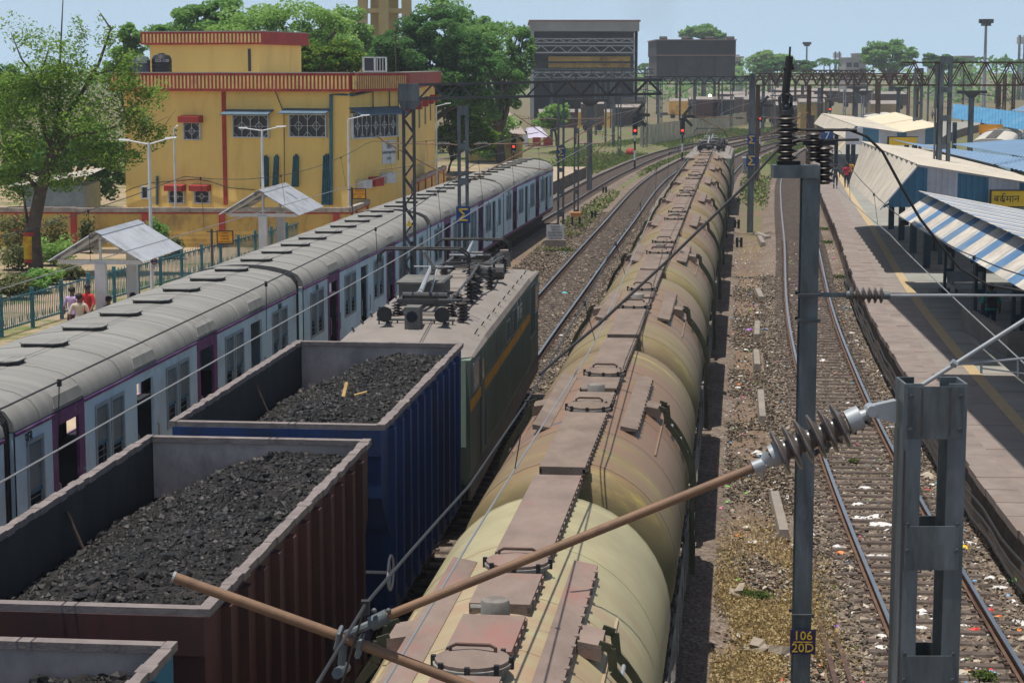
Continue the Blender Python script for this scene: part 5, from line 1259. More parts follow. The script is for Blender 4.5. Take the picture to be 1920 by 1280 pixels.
pipe([(FF, 622, 384), (FF, 622, 178), (FC, 657, 178)], .09); pipe([(FC, 657, 179), (FC, 705, 168), (FC, 709, 160)], .07, steel); pipe([(FF, 296, 384), (FF, 296, 330)], .07, chaj)
pipe([(FF, 519, 138), (FF, 517, 170), (FF, 533, 210)], .025, black, 'cable'); pipe([(FF, 236, 360), (FF, 252, 352), (FF, 285, 343), (FF, 370, 336), (FF, 395, 340), (FF, 430, 352), (FF, 480, 356)], .02, black, 'cable')
pipe([(FF, 534, 212), (FF, 535, 384)], .02, black, 'cable'); pipe([(FF, 240, 178), (FF, 243, 290)], .04, ywall2, 'drain_pipe')
for u in (697, 728, 747): pipe([(FC, u - .5, 136), (FC, u, 250)] if u < 745 else [(FC, 744, 136), (FC, 744, 300)], .03, steel_d, 'cable')
for u0, u1, v0 in ((492, 505, 289), (514, 523, 288), (550, 561, 287), (606, 622, 286)):       # folded blue sheets standing against the wall
    b = MB(); s0, zz = FF.at(u0, v0); s1, z0 = FF.at(u1, 350 if u0 < 600 else 384)
    for k in range(4):
        q = s0 + (s1 - s0) * k / 4; b.hexa([FF.w(q, .05, z0), FF.w(q + (s1 - s0) / 4, .05, z0), FF.w(q + (s1 - s0) / 4 - .02, .3, z0), FF.w(q, .3, z0)][::-1], [FF.w(q + .04, .02, zz - .1 * abs(k - 1.5)), FF.w(q + .1, .02, zz - .1 * abs(k - 1.5)), FF.w(q + .1, .12, zz - .15), FF.w(q + .04, .12, zz - .15)][::-1])
    bp('shutter_roll', b, mat('teal_sheet', (.02, .10, .14), .6, 0, .4, 3))
b = MB(); FC.pbox(b, 716, 264, 740, 306, .0, .05); bd = bp('notice_panel', b, white_p)
ang = math.atan2(FC.e.y, FC.e.x)
for i, s in enumerate(('RRI', 'BARDDHAMAN', 'E.RLY')):
    sx_, zz = FC.at(728, 275 + 11 * i); q = FC.w(sx_, .06, zz) - bo
    text('lettering', s, .32 if i == 0 else .2, black, bd, q, (math.pi / 2, 0, ang), ext=.003)
for k in range(5):      # windows and red hoods along the far side
    s = 6 + k * 9.5
    b = MB(); FR.box(b, s, s + 1.6, 5.6, 7.0, .0, .03); bp('window', b, wdark); b = MB(); FR.box(b, s - .2, s + 1.8, 7.0, 7.5, 0, .6); bp('red_hood', b, red_p)
for i, (u0, v0, u1, v1) in enumerate(((668, 338, 684, 352), (690, 332, 706, 348), (712, 324, 730, 342))):
    b = MB(); FC.pbox(b, u0, v0, u1, v1, .02, .45); bp('air_conditioner', b, wgrey if i != 1 else rtrim)
# tanks, cage, aerials standing on the roof
tankb = mat('water_tank_black', (.02, .021, .024), .5, 0, .2, 2); tankg = mat('water_tank_grey', (.085, .10, .125), .6, 0, .2, 2)
for u, v0, v1, w, m, lb, tx in ((264, 138, 103, 34, tankg, 'grey plastic water tank at the left end of the flat roof', 'C15/20'), (303, 138, 100, 37, tankb, 'black plastic water tank beside the stair room on the flat roof', 'CLS-1/20')):
    p = P(u, v1, 107.6); r = w / 2 / FPX * 107.6; h = p.z - 8.7; t = thing('water_tank', lb, 'water tank', (p.x, 107.6, 8.7), 0, 'roof water tanks')
    pr = [(r * .98, 0)]
    for k in range(5): z = h * .8 * k / 5; pr += [(r, z + .03), (r, z + h * .12), (r * .965, z + h * .14)]
    pr += [(r, h * .8), (r * .8, h * .92), (r * .32, h * .97), (r * .3, h)]
    b = MB(); b.lathe(pr, (0, 0, 0), (0, 0, 1), 24); b.build('shell', m, t, 30); text('lettering', tx, .2, white_p, t, (.1, -r - .01, h * .74), FACE_CAM)
t = thing('roof_cage', 'white mesh cage on the yellow building roof near its corner', 'cage', P(702, 134, 107)); b = MB()
for x in (-.6, 0, .6):
    for y in (0, .8): b.bar((x, y, -.3), (x, y, .75), .05, .05)
for z in (.0, .73):
    for y in (0, .8): b.bar((-.6, y, z), (.6, y, z), .05, .05)
    for x in (-.6, .6): b.bar((x, 0, z), (x, .8, z), .05, .05)
for x in (.15, .3, .45): b.bar((x, 0, 0), (x, 0, .73), .04, .03)
b.build('frame', white_p, t); b = MB(); b.box(-.55, -.05, .35, .4, .02, .7); b.build('mesh_panel', wdark, t)
p = P(742, 66, 112); t = thing('roof_aerial', 'thin brown aerial pole on the yellow building roof', 'aerial', (p.x, 112, 8.7)); b = MB(); h = p.z - 8.7; b.tube([(0, 0, 0), (0, 0, h)], .03, 6)
b.bar((0, 0, h), (-.18, 0, h - .25), .05, .03); b.bar((0, 0, h - .05), (.18, 0, h - .3), .05, .03); b.build('pole', rustst, t)
# ---------------------------------------------------------------- boundary wall with red posts
FW1 = Face((-40, 97.4), P(655, 388, 97)); FW2 = Face(P(655, 388, 97), P(835, 309, 140))
t = thing('boundary_wall', 'yellow boundary wall with red posts in front of the yellow building', 'wall', (-23, 97, .8)); wo = Vector(t.location)
for F in (FW1, FW2):
    b = MB(); F.box(b, 0, F.L, .5, 2.45, -.12, .06)
    for k in range(7): F.box(b, 0, F.L, .75 + k * .24, .765 + k * .24, .05, .066)
    b.build('wall', ywall2, t, 0, None, 0, wo)
    b = MB(); F.box(b, 0, F.L, 2.45, 2.53, -.14, .09, 0); b.build('red_band', rtrim, t, 0, None, 0, wo)
    b = MB(); n = int(F.L / 1.1)
    for k in range(n): F.box(b, F.L * k / n, F.L * (k + 1) / n - .01, 2.53, 2.74 + random.uniform(-.03, .03), -.16, .11)
    b.build('coping', capc, t, 0, None, 0, wo)
for u in (30, 139, 273, 417, 631):
    b = MB(); s, _z = FW1.at(u, 420); FW1.box(b, s - .15, s + .15, .5, 2.449, .05, .13); b.build('red_post', rtrim, t, 0, None, 0, wo)
for k in range(12):
    b = MB(); s = FW2.L * (k + .5) / 12; FW2.box(b, s - .15, s + .15, .5, 2.449, .05, .13); b.build('red_post', rtrim, t, 0, None, 0, wo)
# grey shed roof behind the wall
p = P(105, 380, 104); t = thing('shed', 'small grey sheet shed behind the boundary wall, behind the leaning tree', 'shed', (p.x, 104, .8)); b = MB(); b.box(-1.6, 1.5, 0, 4, 0, 2.6); b.build('wall', mat('grey_sheet_wall', (.23, .28, .30), .8), t)
b = MB(); b.sheet((-2.6, -.3, 2.5), (1.8, -.3, 3.15), (-2.6, 4.2, 2.7), (1.8, 4.2, 3.35), 14, .04, .01); b.build('roof', mat('old_sheet_roof', (.40, .37, .33), .9, 0, .3, 2), t)
# ---------------------------------------------------------------- teal railing
teal = mat('teal_railing', (.04, .17, .22), .7, 0, .25, 2, 0, 1, (.10, .12, .11), .4, 2)
FA, FB = G(-60, 646, .9), G(640, 437, .9); L_ = (FB - FA).length
t = thing('railing', 'teal iron railing along the low platform behind the passenger train', 'railing', FA)
e = (FB - FA) / L_; n = int(L_ / 2.3)
for k in range(n + 1):
    p = e * (L_ * k / n); b = MB(); b.box(p.x - .06, p.x + .06, p.y - .06, p.y + .06, -.1, 1.28); b.build('railing_post', teal, t)
for k in range(n):
    b = MB(); p0 = e * (L_ * k / n); p1 = e * (L_ * (k + 1) / n)
    for z in (.15, 1.08): b.bar(p0 + Vector((0, 0, z)), p1 + Vector((0, 0, z)), .04, .05)
    for j in range(1, 16):
        q = p0.lerp(p1, j / 16); b.bar(q + Vector((0, 0, .1)), q + Vector((0, 0, 1.2 if j % 2 else 1.08)), .022, .022)
    for j in range(4):
        q = p0.lerp(p1, (j + .5) / 4); ex = e * .12
        b.tube([q - ex + Vector((0, 0, .85)), q - ex * .7 + Vector((0, 0, 1.02)), q + Vector((0, 0, 1.1)), q + ex * .7 + Vector((0, 0, 1.02)), q + ex + Vector((0, 0, .85))], .012, 5)
        b.tube([q - ex + Vector((0, 0, .45)), q - ex * .7 + Vector((0, 0, .25)), q + Vector((0, 0, .2)), q + ex * .7 + Vector((0, 0, .25)), q + ex + Vector((0, 0, .45))], .012, 5)
    b.build('railing_panel', teal, t)
# ---------------------------------------------------------------- platform shelters
shr = mat('shelter_sheet_roof', (.50, .52, .55), .4, .55, .15, 1.5, 0, 1, (.30, .30, .30), .35, 1.2)
shu = mat('shelter_underside', (.30, .31, .33), .7, .1)
def shelter(x0, y0, x1, y1, hw, ze, zr, label, posts):
    t = thing('platform_shelter', label, 'shelter', ((x0 + x1) / 2, (y0 + y1) / 2, .9), -math.atan2(x1 - x0, y1 - y0), 'gabled platform shelters'); h = math.hypot(x1 - x0, y1 - y0) / 2; ze -= .9; zr -= .9
    for s in (-1, 1):
        b = MB(); b.sheet((s * hw, -h, ze), (s * hw, h, ze), (s * .03, -h, zr), (s * .03, h, zr), 22, .035, .008); b.build('roof_sheet', shr, t)
    b = MB(); b.prism([(-.22, -h, zr - .06), (0, -h, zr + .05), (.22, -h, zr - .06), (0, -h, zr + .02)], (0, 2 * h, 0)); b.build('ridge_cap', shr, t)
    for y in posts:
        b = MB(); b.box(-.17, .17, y - .12, y + .12, -.1, ze - .1); b.build('post', white_p, t)
        b = MB(); b.box(-hw * .85, hw * .85, y - .06, y + .06, ze - .12, ze + .02)
        for s in (-1, 1): b.bar((s * hw * .9, y, ze - .02), (0, y, zr - .12), .07, .1)
        b.bar((0, y, ze), (0, y, zr - .1), .07, .07); b.build('gable_frame', white_p, t)
    b = MB()
    for f in (.15, .5, .85):
        for s in (-1, 1): b.bar((s * hw * f, -h + .05, zr - .06 - (zr - ze) * f), (s * hw * f, h - .05, zr - .06 - (zr - ze) * f), .05, .06)
    b.build('purlin', shu, t)
shelter(-13.2, 63.2, -12.75, 68.2, 1.55, 3.35, 4.27, 'gabled grey sheet shelter closest to the standing men', (-2.0, 1.6))
shelter(-10.5, 83, -10.0, 88.4, 1.7, 3.4, 4.4, 'gabled grey sheet shelter in front of the yellow building', (-2.0, 1.6))
# ---------------------------------------------------------------- lamp posts, signs
def lamp(u, v, D, lb, arms, base=.9, group='platform lamp posts'):
    p = P(u, v, D); t = thing('lamp_post', lb, 'lamp post', (p.x, D, base), 0, group); z = p.z - base
    b = MB(); b.tube([(0, 0, 0), (0, 0, z)], [.075, .05], 8); b.build('pole', white_p, t, 40)
    for dx, dz in arms:
        b = MB(); b.tube([(0, 0, z - .05), (dx * .75, 0, z + dz * .8)], .028, 6); b.build('lamp_arm', white_p, t)
        b = MB(); b.hexa([(dx * .7 - .02, -.09, z + dz * .75), (dx * 1.15, -.09, z + dz), (dx * 1.15, .09, z + dz), (dx * .7 - .02, .09, z + dz * .75)], [(dx * .7 - .02, -.07, z + dz * .75 + .06), (dx * 1.15, -.07, z + dz + .05), (dx * 1.15, .07, z + dz + .05), (dx * .7 - .02, .07, z + dz * .75 + .06)]); b.build('lamp_head', white_p, t)
lamp(279, 268, 70, 'white twin arm lamp post behind the shelter nearest the standing men', [(-.9, .09), (.85, .17)]); lamp(491, 243, 86, 'white twin arm lamp post through the shelter before the yellow building', [(-.85, .05), (.9, .12)])
lamp(326, 240, 98.4, 'white single post with short bent head against the yellow wall', [(.2, .1)], .8); lamp(653, 222, 97.5, 'white lamp post with one arm at the yellow building corner', [(.9, .14)], .8); lamp(818, 198, 126, 'white lamp post with one arm beside the lattice mast boom', [(.8, .12)], .8)
orange = mat('orange_board', (.70, .30, .015), .6, 0, .12, 2)
def oboard(u0, v0, u1, v1, D, lb, pu, lines, sz):
    a = P(u0, v0, D); c = P(u1, v1, D); pp = P(pu, 420, D); t = thing('sign_board', lb, 'sign', (pp.x, D, .9), 0, 'orange platform signs'); x0, x1, z1, z0 = a.x - pp.x, c.x - pp.x, a.z - .9, c.z - .9
    b = MB(); b.box(x0, x1, -.02, .02, z0, z1); bo_ = b.build('board', orange, t)
    b = MB(); q = .04
    for (xa, xb, za, zb) in ((x0 - q, x0, z0 - q, z1 + q), (x1, x1 + q, z0 - q, z1 + q), (x0, x1, z0 - q, z0), (x0, x1, z1, z1 + q)): b.box(xa, xb, -.03, .03, za, zb)
    b.build('board_frame', black, bo_)
    for i, s in enumerate(lines): text('lettering', s, sz, black, bo_, ((x0 + x1) / 2, -.023, z1 - (i + .55) * (z1 - z0) / len(lines)), FACE_CAM, ext=.002)
    b = MB(); b.tube([(0, .05, 0), (0, .05, z1 + .1)], .05, 8); b.bar((-.2, .05, z1 - .02), (x1 if x1 > 0 else .1, .05, z1 - .02), .04, .04); b.build('pole', steel_d, t)
oboard(408, 434, 436, 456, 80, 'orange sign reading vendor compartment on the teal railing', 396, ['ভেন্ডর', 'VENDOR', 'LUGGAGE', 'COMPARTMENT'], .075)
oboard(662, 355, 685, 372, 97.2, 'orange warning sign at the corner of the boundary wall', 660, ['CAUTION', 'HIGH VOLTAGE', '25000'], .08)
for u, v, D, lb in ((496, 422, 86, 'white diamond station emblem on the lamp post before the second shelter'), (291, 489, 68.4, 'small white emblem shield under the roof edge of the nearest shelter')):
    p = P(u, v, D); t = thing('station_emblem', lb, 'emblem', (p.x, D - .2, p.z)); r = .32 if u > 400 else .22
    b = MB(); b.prism([(-r * .62, 0, 0), (0, 0, -r * 1.25), (r * .62, 0, 0), (0, 0, r * 1.25)], (0, .02, 0)); b.build('plate', white_p, t)
    b = MB(); k = 16
    for i in range(k):
        a, c = 2 * math.pi * i / k, 2 * math.pi * (i + 1) / k; b.bar((r * .42 * math.cos(a), -.008, r * .42 * math.sin(a)), (r * .42 * math.cos(c), -.008, r * .42 * math.sin(c)), .01, r * .16, 0, (0, 0, 1))
    b.build('red_ring', red_p, t); b = MB(); b.box(-r * .6, r * .6, -.02, -.012, -r * .12, r * .12); b.build('blue_bar', signblue, t)
# ---------------------------------------------------------------- canopies on the right platform
cwhite = mat('canopy_white_sheet', (.52, .48, .42), .65, .1, .16, .8, 0, 1, (.36, .31, .26), .5, 1.2)
cblue = mat('canopy_blue_sheet', (.085, .18, .32), .6, .1, .25, .8, 0, 1, (.17, .22, .28), .5, 1.2)
cgrey = mat('canopy_grey_sheet', (.33, .34, .35), .6, .1, .12, .8)
cbeige = mat('canopy_beige_sheet', (.50, .45, .37), .7, .1, .12, .6, 0, 1, (.37, .33, .27), .4, .6)
pblue = mat('panel_blue', (.05, .16, .25), .6, 0, .15, .8, 0, 1, (.07, .13, .18), .35, .8)
pwhite = mat('panel_pale', (.50, .50, .54), .65, 0, .12, .8, 0, 1, (.38, .37, .38), .35, .8)
skyb = mat('bright_blue_sheet', (.07, .235, .40), .55, .1, .15, .6, 0, 1, (.16, .30, .42), .3, .6)
pillb = mat('pillar_dark_blue', (.03, .06, .085), .6, .1, .25, 2)
def sheet_obj(name, m, parent, o, *a, **k):
    b = MB(); pts = [Vector(p) - o for p in a[:4]]; b.sheet(*pts, *a[4:], **k); return b.build(name, m, parent)
def lin(p, q, y): t = (y - p[1]) / (q[1] - p[1]); return Vector((p[0] + (q[0] - p[0]) * t, y, p[2] + (q[2] - p[2]) * t))
E0 = P(1683, 405, 79); E1 = G(1920, 545, E0.z); U0 = P(1722, 358, 79); U1 = G(1920, 448, U0.z)
t = thing('platform_canopy', 'white and blue striped platform canopy with drooping eave', 'canopy', (E0.x + 2, 79, 1.0)); o = Vector(t.location)
yn = 20; En = lin(E0, E1, yn); Un = lin(U0, U1, yn); dv = Vector((1.25, 0, .86)); n = 240
sheet_obj('eave_sheet', [cwhite, cblue, cgrey], t, o, E0, En, E0 + dv, En + dv, n, .016, .006, mats=(0, 0, 0, 0, 0, 0, 2, 0, 1, 1, 1, 1, 1), band=1)
dr = Vector((5.2, 0, -.95)); sheet_obj('roof_sheet', [cwhite, cblue, cgrey], t, o, U0, Un, U0 + dr, Un + dr, n, .016, .006, mats=(0, 0, 0, 0, 1, 1, 0, 2, 2, 1, 1), band=1)
dr2 = Vector((1.4, 0, -.9)); Q0, Qn = U0 + dr + Vector((-.4, 0, -.1)), Un + dr + Vector((-.4, 0, -.1)); sheet_obj('eave_sheet', [cwhite, cblue, cgrey], t, o, Q0, Qn, Q0 + dr2, Qn + dr2, n, .016, .006, mats=(0, 0, 0, 0, 0, 0, 2, 0, 1, 1, 1, 1, 1), band=1)
for k, y in enumerate((75.8, 68.6, 61.4, 54.2, 47, 39.8, 32.6, 25.4)):
    xe = lin(E0, E1, y).x; xp = xe + 1.6
    for s in (-.14, .14): b = MB(); b.box(xp + s - .045, xp + s + .045, y - .09, y + .09, 1.0, 4.15); b.build('pillar_leg', pillb, t, 0, None, 0, o)
    b = MB()
    for z in (1.7, 2.5, 3.3): b.box(xp - .093, xp + .093, y - .095, y - .08, z, z + .2)
    b.box(xp - .3, xp + .3, y - .3, y + .3, 1.0, 1.12); b.build('pillar_batten', pillb, t, 0, None, 0, o)
    b = MB(); b.bar((xe + .1, y, 3.5), (xe + 1.2, y, 4.25), .07, .1); b.bar((xe + 1.0, y, 4.3), (xe + 6.0, y, 3.62), .08, .14); b.bar((xp, y, 3.4), (xe + .4, y, 3.75), .05, .06); b.bar((xp, y, 3.2), (xp + 1.6, y, 3.95), .05, .06); b.build('roof_bracket', pillb, t, 0, None, 0, o)
b = MB()
for d in (.15, .65, 1.15): b.bar(E0 + dv * d / 1.25 - o + Vector((0, 0, -.05)), En + dv * d / 1.25 - o + Vector((0, 0, -.05)), .05, .06)
b.build('purlin', pillb, t)
b = MB(); pz = P(1690, 418, 79) - o; b.box(pz.x - .05, pz.x + .3, 0.0, .3, pz.z - .1, pz.z + .12); b.build('gutter_end', black, t)
# beige canopy with blue and white gable panels
C0 = P(1650, 393, 82.7); C1 = P(1593, 343, 107); T0 = P(1722, 310, 82.7); T1 = P(1617, 267, 108)
t = thing('platform_canopy', 'beige sheet canopy with blue and pale gable panels and station name board', 'canopy', (T0.x + 3, 82.7, 1.0)); o = Vector(t.location)
sheet_obj('eave_sheet', cbeige, t, o, C0, C1, T0, T1, 13, .085, .008)
R0 = P(1960, 347, 82.6); R1 = Vector((R0.x + 2.6, 108, R0.z + .1)); sheet_obj('roof_sheet', cbeige, t, o, T0 + Vector((-.1, -.15, .05)), T1 + Vector((-.1, 0, .05)), R0 + Vector((0, -.15, 0)), R1, 44, .035, .006)
Fg = Face((C0.x - 1, 82.75), (C0.x + 12, 82.75)); zb_ = 3.75
edges = [1668, 1738, 1795, 1853, 1911, 1965]
for i, (ua, ub) in enumerate(zip(edges, edges[1:])):
    sa, _ = Fg.at(ua, 350); sb, _ = Fg.at(ub, 350); b = MB()
    def ztop(u): return Fg.at(u, np.interp(u, [1650, 1722, 1960], [393, 311, 347]))[1] - .03
    nn = 10
    for k in range(nn):
        u0, u1 = ua + (ub - ua) * k / nn, ua + (ub - ua) * (k + 1) / nn; s0, s1 = Fg.at(u0, 350)[0], Fg.at(u1, 350)[0]; oo = .03 * (k % 2)
        b.hexa([Fg.w(s0, oo, zb_), Fg.w(s1, oo, zb_), Fg.w(s1, -.05, zb_), Fg.w(s0, -.05, zb_)], [Fg.w(s0, oo, max(zb_ + .02, ztop(u0))), Fg.w(s1, oo, max(zb_ + .02, ztop(u1))), Fg.w(s1, -.05, max(zb_ + .02, ztop(u1))), Fg.w(s0, -.05, max(zb_ + .02, ztop(u0)))])
    b.build('gable_panel', pblue if i % 2 == 0 else pwhite, t, 0, None, 0, o)
b = MB(); b.bar((T0.x, 82.7, T0.z - .02), (R0.x, 82.7, R0.z - .02), .06, .08); b.bar(T0, C0, .05, .06); b.build('barge_board', pwhite, t, 0, None, 0, o)
for k, y in enumerate((85, 92, 99, 106)):
    x = lin(C0, C1, y).x + 2.2; b = MB(); b.box(x - .14, x + .14, y - .1, y + .1, 1.0, 4.6); b.build('pillar', pillb, t, 0, None, 0, o); b = MB(); b.bar((x - 1.9, y, 3.6), (x, y, 4.7), .06, .08); b.bar((x, y, 4.6), (x + 5, y, 4.5), .08, .1); b.build('roof_bracket', pillb, t, 0, None, 0, o)
# station name board
D = 82.4; a = P(1859, 358, D); c = P(1990, 387, D)
t = thing('station_name_board', 'yellow station name board with black Hindi lettering on the beige canopy', 'name board', ((a.x + c.x) / 2, D, (a.z + c.z) / 2)); o = Vector(t.location); w, h = (c.x - a.x) / 2, (a.z - c.z) / 2
b = MB(); b.box(-w, w, 0, .06, -h, h); b.build('board', yel_p, t); b = MB()
for (xa, xb, za, zb) in ((-w - .05, -w, -h - .05, h + .05), (w, w + .05, -h - .05, h + .05), (-w, w, -h - .05, -h), (-w, w, h, h + .05)): b.box(xa, xb, -.03, .09, za, zb)
b.build('board_frame', black, t)
zl = -.02; S_ = .40
x = -w + .1
def glyph(s, x, z, sz, sx=1.0): text('lettering', s, sz, black, t, (x, -.008, z), FACE_CAM, 'LEFT', .003, sx)
glyph('ब', x, zl, S_); glyph('द', x + .24, zl, S_); glyph('ध', x + .33, zl - .05, S_ * .62); glyph('मान', x + .50, zl, S_); glyph('जं.', x + 1.33, zl, S_)
b = MB(); b.tube([(x + .36, -.008, zl + .13), (x + .37, -.008, zl + .21), (x + .43, -.008, zl + .24), (x + .48, -.008, zl + .20)], .016, 5); b.bar((x + .02, -.008, zl + .115), (x + .52, -.008, zl + .115), .01, .025); b.build('lettering', black, t)
# big blue roof behind
t = thing('platform_canopy', 'wide plain blue sheet canopy behind the beige canopy', 'canopy', P(1790, 290, 100)); t.location.z = 1; o = Vector(t.location)
a0, a1 = P(1672, 262, 114), P(1945, 328, 88); v0, v1 = P(1690, 266, 116), P(1945, 300, 93); k0, k1 = P(1895, 263, 128), P(1990, 262, 110)
m0 = P(1785, 271, 118)
sheet_obj('roof_sheet', mat('pale_blue_sheet', (.17, .27, .40), .55, .1, .12, .6, 0, 1, (.20, .29, .40), .3, .6), t, o, a0, a1, a0 + Vector((1.0, .6, -.2)), v1, 40, .03, .006)
sheet_obj('roof_sheet', mat('pale_blue_sheet', (.24, .36, .50)), t, o, m0, v1 + Vector((0, .3, .02)), k0, k1, 34, .035, .006)
for y, x in ((98, 25.4), (106, 26.5), (114, 27.5)): b = MB(); b.box(x - .12, x + .12, y - .12, y + .12, 1.0, 4.6); b.build('pillar', pillb, t, 0, None, 0, o)
# far beige / cream canopy
Z = lambda u, v, D: P(u, v, D)
t = thing('platform_canopy', 'far dusty beige canopy with cream roof and pale gable panels', 'canopy', P(1640, 260, 155)); t.location.z = 1; o = Vector(t.location)
sheet_obj('eave_sheet', cbeige, t, o, Z(1584, 259, 150), Z(1526, 232, 200), Z(1604, 237, 150), Z(1540, 214, 200), 24, .06, .02)
sheet_obj('roof_sheet', cbeige, t, o, Z(1604, 236, 150), Z(1540, 213, 200), Z(1690, 248, 148), Z(1620, 222, 200), 24, .06, .02)
sheet_obj('roof_sheet', mat('cream_sheet', (.60, .52, .37), .7, 0, .1, .5), t, o, Z(1692, 248, 148), Z(1612, 223, 200), Z(1763, 236, 148), Z(1678, 211, 200), 26, .06, .02)
for i, (ua, ub, va, vb) in enumerate(((1586, 1618, 244, 239), (1618, 1648, 239, 243), (1648, 1682, 243, 248), (1682, 1700, 249, 248), (1700, 1735, 247, 242), (1735, 1762, 242, 237))):
    b = MB(); p, q = Z(ua, va, 149), Z(ub, vb, 149); zz = Z(1600, 271, 149).z; b.hexa([(p.x, 149, zz), (q.x, 149, zz), (q.x, 149.1, zz), (p.x, 149.1, zz)], [(p.x, 149, p.z), (q.x, 149, q.z), (q.x, 149.1, q.z), (p.x, 149.1, p.z)]); b.build('gable_panel', pblue if i in (1, 3, 5) else pwhite, t, 0, None, 0, o)
for u, D in ((1600, 152), (1640, 155), (1700, 155), (1568, 175), (1590, 165), (1552, 190)): p = Z(u, 270, D); b = MB(); b.box(p.x - .15, p.x + .15, D - .15, D + .15, 1.0, 4.2); b.build('pillar', pillb, t, 0, None, 0, o)
# number board on the far canopy, yellow board by the cream roof
t = thing('platform_number_board', 'small blue board with white figure seven under the far beige canopy', 'number board', Z(1551, 255, 148)); b = MB(); b.box(-.45, .45, 0, .06, -.5, .5); b.build('board', signblue, t); text('lettering', '7', .8, white_p, t, (0, -.01, 0), FACE_CAM)
t = thing('hanging_board', 'long yellow board edge seen under the blue canopy end', 'board', Z(1693, 265, 130)); b = MB(); b.box(-.9, .9, 0, .08, -.25, .25); b.build('board', yel_p, t); b = MB(); b.box(-1, 1, .0, .1, .25, .3); b.box(-1, -.9, 0, .1, -.3, .25); b.build('board_frame', black, t)
# bright blue far canopy
t = thing('platform_canopy', 'bright blue canopy over a distant platform', 'canopy', P(1850, 260, 190)); t.location.z = 0; o = Vector(t.location)
sheet_obj('roof_sheet', skyb, t, o, Z(1785, 222, 200), Z(1970, 253, 175), Z(1787, 195, 206), Z(1970, 218, 181), 30, .06, .02)
sheet_obj('roof_sheet', mat('pale_blue_sheet', (.24, .36, .50)), t, o, Z(1895, 208, 196), Z(1975, 214, 184), Z(1922, 198, 205), Z(1985, 206, 195), 14, .06, .02)
for u in (1790, 1842, 1875, 1890, 1910): p = Z(u, 240, 195); b = MB(); b.box(p.x - .18, p.x + .18, 194.8, 195.2, 0, 4.3); b.build('pillar', pillb, t, 0, None, 0, o)
t = thing('hanging_board', 'orange board hanging under the bright blue canopy', 'board', Z(1858, 242, 186)); b = MB(); b.box(-1.1, 1.1, 0, .1, -.42, .42); b.build('board', orange, t); b = MB()
for x in (-.9, .9): b.bar((x, .05, .42), (x, .05, .9), .05, .05)
b.build('hanger', black, t)
# coaches standing beyond the platform (only their pale roofs clear the canopies)
prf = mat('coach_roof_cream', (.50, .47, .41), .7, 0, .1, .7)
for (a, c, lb) in (((37.6, 158), (44.2, 182), 'cream roofed coach standing beyond the wide blue canopy'), ((40.0, 235), (48.5, 262), 'pale roofed coach end behind the far beige canopy'), ((44.6, 183.5), (51.5, 206), 'cream roofed coach behind the posts of the bright blue canopy')):
    l = Vector(((a[0] + c[0]) / 2, (a[1] + c[1]) / 2, 0)); q = dup(cB, l, -math.atan2(c[0] - a[0], c[1] - a[1]), lb, 'coaches beyond the platform')
    for ch in q.children:
        if ch.name.startswith('roof'): 
            ch.data = ch.data.copy(); ch.data.materials[0] = prf
# added roof slabs out of view, there only to shade the near paving
b = MB(); hr = mat('high_roof_sheet', (.4, .4, .4))
def add_shade_roof(ya, yb, ra, rb):
    p = [PE(ya, 1.15), PE(yb, .35), PE(yb, rb), PE(ya, ra)]; b.prism([(q.x - 1.6, q.y - 2.5, 13.6) for q in p], (0, 0, .15))
add_shade_roof(58.8, 77.5, 2.5, 1.9); add_shade_roof(14, 57, 3.4, 2.6)
tag(b.build('added_shade_roof', hr), kind='structure')
# bench and stuff under the near canopy
bx = mat('bench_steel', (.30, .33, .35), .4, .5)
for (u, v, lb) in ((1815, 555, 'grey steel bench under the striped canopy beside the man with a backpack'), (1866, 585, 'grey steel bench under the striped canopy, deeper in the shade')):
    p = G(u, v, 1.0); t = thing('bench', lb, 'bench', p, .1, 'benches under the striped canopy'); b = MB(); b.box(-.75, .75, -.2, .22, .42, .46); b.build('seat', bx, t); b = MB(); b.hexa([(-.75, .2, .5), (.75, .2, .5), (.75, .23, .5), (-.75, .23, .5)], [(-.75, .32, .9), (.75, .32, .9), (.75, .35, .9), (-.75, .35, .9)]); b.build('backrest', bx, t)
    for x in (-.6, .6): b = MB(); b.box(x - .03, x + .03, -.18, .2, 0, .42); b.box(x - .03, x + .03, .18, .24, .4, .6); b.build('leg', bx, t)
p = G(1893, 668, 1.0); t = thing('planter_wall', 'low concrete wall corner on the shaded platform', 'wall', p); b = MB(); b.box(-.1, 4, -.1, .1, 0, .75); b.box(-.1, .1, .1, 6, 0, .75); b.build('wall', conc, t)
p = G(1762, 507, 1.0); t = thing('concrete_footing', 'round concrete footing with short post beside the canopy pillar', 'footing', p); b = MB(); b.lathe([(.42, 0), (.42, .18), (.36, .26)], (0, 0, 0), (0, 0, 1), 16); b.build('footing', conc, t, 40); b = MB(); b.box(-.08, .08, -.08, .08, .2, 2.6); b.build('post', pillb, t)
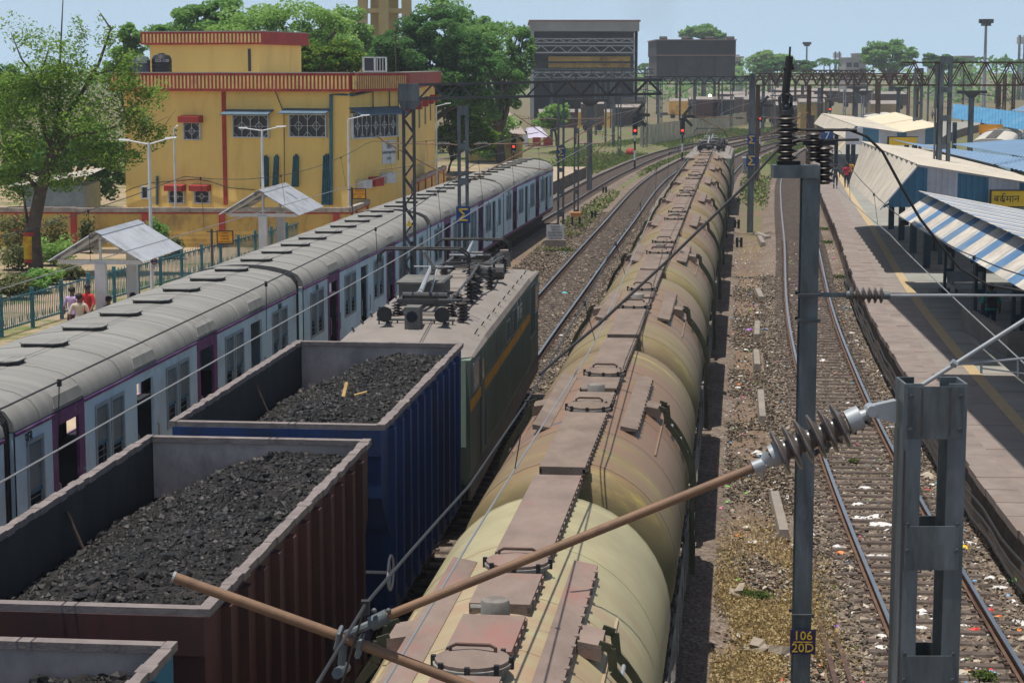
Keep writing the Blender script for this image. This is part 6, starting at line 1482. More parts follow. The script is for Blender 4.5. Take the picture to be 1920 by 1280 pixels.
# ---------------------------------------------------------------- trees and plants
def leaves(cent, size, up=.5):
    n = len(cent); nrm = RNG.normal(0, 1, (n, 3)); nrm[:, 2] = np.abs(nrm[:, 2]) + up; nrm /= np.linalg.norm(nrm, axis=1)[:, None]
    t = RNG.normal(0, 1, (n, 3)); a = np.cross(nrm, t); a /= np.linalg.norm(a, axis=1)[:, None]; b = np.cross(nrm, a)
    sz = np.asarray(size) * RNG.uniform(.6, 1.3, n); a = a * sz[:, None]; b = b * (sz * .55)[:, None]
    V = np.stack([cent - a, cent - b * .9 + a * .1, cent + a, cent + b * .9 + a * .1], 1).reshape(-1, 3)
    return V, np.arange(4 * n).reshape(-1, 4)
bark = mat('bark', (.10, .075, .06), .95, 0, .3, 3, .6, 15, (.05, .04, .035), .4, 2)
LM = {'weed': leafmat('leaf_weed', (.05, .085, .025), (.09, .13, .035), (.16, .17, .06), .3), 'neem': leafmat('leaf_neem', (.10, .20, .035), (.20, .34, .06), (.36, .46, .12), .5), 'dark': leafmat('leaf_dark', (.055, .145, .05), (.10, .22, .065), (.17, .31, .095), .5),
      'mango': leafmat('leaf_mango', (.045, .12, .025), (.09, .19, .035), (.26, .30, .05), .35), 'light': leafmat('leaf_light', (.15, .30, .07), (.26, .43, .11), (.38, .54, .18), .55),
      'mid': leafmat('leaf_mid', (.10, .23, .06), (.18, .35, .095), (.30, .46, .15), .55), 'dry': leafmat('leaf_dusty', (.10, .12, .05), (.17, .19, .08), (.25, .25, .12), .3), 'bamboo': leafmat('leaf_bamboo', (.07, .15, .02), (.12, .22, .03), (.2, .3, .05), .4)}
def tree(name, label, cat, base, blobs, kind, nleaf, size, tr=.25, lean=(0, 0), group=None, clump=.28, nclump=14, limbs=True, trunk_pts=None):
    """blobs: (centre, rx, ry, rz) in world space"""
    base = Vector(base); t = thing(name, label, cat, base, 0, group)
    C = []; ends = []
    blobs = [b_ if len(b_) == 5 else (*b_, 1.0) for b_ in blobs]; tot = sum(rx * rz * w for c, rx, ry, rz, w in blobs)
    for c, rx, ry, rz, wt in blobs:
        c = np.array(c) - np.array(base); k = max(3, int(nclump * (1 + 2 * rx * rz / tot)))
        d = RNG.normal(0, 1, (k, 3)); d /= np.linalg.norm(d, axis=1)[:, None]; rad = RNG.uniform(.35, 1, k) ** .6
        cc = c + d * rad[:, None] * np.array([rx, ry, rz]) * .86
        m = int(nleaf * wt * rx * rz / tot / k) + 1
        for q in cc:
            s = clump * RNG.uniform(.6, 1.25); p = RNG.normal(0, 1, (m, 3)); p /= np.maximum(1, np.linalg.norm(p, axis=1) / 1.5)[:, None]
            C.append(q + p * np.array([rx, ry, rz * .75]) * s)
        ends += [cc[i] for i in range(0, k, max(1, k // 5))]
    V, F = leaves(np.vstack(C), size)
    b = MB(); top = np.mean([np.array(c) for c, *_ in blobs], axis=0) - np.array(base)
    zlow = min(c[2] - rz * .6 for c, rx, ry, rz, w in blobs) - base.z
    fork = Vector((top[0] * .4 + lean[0], top[1] * .4, max(.3, zlow * .8)))
    tp = [Vector(p) - base for p in trunk_pts] if trunk_pts else [Vector((0, 0, -.1)), Vector((fork.x * .35, fork.y * .3, fork.z * .5)), fork]
    n = len(tp); b.tube(tp, [tr * (1 - .45 * i / (n - 1)) for i in range(n)], 8)
    if limbs:
        for e in ends:
            e = Vector(e); s = tp[-1] if random.random() < .6 else tp[-2].lerp(tp[-1], .7)
            mid = s.lerp(e, .5) + Vector((random.uniform(-.08, .08), 0, .06)) * (e - s).length
            b.tube([s, mid, e], [tr * .42, tr * .25, tr * .07], 6)
            for _ in range(2):
                q = e + Vector((random.uniform(-1, 1), random.uniform(-1, 1), random.uniform(0, .8))) * clump * 1.5 * blobs[0][1] * .5; b.tube([mid.lerp(e, .6), q], [tr * .11, tr * .03], 5)
    b.build('trunk', bark, t, 40)
    npmesh('crown', V, F, LM[kind], t); return t
def B(u, v, ru, rv, D, deep=1.0):
    p = P(u, v, D); k = D / FPX; return ((p.x, p.y, p.z), ru * k, ru * k * deep, rv * k)
# the leaning tree on the left, sparse, with a painted cloth round its trunk
Dt = 84; tb_ = G(68, 515, .82)
tt = tree('leaning_tree', 'sparse leaning neem tree with yellow and red cloth wound round its trunk', 'tree', tb_,
     [B(60, 255, 75, 62, Dt), B(150, 215, 70, 58, Dt), B(115, 130, 60, 50, Dt), B(225, 165, 45, 45, Dt), B(30, 190, 50, 60, Dt), B(185, 275, 62, 42, Dt), B(20, 300, 45, 40, Dt), (*B(150, 62, 20, 45, Dt), .4), (*B(195, 70, 24, 45, Dt), .3), (*B(35, 70, 34, 40, Dt), .4), (*B(95, 85, 50, 32, Dt), .4), (*B(225, 110, 34, 32, Dt), .4), (*B(290, 180, 30, 40, Dt), .3), B(285, 255, 32, 28, Dt, .6), B(275, 170, 20, 22, Dt, .5), B(110, 330, 45, 30, Dt), B(250, 215, 34, 40, Dt), B(30, 350, 40, 30, Dt), B(150, 160, 60, 40, Dt), B(75, 190, 60, 50, Dt), B(225, 300, 40, 28, Dt)],
     'neem', 27000, .078, .33, clump=.42, nclump=11, limbs=False, trunk_pts=[tb_, P(62, 430, Dt), P(76, 360, Dt), P(98, 285, Dt), P(112, 225, Dt)])
b = MB(); o = tb_
q = [P(100, 290, Dt), P(130, 255, Dt), P(170, 250, Dt), P(230, 235, Dt)]
for pts, r in ((q, .14), ([P(98, 285, Dt), P(82, 240, Dt), P(72, 160, Dt), P(92, 90, Dt)], .13), ([P(108, 240, Dt), P(150, 180, Dt), P(185, 120, Dt), P(208, 55, Dt), P(188, 25, Dt)], .11), ([P(110, 230, Dt), P(112, 130, Dt), P(118, 0, Dt)], .08), ([P(76, 360, Dt), P(50, 330, Dt), P(15, 330, Dt)], .12), ([P(205, 90, Dt), P(225, 60, Dt)], .03), ([P(70, 150, Dt), P(40, 110, Dt), P(20, 60, Dt)], .06), ([P(180, 140, Dt), P(215, 130, Dt), P(235, 95, Dt)], .05), ([P(150, 300, Dt), P(210, 290, Dt), P(300, 232, Dt)], .04), ([P(56, 440, Dt), P(46, 380, Dt), P(38, 330, Dt)], .08), ([P(290, 262, Dt), P(330, 205, Dt)], .02), ([P(260, 245, Dt), P(318, 218, Dt)], .02)):
    b.tube([p - o for p in pts], [r * (1 - .75 * i / (len(pts) - 1)) for i in range(len(pts))], 7)
b.build('limb', bark, tt, 40)
b = MB(); pts = [P(60, 492, Dt) - o, P(58, 440, Dt) - o]; b.tube([pts[0], pts[0].lerp(pts[1], .5), pts[1]], [.335, .335, .32], 14); 
b.build('trunk_cloth', mat('yellow_cloth', (.55, .36, .02), .9, 0, .3, 5, 0, 1, (.42, .05, .02), .5, 3), tt, 40)
b = MB(); b.tube([pts[1] + Vector((0, 0, -.05)), pts[1] + Vector((0, 0, .12))], .335, 14); b.tube([pts[0] + Vector((0, 0, .0)), pts[0] + Vector((0, 0, .16))], .345, 14); b.build('cloth_border', red_p, tt, 40)
def gb(u, D, z=.8): p = P(u, 300, D); return (p.x, D, z)
tree('feathery_tree', 'pale green feathery tree behind the flat roof, left of the water tower', 'tree', gb(545, 150), [B(480, 70, 85, 62, 150), B(570, 55, 85, 58, 150), B(630, 80, 55, 50, 150), B(450, 120, 60, 40, 150)], 'light', 22000, .16, .4, clump=.24, nclump=14, group='trees behind the yellow building')
tree('feathery_tree', 'pale green loose tree filling the gap left of the water tower', 'tree', gb(650, 175), [B(650, 60, 50, 55, 175), B(610, 100, 60, 40, 175), B(520, 100, 60, 40, 175), B(690, 105, 30, 40, 175)], 'light', 12000, .2, .3, group='trees behind the yellow building', clump=.24)
tree('green_tree', 'mid green rounded tree behind the stair room parapet', 'tree', gb(350, 160), [B(360, 45, 62, 38, 160), B(310, 70, 55, 30, 160), B(420, 25, 55, 35, 160), B(440, 70, 50, 45, 160)], 'mid', 15000, .18, .4, group='trees behind the yellow building', clump=.22)
tree('green_tree', 'blue green tree between the leaning tree and the stair room', 'tree', gb(240, 150), [B(245, 68, 22, 26, 150), B(240, 110, 35, 30, 150), B(222, 130, 30, 28, 150)], 'mid', 4000, .2, .3, group='trees behind the yellow building', clump=.25)
tree('mango_tree', 'dense low mango tree with yellow green tips behind the parapet', 'tree', gb(605, 122), [B(600, 105, 72, 34, 122), B(560, 120, 45, 26, 122), B(645, 112, 45, 28, 122)], 'mango', 11000, .13, .35, group='trees behind the yellow building', clump=.17, nclump=24)
tree('broad_tree', 'big dark dense tree in front of the water tower', 'tree', gb(790, 165), [B(765, 95, 85, 75, 165), B(830, 70, 80, 60, 165), B(880, 130, 80, 70, 165), B(720, 120, 50, 60, 165), B(800, 165, 100, 60, 165)], 'dark', 46000, .17, .6, group='trees behind the yellow building', clump=.17, nclump=26)
tree('light_tree', 'lighter loose tree right of the big dark tree, by the shed with the yellow girder', 'tree', gb(940, 185), [B(930, 110, 62, 50, 185), B(885, 75, 60, 45, 185), B(970, 95, 32, 50, 185), B(960, 160, 45, 55, 185), B(910, 200, 50, 50, 185)], 'mid', 22000, .18, .45, group='trees behind the yellow building', clump=.18, nclump=18)
tree('wispy_tree', 'tall thin crowned tree rising above the big dark tree', 'tree', gb(850, 215), [B(825, 12, 45, 28, 215), B(870, 35, 30, 24, 215), B(950, 55, 35, 22, 215), B(905, 60, 30, 30, 215)], 'mid', 3500, .24, .4, group='trees behind the yellow building', clump=.25)
tree('bamboo', 'yellow green bamboo thicket at the far corner of the yellow building', 'bamboo', gb(840, 168), [B(845, 185, 32, 45, 168), B(870, 225, 40, 35, 168), B(850, 270, 50, 40, 168), B(820, 160, 14, 30, 168), B(905, 260, 40, 30, 168)], 'bamboo', 12000, .17, .12, group='trees behind the yellow building', clump=.22, nclump=14)
tree('small_tree', 'small round tree beside the sagging awning stall', 'tree', gb(935, 190), [B(935, 240, 38, 30, 190), B(905, 275, 30, 25, 190)], 'light', 4000, .16, .2, clump=.22)
tree('small_tree', 'small green tree before the shed with the yellow girder', 'tree', gb(1045, 230), [B(1045, 212, 28, 22, 230), B(1020, 225, 22, 18, 230)], 'light', 3000, .2, .2, clump=.22)
tree('round_tree', 'lone round tree beyond the dark shed', 'tree', gb(1318, 560, 0), [B(1315, 62, 40, 16, 560), B(1285, 72, 16, 12, 560), B(1345, 70, 18, 12, 560), B(1318, 85, 40, 16, 560)], 'mid', 5500, .6, .8, group='distant trees on the skyline', clump=.2)
tree('round_tree', 'broad domed tree on the skyline right of the isolator pole', 'tree', gb(1668, 520, 0), [B(1665, 95, 48, 24, 520), B(1640, 108, 28, 17, 520), B(1700, 106, 28, 18, 520), B(1670, 118, 50, 14, 520)], 'mid', 7500, .52, .9, group='distant trees on the skyline', clump=.19)
tree('round_tree', 'dark rounded tree right of the broad domed tree', 'tree', gb(1752, 500, 0), [B(1745, 112, 18, 11, 500), B(1780, 112, 22, 11, 500), B(1765, 122, 38, 9, 500)], 'dark', 4000, .5, .6, group='distant trees on the skyline', clump=.2)
tree('round_tree', 'hazy pale tree just left of the isolator blade', 'tree', gb(1440, 620, 0), [B(1440, 106, 32, 13, 620), B(1415, 112, 18, 10, 620), B(1470, 112, 26, 12, 620)], 'light', 4500, .6, .7, group='distant trees on the skyline', clump=.2)
tree('round_tree', 'darker clump of trees behind the isolator blade', 'tree', gb(1455, 480, 0), [B(1455, 122, 28, 13, 480), B(1500, 124, 30, 12, 480), B(1425, 128, 20, 9, 480)], 'dark', 4000, .5, .5, group='distant trees on the skyline', clump=.2)
tree('green_tree', 'hazy tree at the left edge behind the leaning tree', 'tree', gb(10, 170), [B(10, 150, 40, 34, 170), B(40, 190, 40, 40, 170), B(-15, 200, 40, 50, 170)], 'dark', 5000, .22, .3, group='trees behind the yellow building', clump=.24)
tree('green_tree', 'dark tree behind the grey sheet shed', 'tree', gb(150, 125), [B(150, 270, 75, 60, 125), B(90, 300, 60, 50, 125), B(195, 330, 40, 50, 125), B(30, 330, 40, 40, 125)], 'dark', 9000, .17, .35, group='trees behind the yellow building', clump=.22)
# palms on the skyline
palm_l = LM['dark']
def palm(u, v, D, lb):
    p = P(u, v, D); t = thing('palm_tree', lb, 'palm', (p.x, D, 0), 0, 'palms on the skyline'); h = p.z; b = MB(); b.tube([(0, 0, 0), (.2, 0, h * .5), (0, 0, h)], [.25, .18, .15], 6); b.build('trunk', bark, t)
    C = []
    for k in range(14):
        a = random.uniform(0, 6.28); L = random.uniform(2.6, 3.8)
        for s in np.linspace(.1, 1, 14): C.append((math.cos(a) * L * s, math.sin(a) * L * s, h + 1.3 * s - 2.4 * s * s + random.uniform(-.1, .1)))
    V, F = leaves(np.array(C), .55); npmesh('crown', V, F, palm_l, t)
for i, (u, v, D) in enumerate(((1545, 112, 640), (1556, 116, 600), (1568, 114, 660), (1590, 116, 640), (1806, 112, 600), (1838, 110, 640), (1868, 117, 560), (1885, 112, 600), (1900, 117, 560), (1914, 114, 620), (1210, 122, 560))):
    palm(u, v, D, ['palm on the skyline, tallest beside the telecom tower', 'palm just right of the tallest skyline palm', 'palm between the telecom tower and the grey block', 'palm in front of the grey flat block', 'palm between the dark rounded tree and the tall floodlight mast', 'palm just left of the tall floodlight mast', 'palm right of the tall floodlight mast', 'taller palm right of the tall floodlight mast', 'small palm left of the lattice tower', 'palm beside the lattice tower at the edge', 'palm between the two big sheds'][i])
# far belt of trees and scrub that reads as one mass
C = []
for u in np.arange(-400, 2400, 5.0):
    D = 700 + 120 * math.sin(u * .013); p = P(u, 127, D)
    h = (1.6 + 2.2 * (math.sin(u * .021) * math.sin(u * .0071 + 1)) + RNG.uniform(-1, 1.5))
    for _ in range(16): C.append((p.x + RNG.uniform(-2, 2), D + RNG.uniform(-8, 8), RNG.uniform(0, max(3, 8.5 + h))))
V, F = leaves(np.array(C), 1.1); tag(npmesh('distant_treeline', V, F, LM['mid']), kind='stuff')
# bushes near the left wall and railing
def bush(u, v, ru, rv, D, kind, lb, n=1500, size=.09, z=.82):
    k = D / FPX; p = P(u, v + rv, D); tree('bush', lb, 'bush', (p.x, D, z), [((p.x, D, z + rv * k * 1.0), ru * k, ru * k * .8, rv * k)], kind, n, size, .04, group='bushes by the boundary wall', clump=.3, nclump=9)
for i, a in enumerate(((30, 425, 40, 40, 93, 'dry'), (95, 440, 42, 42, 92, 'dry'), (35, 495, 45, 25, 86, 'dry'), (100, 470, 40, 30, 88, 'light'), (170, 430, 22, 35, 94, 'dry'), (292, 428, 26, 36, 92, 'mid'), (318, 442, 24, 24, 91, 'dry'), (20, 560, 40, 26, 75, 'dry'), (88, 530, 30, 16, 80, 'light'), (130, 512, 26, 14, 82, 'dry'), (60, 545, 40, 22, 77, 'mid'))):
    bush(*a, ['dusty bush at the left edge in front of the yellow wall', 'dusty bush behind the cloth wound trunk', 'low dusty bush left of the cloth wound trunk', 'greener bush right of the cloth wound trunk', 'thin dusty shrub by the red wall post', 'green creeper bush against the yellow wall behind the shelter', 'dusty bush right of the green creeper bush', 'dusty bush at the railing by the left edge', 'low green bush between railing and leaning tree', 'low dry bush under the shelter eave', 'dark low bush behind the railing'][i])
def tuft(u, v, r, kind, lb, z=0, n=260):
    g_ = G(u, v, z); t = thing('grass_tuft', lb, 'plant', g_, 0, 'weeds on the gravel'); c = RNG.normal(0, 1, (n, 3)) * np.array([r, r, r * .35]); c[:, 2] = np.abs(c[:, 2]); V, F = leaves(c, .05 + r * .06); npmesh('foliage', V, F, LM[kind], t)
for i, a in enumerate(((1068, 440, .32, 'dry'), (1062, 470, .22, 'weed'), (1030, 468, .22, 'dry'), (1848, 1268, .09, 'weed'), (1425, 1118, .08, 'weed'), (1600, 865, .05, 'weed'), (1400, 1112, .06, 'weed'), (1545, 430, .15, 'weed'), (1552, 455, .14, 'weed'), (1575, 520, .12, 'weed'))):
    tuft(*a, ['bright weed clump behind the white notice board', 'weed clump at the footing of the white notice board', 'yellow green grass left of the white notice footing', 'weed clump between the rails at the bottom', 'small weed beside the flat stones near the tank wagons', 'tiny green weed by the rail below the ribbed insulator', 'weed by the dry grass next to the stones', 'weeds growing at the far platform wall foot', 'weeds at the platform wall, nearer than the far ones', 'weeds at the platform wall by the bend'][i])
# grass sheets: blades nobody could count
def blades(name, n, region, size, m, kind='stuff'):
    C = []
    while len(C) < n:
        p = region()
        if p is not None: C.append(p)
    V, F = leaves(np.array(C), size, -.2); tag(npmesh(name, V, F, m), kind=kind)
dryg = leafmat('dry_grass', (.36, .26, .12), (.46, .35, .17), (.52, .44, .27), .3)
def near_t(x, y): return any(abs(x - X(y)) < 1.5 for X in (XE, XG, XT, XR))
def dry():
    v = RNG.normal(1170, 85); u = RNG.normal(1430, 80)
    g_ = G(u, v, 0); f = math.sin(g_.x * 2.1 + 1) * math.sin(g_.y * .9) + math.sin(g_.x * 5) * .3
    if f < -.1 + RNG.normal(0, .35) or g_.x > XR(g_.y) - 1.45 or g_.x < XT(g_.y) + 1.9: return None
    return (g_.x, g_.y, RNG.uniform(-.1, .03))
blades('dry_grass', 30000, dry, .034, dryg)
def mixg():
    y = RNG.uniform(80, 330) ; x = RNG.uniform(-12, 70)
    s = math.sin(x * .35 + y * .05) + math.sin(y * .11 - x * .2) + math.sin(x * .9 + 2) * .5
    if s < -.35 + RNG.normal(0, .4) or x > XR(y) + .8 or x < XE(y) - 14: return None
    if y < 118 or (x > XT(y) and y < 135) or (y < 190 and RNG.random() < .65): return None
    if any(abs(x - X(y)) < 1.75 for X in (XE, XG, XT, XR)): return None
    return (x, y, RNG.uniform(-.14, .03))
blades('field_grass', 60000, mixg, .13, leafmat('field_grass', (.08, .13, .035), (.125, .19, .05), (.22, .22, .10), .3))
# ---------------------------------------------------------------- loose ballast stones
def scatter(n, fn, smin, smax, m, name):
    pos = []; sz = []
    while len(pos) < n:
        r = fn()
        if r is None: continue
        pos.append(r); 
    pos = np.array(pos); s = RNG.uniform(smin, smax, n) * np.where(RNG.random(n) < .04, 1.7, 1)
    V, F = lumps(pos, s, .75); tag(npmesh(name, V, F, m), kind='stuff')
stone_m = bpy.data.materials.new('ballast_stone'); stone_m.use_nodes = True
def _stone():
    t = stone_m.node_tree; N = t.nodes.new; L = t.links.new; b = t.nodes['Principled BSDF']; b.inputs['Roughness'].default_value = .9
    ge = N('ShaderNodeNewGeometry'); cr = N('ShaderNodeValToRGB'); e = cr.color_ramp.elements; e[0].color = (.066, .054, .042, 1); e[1].color = (.32, .262, .195, 1); k = e.new(.6); k.color = (.155, .121, .088, 1)
    L(ge.outputs['Random Per Island'], cr.inputs[0]); L(cr.outputs[0], b.inputs['Base Color'])
_stone()
def f1():      # between the tank wagons and the platform track
    y = 17 + 75 * RNG.random() ** 1.6; x = RNG.uniform(XT(y) + 1.5, XR(y) + 1.8)
    d = x - XR(y)
    if abs(d) < .95 and RNG.random() < .45: return None
    if abs(abs(d) - .872) < .1: return None
    if abs(d) < .8 and (y % .64) < .22 and RNG.random() < .7: return None
    if -3.8 < d < -1.9 and math.sin(x * 1.7 + y * .3) + math.sin(y * .8) > .1 and RNG.random() < .85: return None
    return (x, y, -.03 + RNG.uniform(-.03, .03) if abs(d) < 2.1 else -.10 + RNG.uniform(-.03, .03))
scatter(42000, f1, .028, .055, stone_m, 'ballast_stones')
def f2():      # round the empty track ahead of the locomotive
    y = 58 + 75 * RNG.random() ** 1.4; x = RNG.uniform(XG(y) - 3.5, XT(y) - 1.2); d = x - XG(y)
    if abs(abs(d) - .872) < .12: return None
    if abs(d) < 1.2 and (y % .64) < .3: return None
    return (x, y, -.02 + RNG.uniform(-.03, .02) if abs(d) < 2 else -.09)
scatter(26000, f2, .045, .075, stone_m, 'ballast_stones')
# ---------------------------------------------------------------- litter
lit = {}
for nm, c in (('white', (.62, .61, .60)), ('yellow', (.75, .60, .03)), ('orange', (.75, .22, .05)), ('pink', (.65, .14, .30)), ('blue', (.16, .36, .60)), ('green', (.20, .55, .10)), ('cream', (.44, .38, .30)), ('red', (.6, .05, .04)), ('purple', (.28, .10, .45)), ('turquoise', (.05, .45, .45))):
    lit[nm] = mat('litter_' + nm, c, .5, 0, .12, 8)
ICO = [(0, 0, -1), (.72, -.53, -.45), (-.28, -.85, -.45), (-.89, 0, -.45), (-.28, .85, -.45), (.72, .53, -.45), (.28, -.85, .45), (-.72, -.53, .45), (-.72, .53, .45), (.28, .85, .45), (.89, 0, .45), (0, 0, 1)]
ICF = [(0, 1, 2), (1, 0, 5), (0, 2, 3), (0, 3, 4), (0, 4, 5), (1, 5, 10), (2, 1, 6), (3, 2, 7), (4, 3, 8), (5, 4, 9), (1, 10, 6), (2, 6, 7), (3, 7, 8), (4, 8, 9), (5, 9, 10), (6, 10, 11), (7, 6, 11), (8, 7, 11), (9, 8, 11), (10, 9, 11)]
# make a few crumpled shapes, finer than an icosahedron
def crumple(seed):
    r = random.Random(seed); vs = [Vector(v) for v in ICO]; fs = list(ICF); mid = {}
    nf = []
    for a, b_, c in fs:
        ids = []
        for p, q in ((a, b_), (b_, c), (c, a)):
            k = (min(p, q), max(p, q))
            if k not in mid: mid[k] = len(vs); vs.append(((vs[p] + vs[q]) / 2).normalized())
            ids.append(mid[k])
        nf += [(a, ids[0], ids[2]), (b_, ids[1], ids[0]), (c, ids[2], ids[1]), tuple(ids)]
    sx, sy = r.uniform(.7, 1.3), r.uniform(.6, 1.0)
    return [(v.x * sx * r.uniform(.55, 1.25), v.y * sy * r.uniform(.55, 1.25), max(-.1, v.z * r.uniform(.1, .75))) for v in vs], nf
SH = [crumple(k) for k in range(7)]
LME = {}
def litter(p, s, colr, label, group):
    k = random.randrange(7); key = (k, colr)
    if key not in LME:
        me = bpy.data.meshes.new('litter_piece'); me.from_pydata(SH[k][0], [], SH[k][1]); me.materials.append(lit[colr]); me.update(); LME[key] = me
    o = link('litter_piece', LME[key], None, p, random.uniform(0, 6.28)); o.scale = (s, s, s * random.uniform(.35, .8))
    return tag(o, label, 'litter', group)
cols = ['white'] * 13 + ['cream'] * 5 + ['pink', 'orange', 'blue', 'green', 'red', 'yellow', 'turquoise', 'purple', 'orange', 'red', 'blue']
for i in range(215):
    colr = random.choice(cols); y = 24 + 62 * random.random() ** 1.5
    zone = random.random()
    if zone < .45: d = random.uniform(-.8, .8); w = 'between the rails of the platform track'
    elif zone < .75: d = random.uniform(1.0, 1.75); w = 'between the platform wall and the rail'
    else: d = random.uniform(-3.6, -1.0); w = 'on the stones left of the platform track'
    if random.random() < .45: y = random.choice([30.5, 33, 36, 39.5, 44, 52]) + random.gauss(0, .7)
    s = random.choice([.06, .075, .09, .11, .15]) * random.uniform(.8, 1.3)
    if colr not in ('white', 'cream'): s *= .75
    litter(off(XR, y, d, -.03 if abs(d) < 1.8 else -.08), s, colr, f'small crumpled {colr} plastic scrap lying {w}', f'{colr} scraps {w}')
for i in range(34):
    colr = random.choice(['white', 'white', 'white', 'cream', 'blue', 'red', 'turquoise']); y = random.uniform(58, 115); d = random.uniform(-2.8, 2.6)
    litter(off(XG, y, d, -.02 if abs(d) < 1.8 else -.09), random.uniform(.06, .13), colr, f'small crumpled {colr} scrap lying along the empty track', f'{colr} scraps along the empty track')
for u, v, s, c, lb in ((1806, 1028, .17, 'yellow', 'bright yellow plastic bag on the earth by the platform wall'), (1898, 1086, .14, 'green', 'green and yellow wrapper under the platform wall'), (1392, 1190, .11, 'white', 'crumpled white cup on the dry grass near the tank wagons'), (1620, 972, .30, 'white', 'heap of white plastic between the rails'), (1652, 985, .28, 'white', 'second white plastic heap against the rail'), (1650, 1045, .24, 'white', 'white plastic sheet inside the rail near the thick mast'), (1584, 1028, .16, 'white', 'loose white plastic bag outside the rail beside the pole'), (1725, 1178, .15, 'white', 'white plastic bottle seen through the mast cut-out'), (1740, 895, .26, 'cream', 'pile of pale rubbish seen through the upper mast cut-out'), (1050, 522, .17, 'red', 'red plastic bag on the empty track'), (1058, 550, .22, 'turquoise', 'turquoise cloth on the empty track'), (1435, 618, .2, 'blue', 'blue rag by the concrete sleeper'), (1405, 618, .15, 'purple', 'purple rag by the concrete sleeper'), (1420, 850, .16, 'white', 'white paper on the stones above the ribbed insulator'), (1530, 20, .01, 'white', '')):
    if lb: litter(G(u, v, -.05), s, c, lb, None)
pos = []; mi = []
for i in range(4400):
    y = 22 + 90 * random.random() ** 1.3; d = random.uniform(-3.5, 1.8); p = off(XR, y, d, -.01 if abs(d) < 1.8 else -.06); pos.append(tuple(p))
V, F = lumps(np.array(pos), RNG.uniform(.010, .042, len(pos)) * np.where(RNG.random(len(pos)) < .06, 1.8, 1), .5, .5); tag(npmesh('fine_litter', V, F, [lit[c] for c in ('white', 'cream', 'pink', 'blue', 'orange', 'green')], None, np.repeat(RNG.choice(6, len(pos), p=[.40, .44, .05, .04, .04, .03]), 6)), kind='stuff')
# concrete sleepers, stones and rail pieces lying about
def block(u0, v0, u1, v1, w, h, lb, m=conc, cat='concrete block', name='concrete_sleeper'):
    a = G(u0, v0, -.05); c = G(u1, v1, -.05); d = c - a; L = d.length; t = MB(); ht = h
    t.hexa([(-w / 2, -L / 2, 0), (w / 2, -L / 2, 0), (w / 2, L / 2, 0), (-w / 2, L / 2, 0)], [(-w / 2.8, -L / 2 + .02, ht), (w / 2.8, -L / 2 + .02, ht), (w / 2.8, L / 2 - .02, ht * .7), (-w / 2.8, L / 2 - .02, ht * .7)])
    return tag(t.build(name, m, None, 0, (a + c) / 2 + Vector((0, 0, -.05)), -math.atan2(d.x, d.y)), lb, cat)
for a in ((1470, 1008, 1452, 928, .26, .22, 'pale concrete block lying closest to the pole'), (1430, 790, 1426, 735, .24, .2, 'concrete block with red mark beside the tank wagon ladder'), (1420, 692, 1418, 660, .26, .22, 'upright looking concrete block on the stones, middle of the row'), (1419, 635, 1420, 606, .26, .22, 'concrete block beside the blue rag'), (1428, 565, 1420, 545, .3, .25, 'tilted grey concrete lump by the tank wagons'), (1424, 895, 1428, 868, .2, .2, 'concrete block end below the brown tube'), (1431, 460, 1424, 445, .3, .22, 'far concrete block near the tall dark mast'), (1440, 448, 1418, 437, .4, .2, 'grey slab at the foot of the tall dark mast')): block(*a)
for a in ((1600, 1300, 1565, 1190, .10, .14, 'rusty rail piece leaning on the dry grass right of the pole'), (1570, 1300, 1535, 1160, .11, .14, 'rusty rail piece lying just behind the pole'), (1568, 1048, 1530, 1030, .10, .12, 'short rusty rail offcut on the stones')): block(*a, m=rustst, cat='rail piece', name='rail_offcut')
rockm = mat('pale_rock', (.27, .23, .18), .95, 0, .25, 4, .4, 20)
for u, v, s, lb in ((1385, 1112, .2, 'rough pale stone at the edge of the dry grass'), (1415, 1218, .32, 'flat stone slab stack left of the number plate'), (1462, 1228, .24, 'flat stone slab touching the number plate pole'), (1475, 1100, .12, 'brown stone behind the pole')):
    V, F = lumps(np.array([[0, 0, 0.0], [.1 * s, .2 * s, .08], [-.3 * s, .1 * s, -.02]]), np.array([s, s * .7, s * .6]), .45); tag(npmesh('stone', V, F, rockm, None, None, False, G(u, v, -.02)), lb, 'stone')
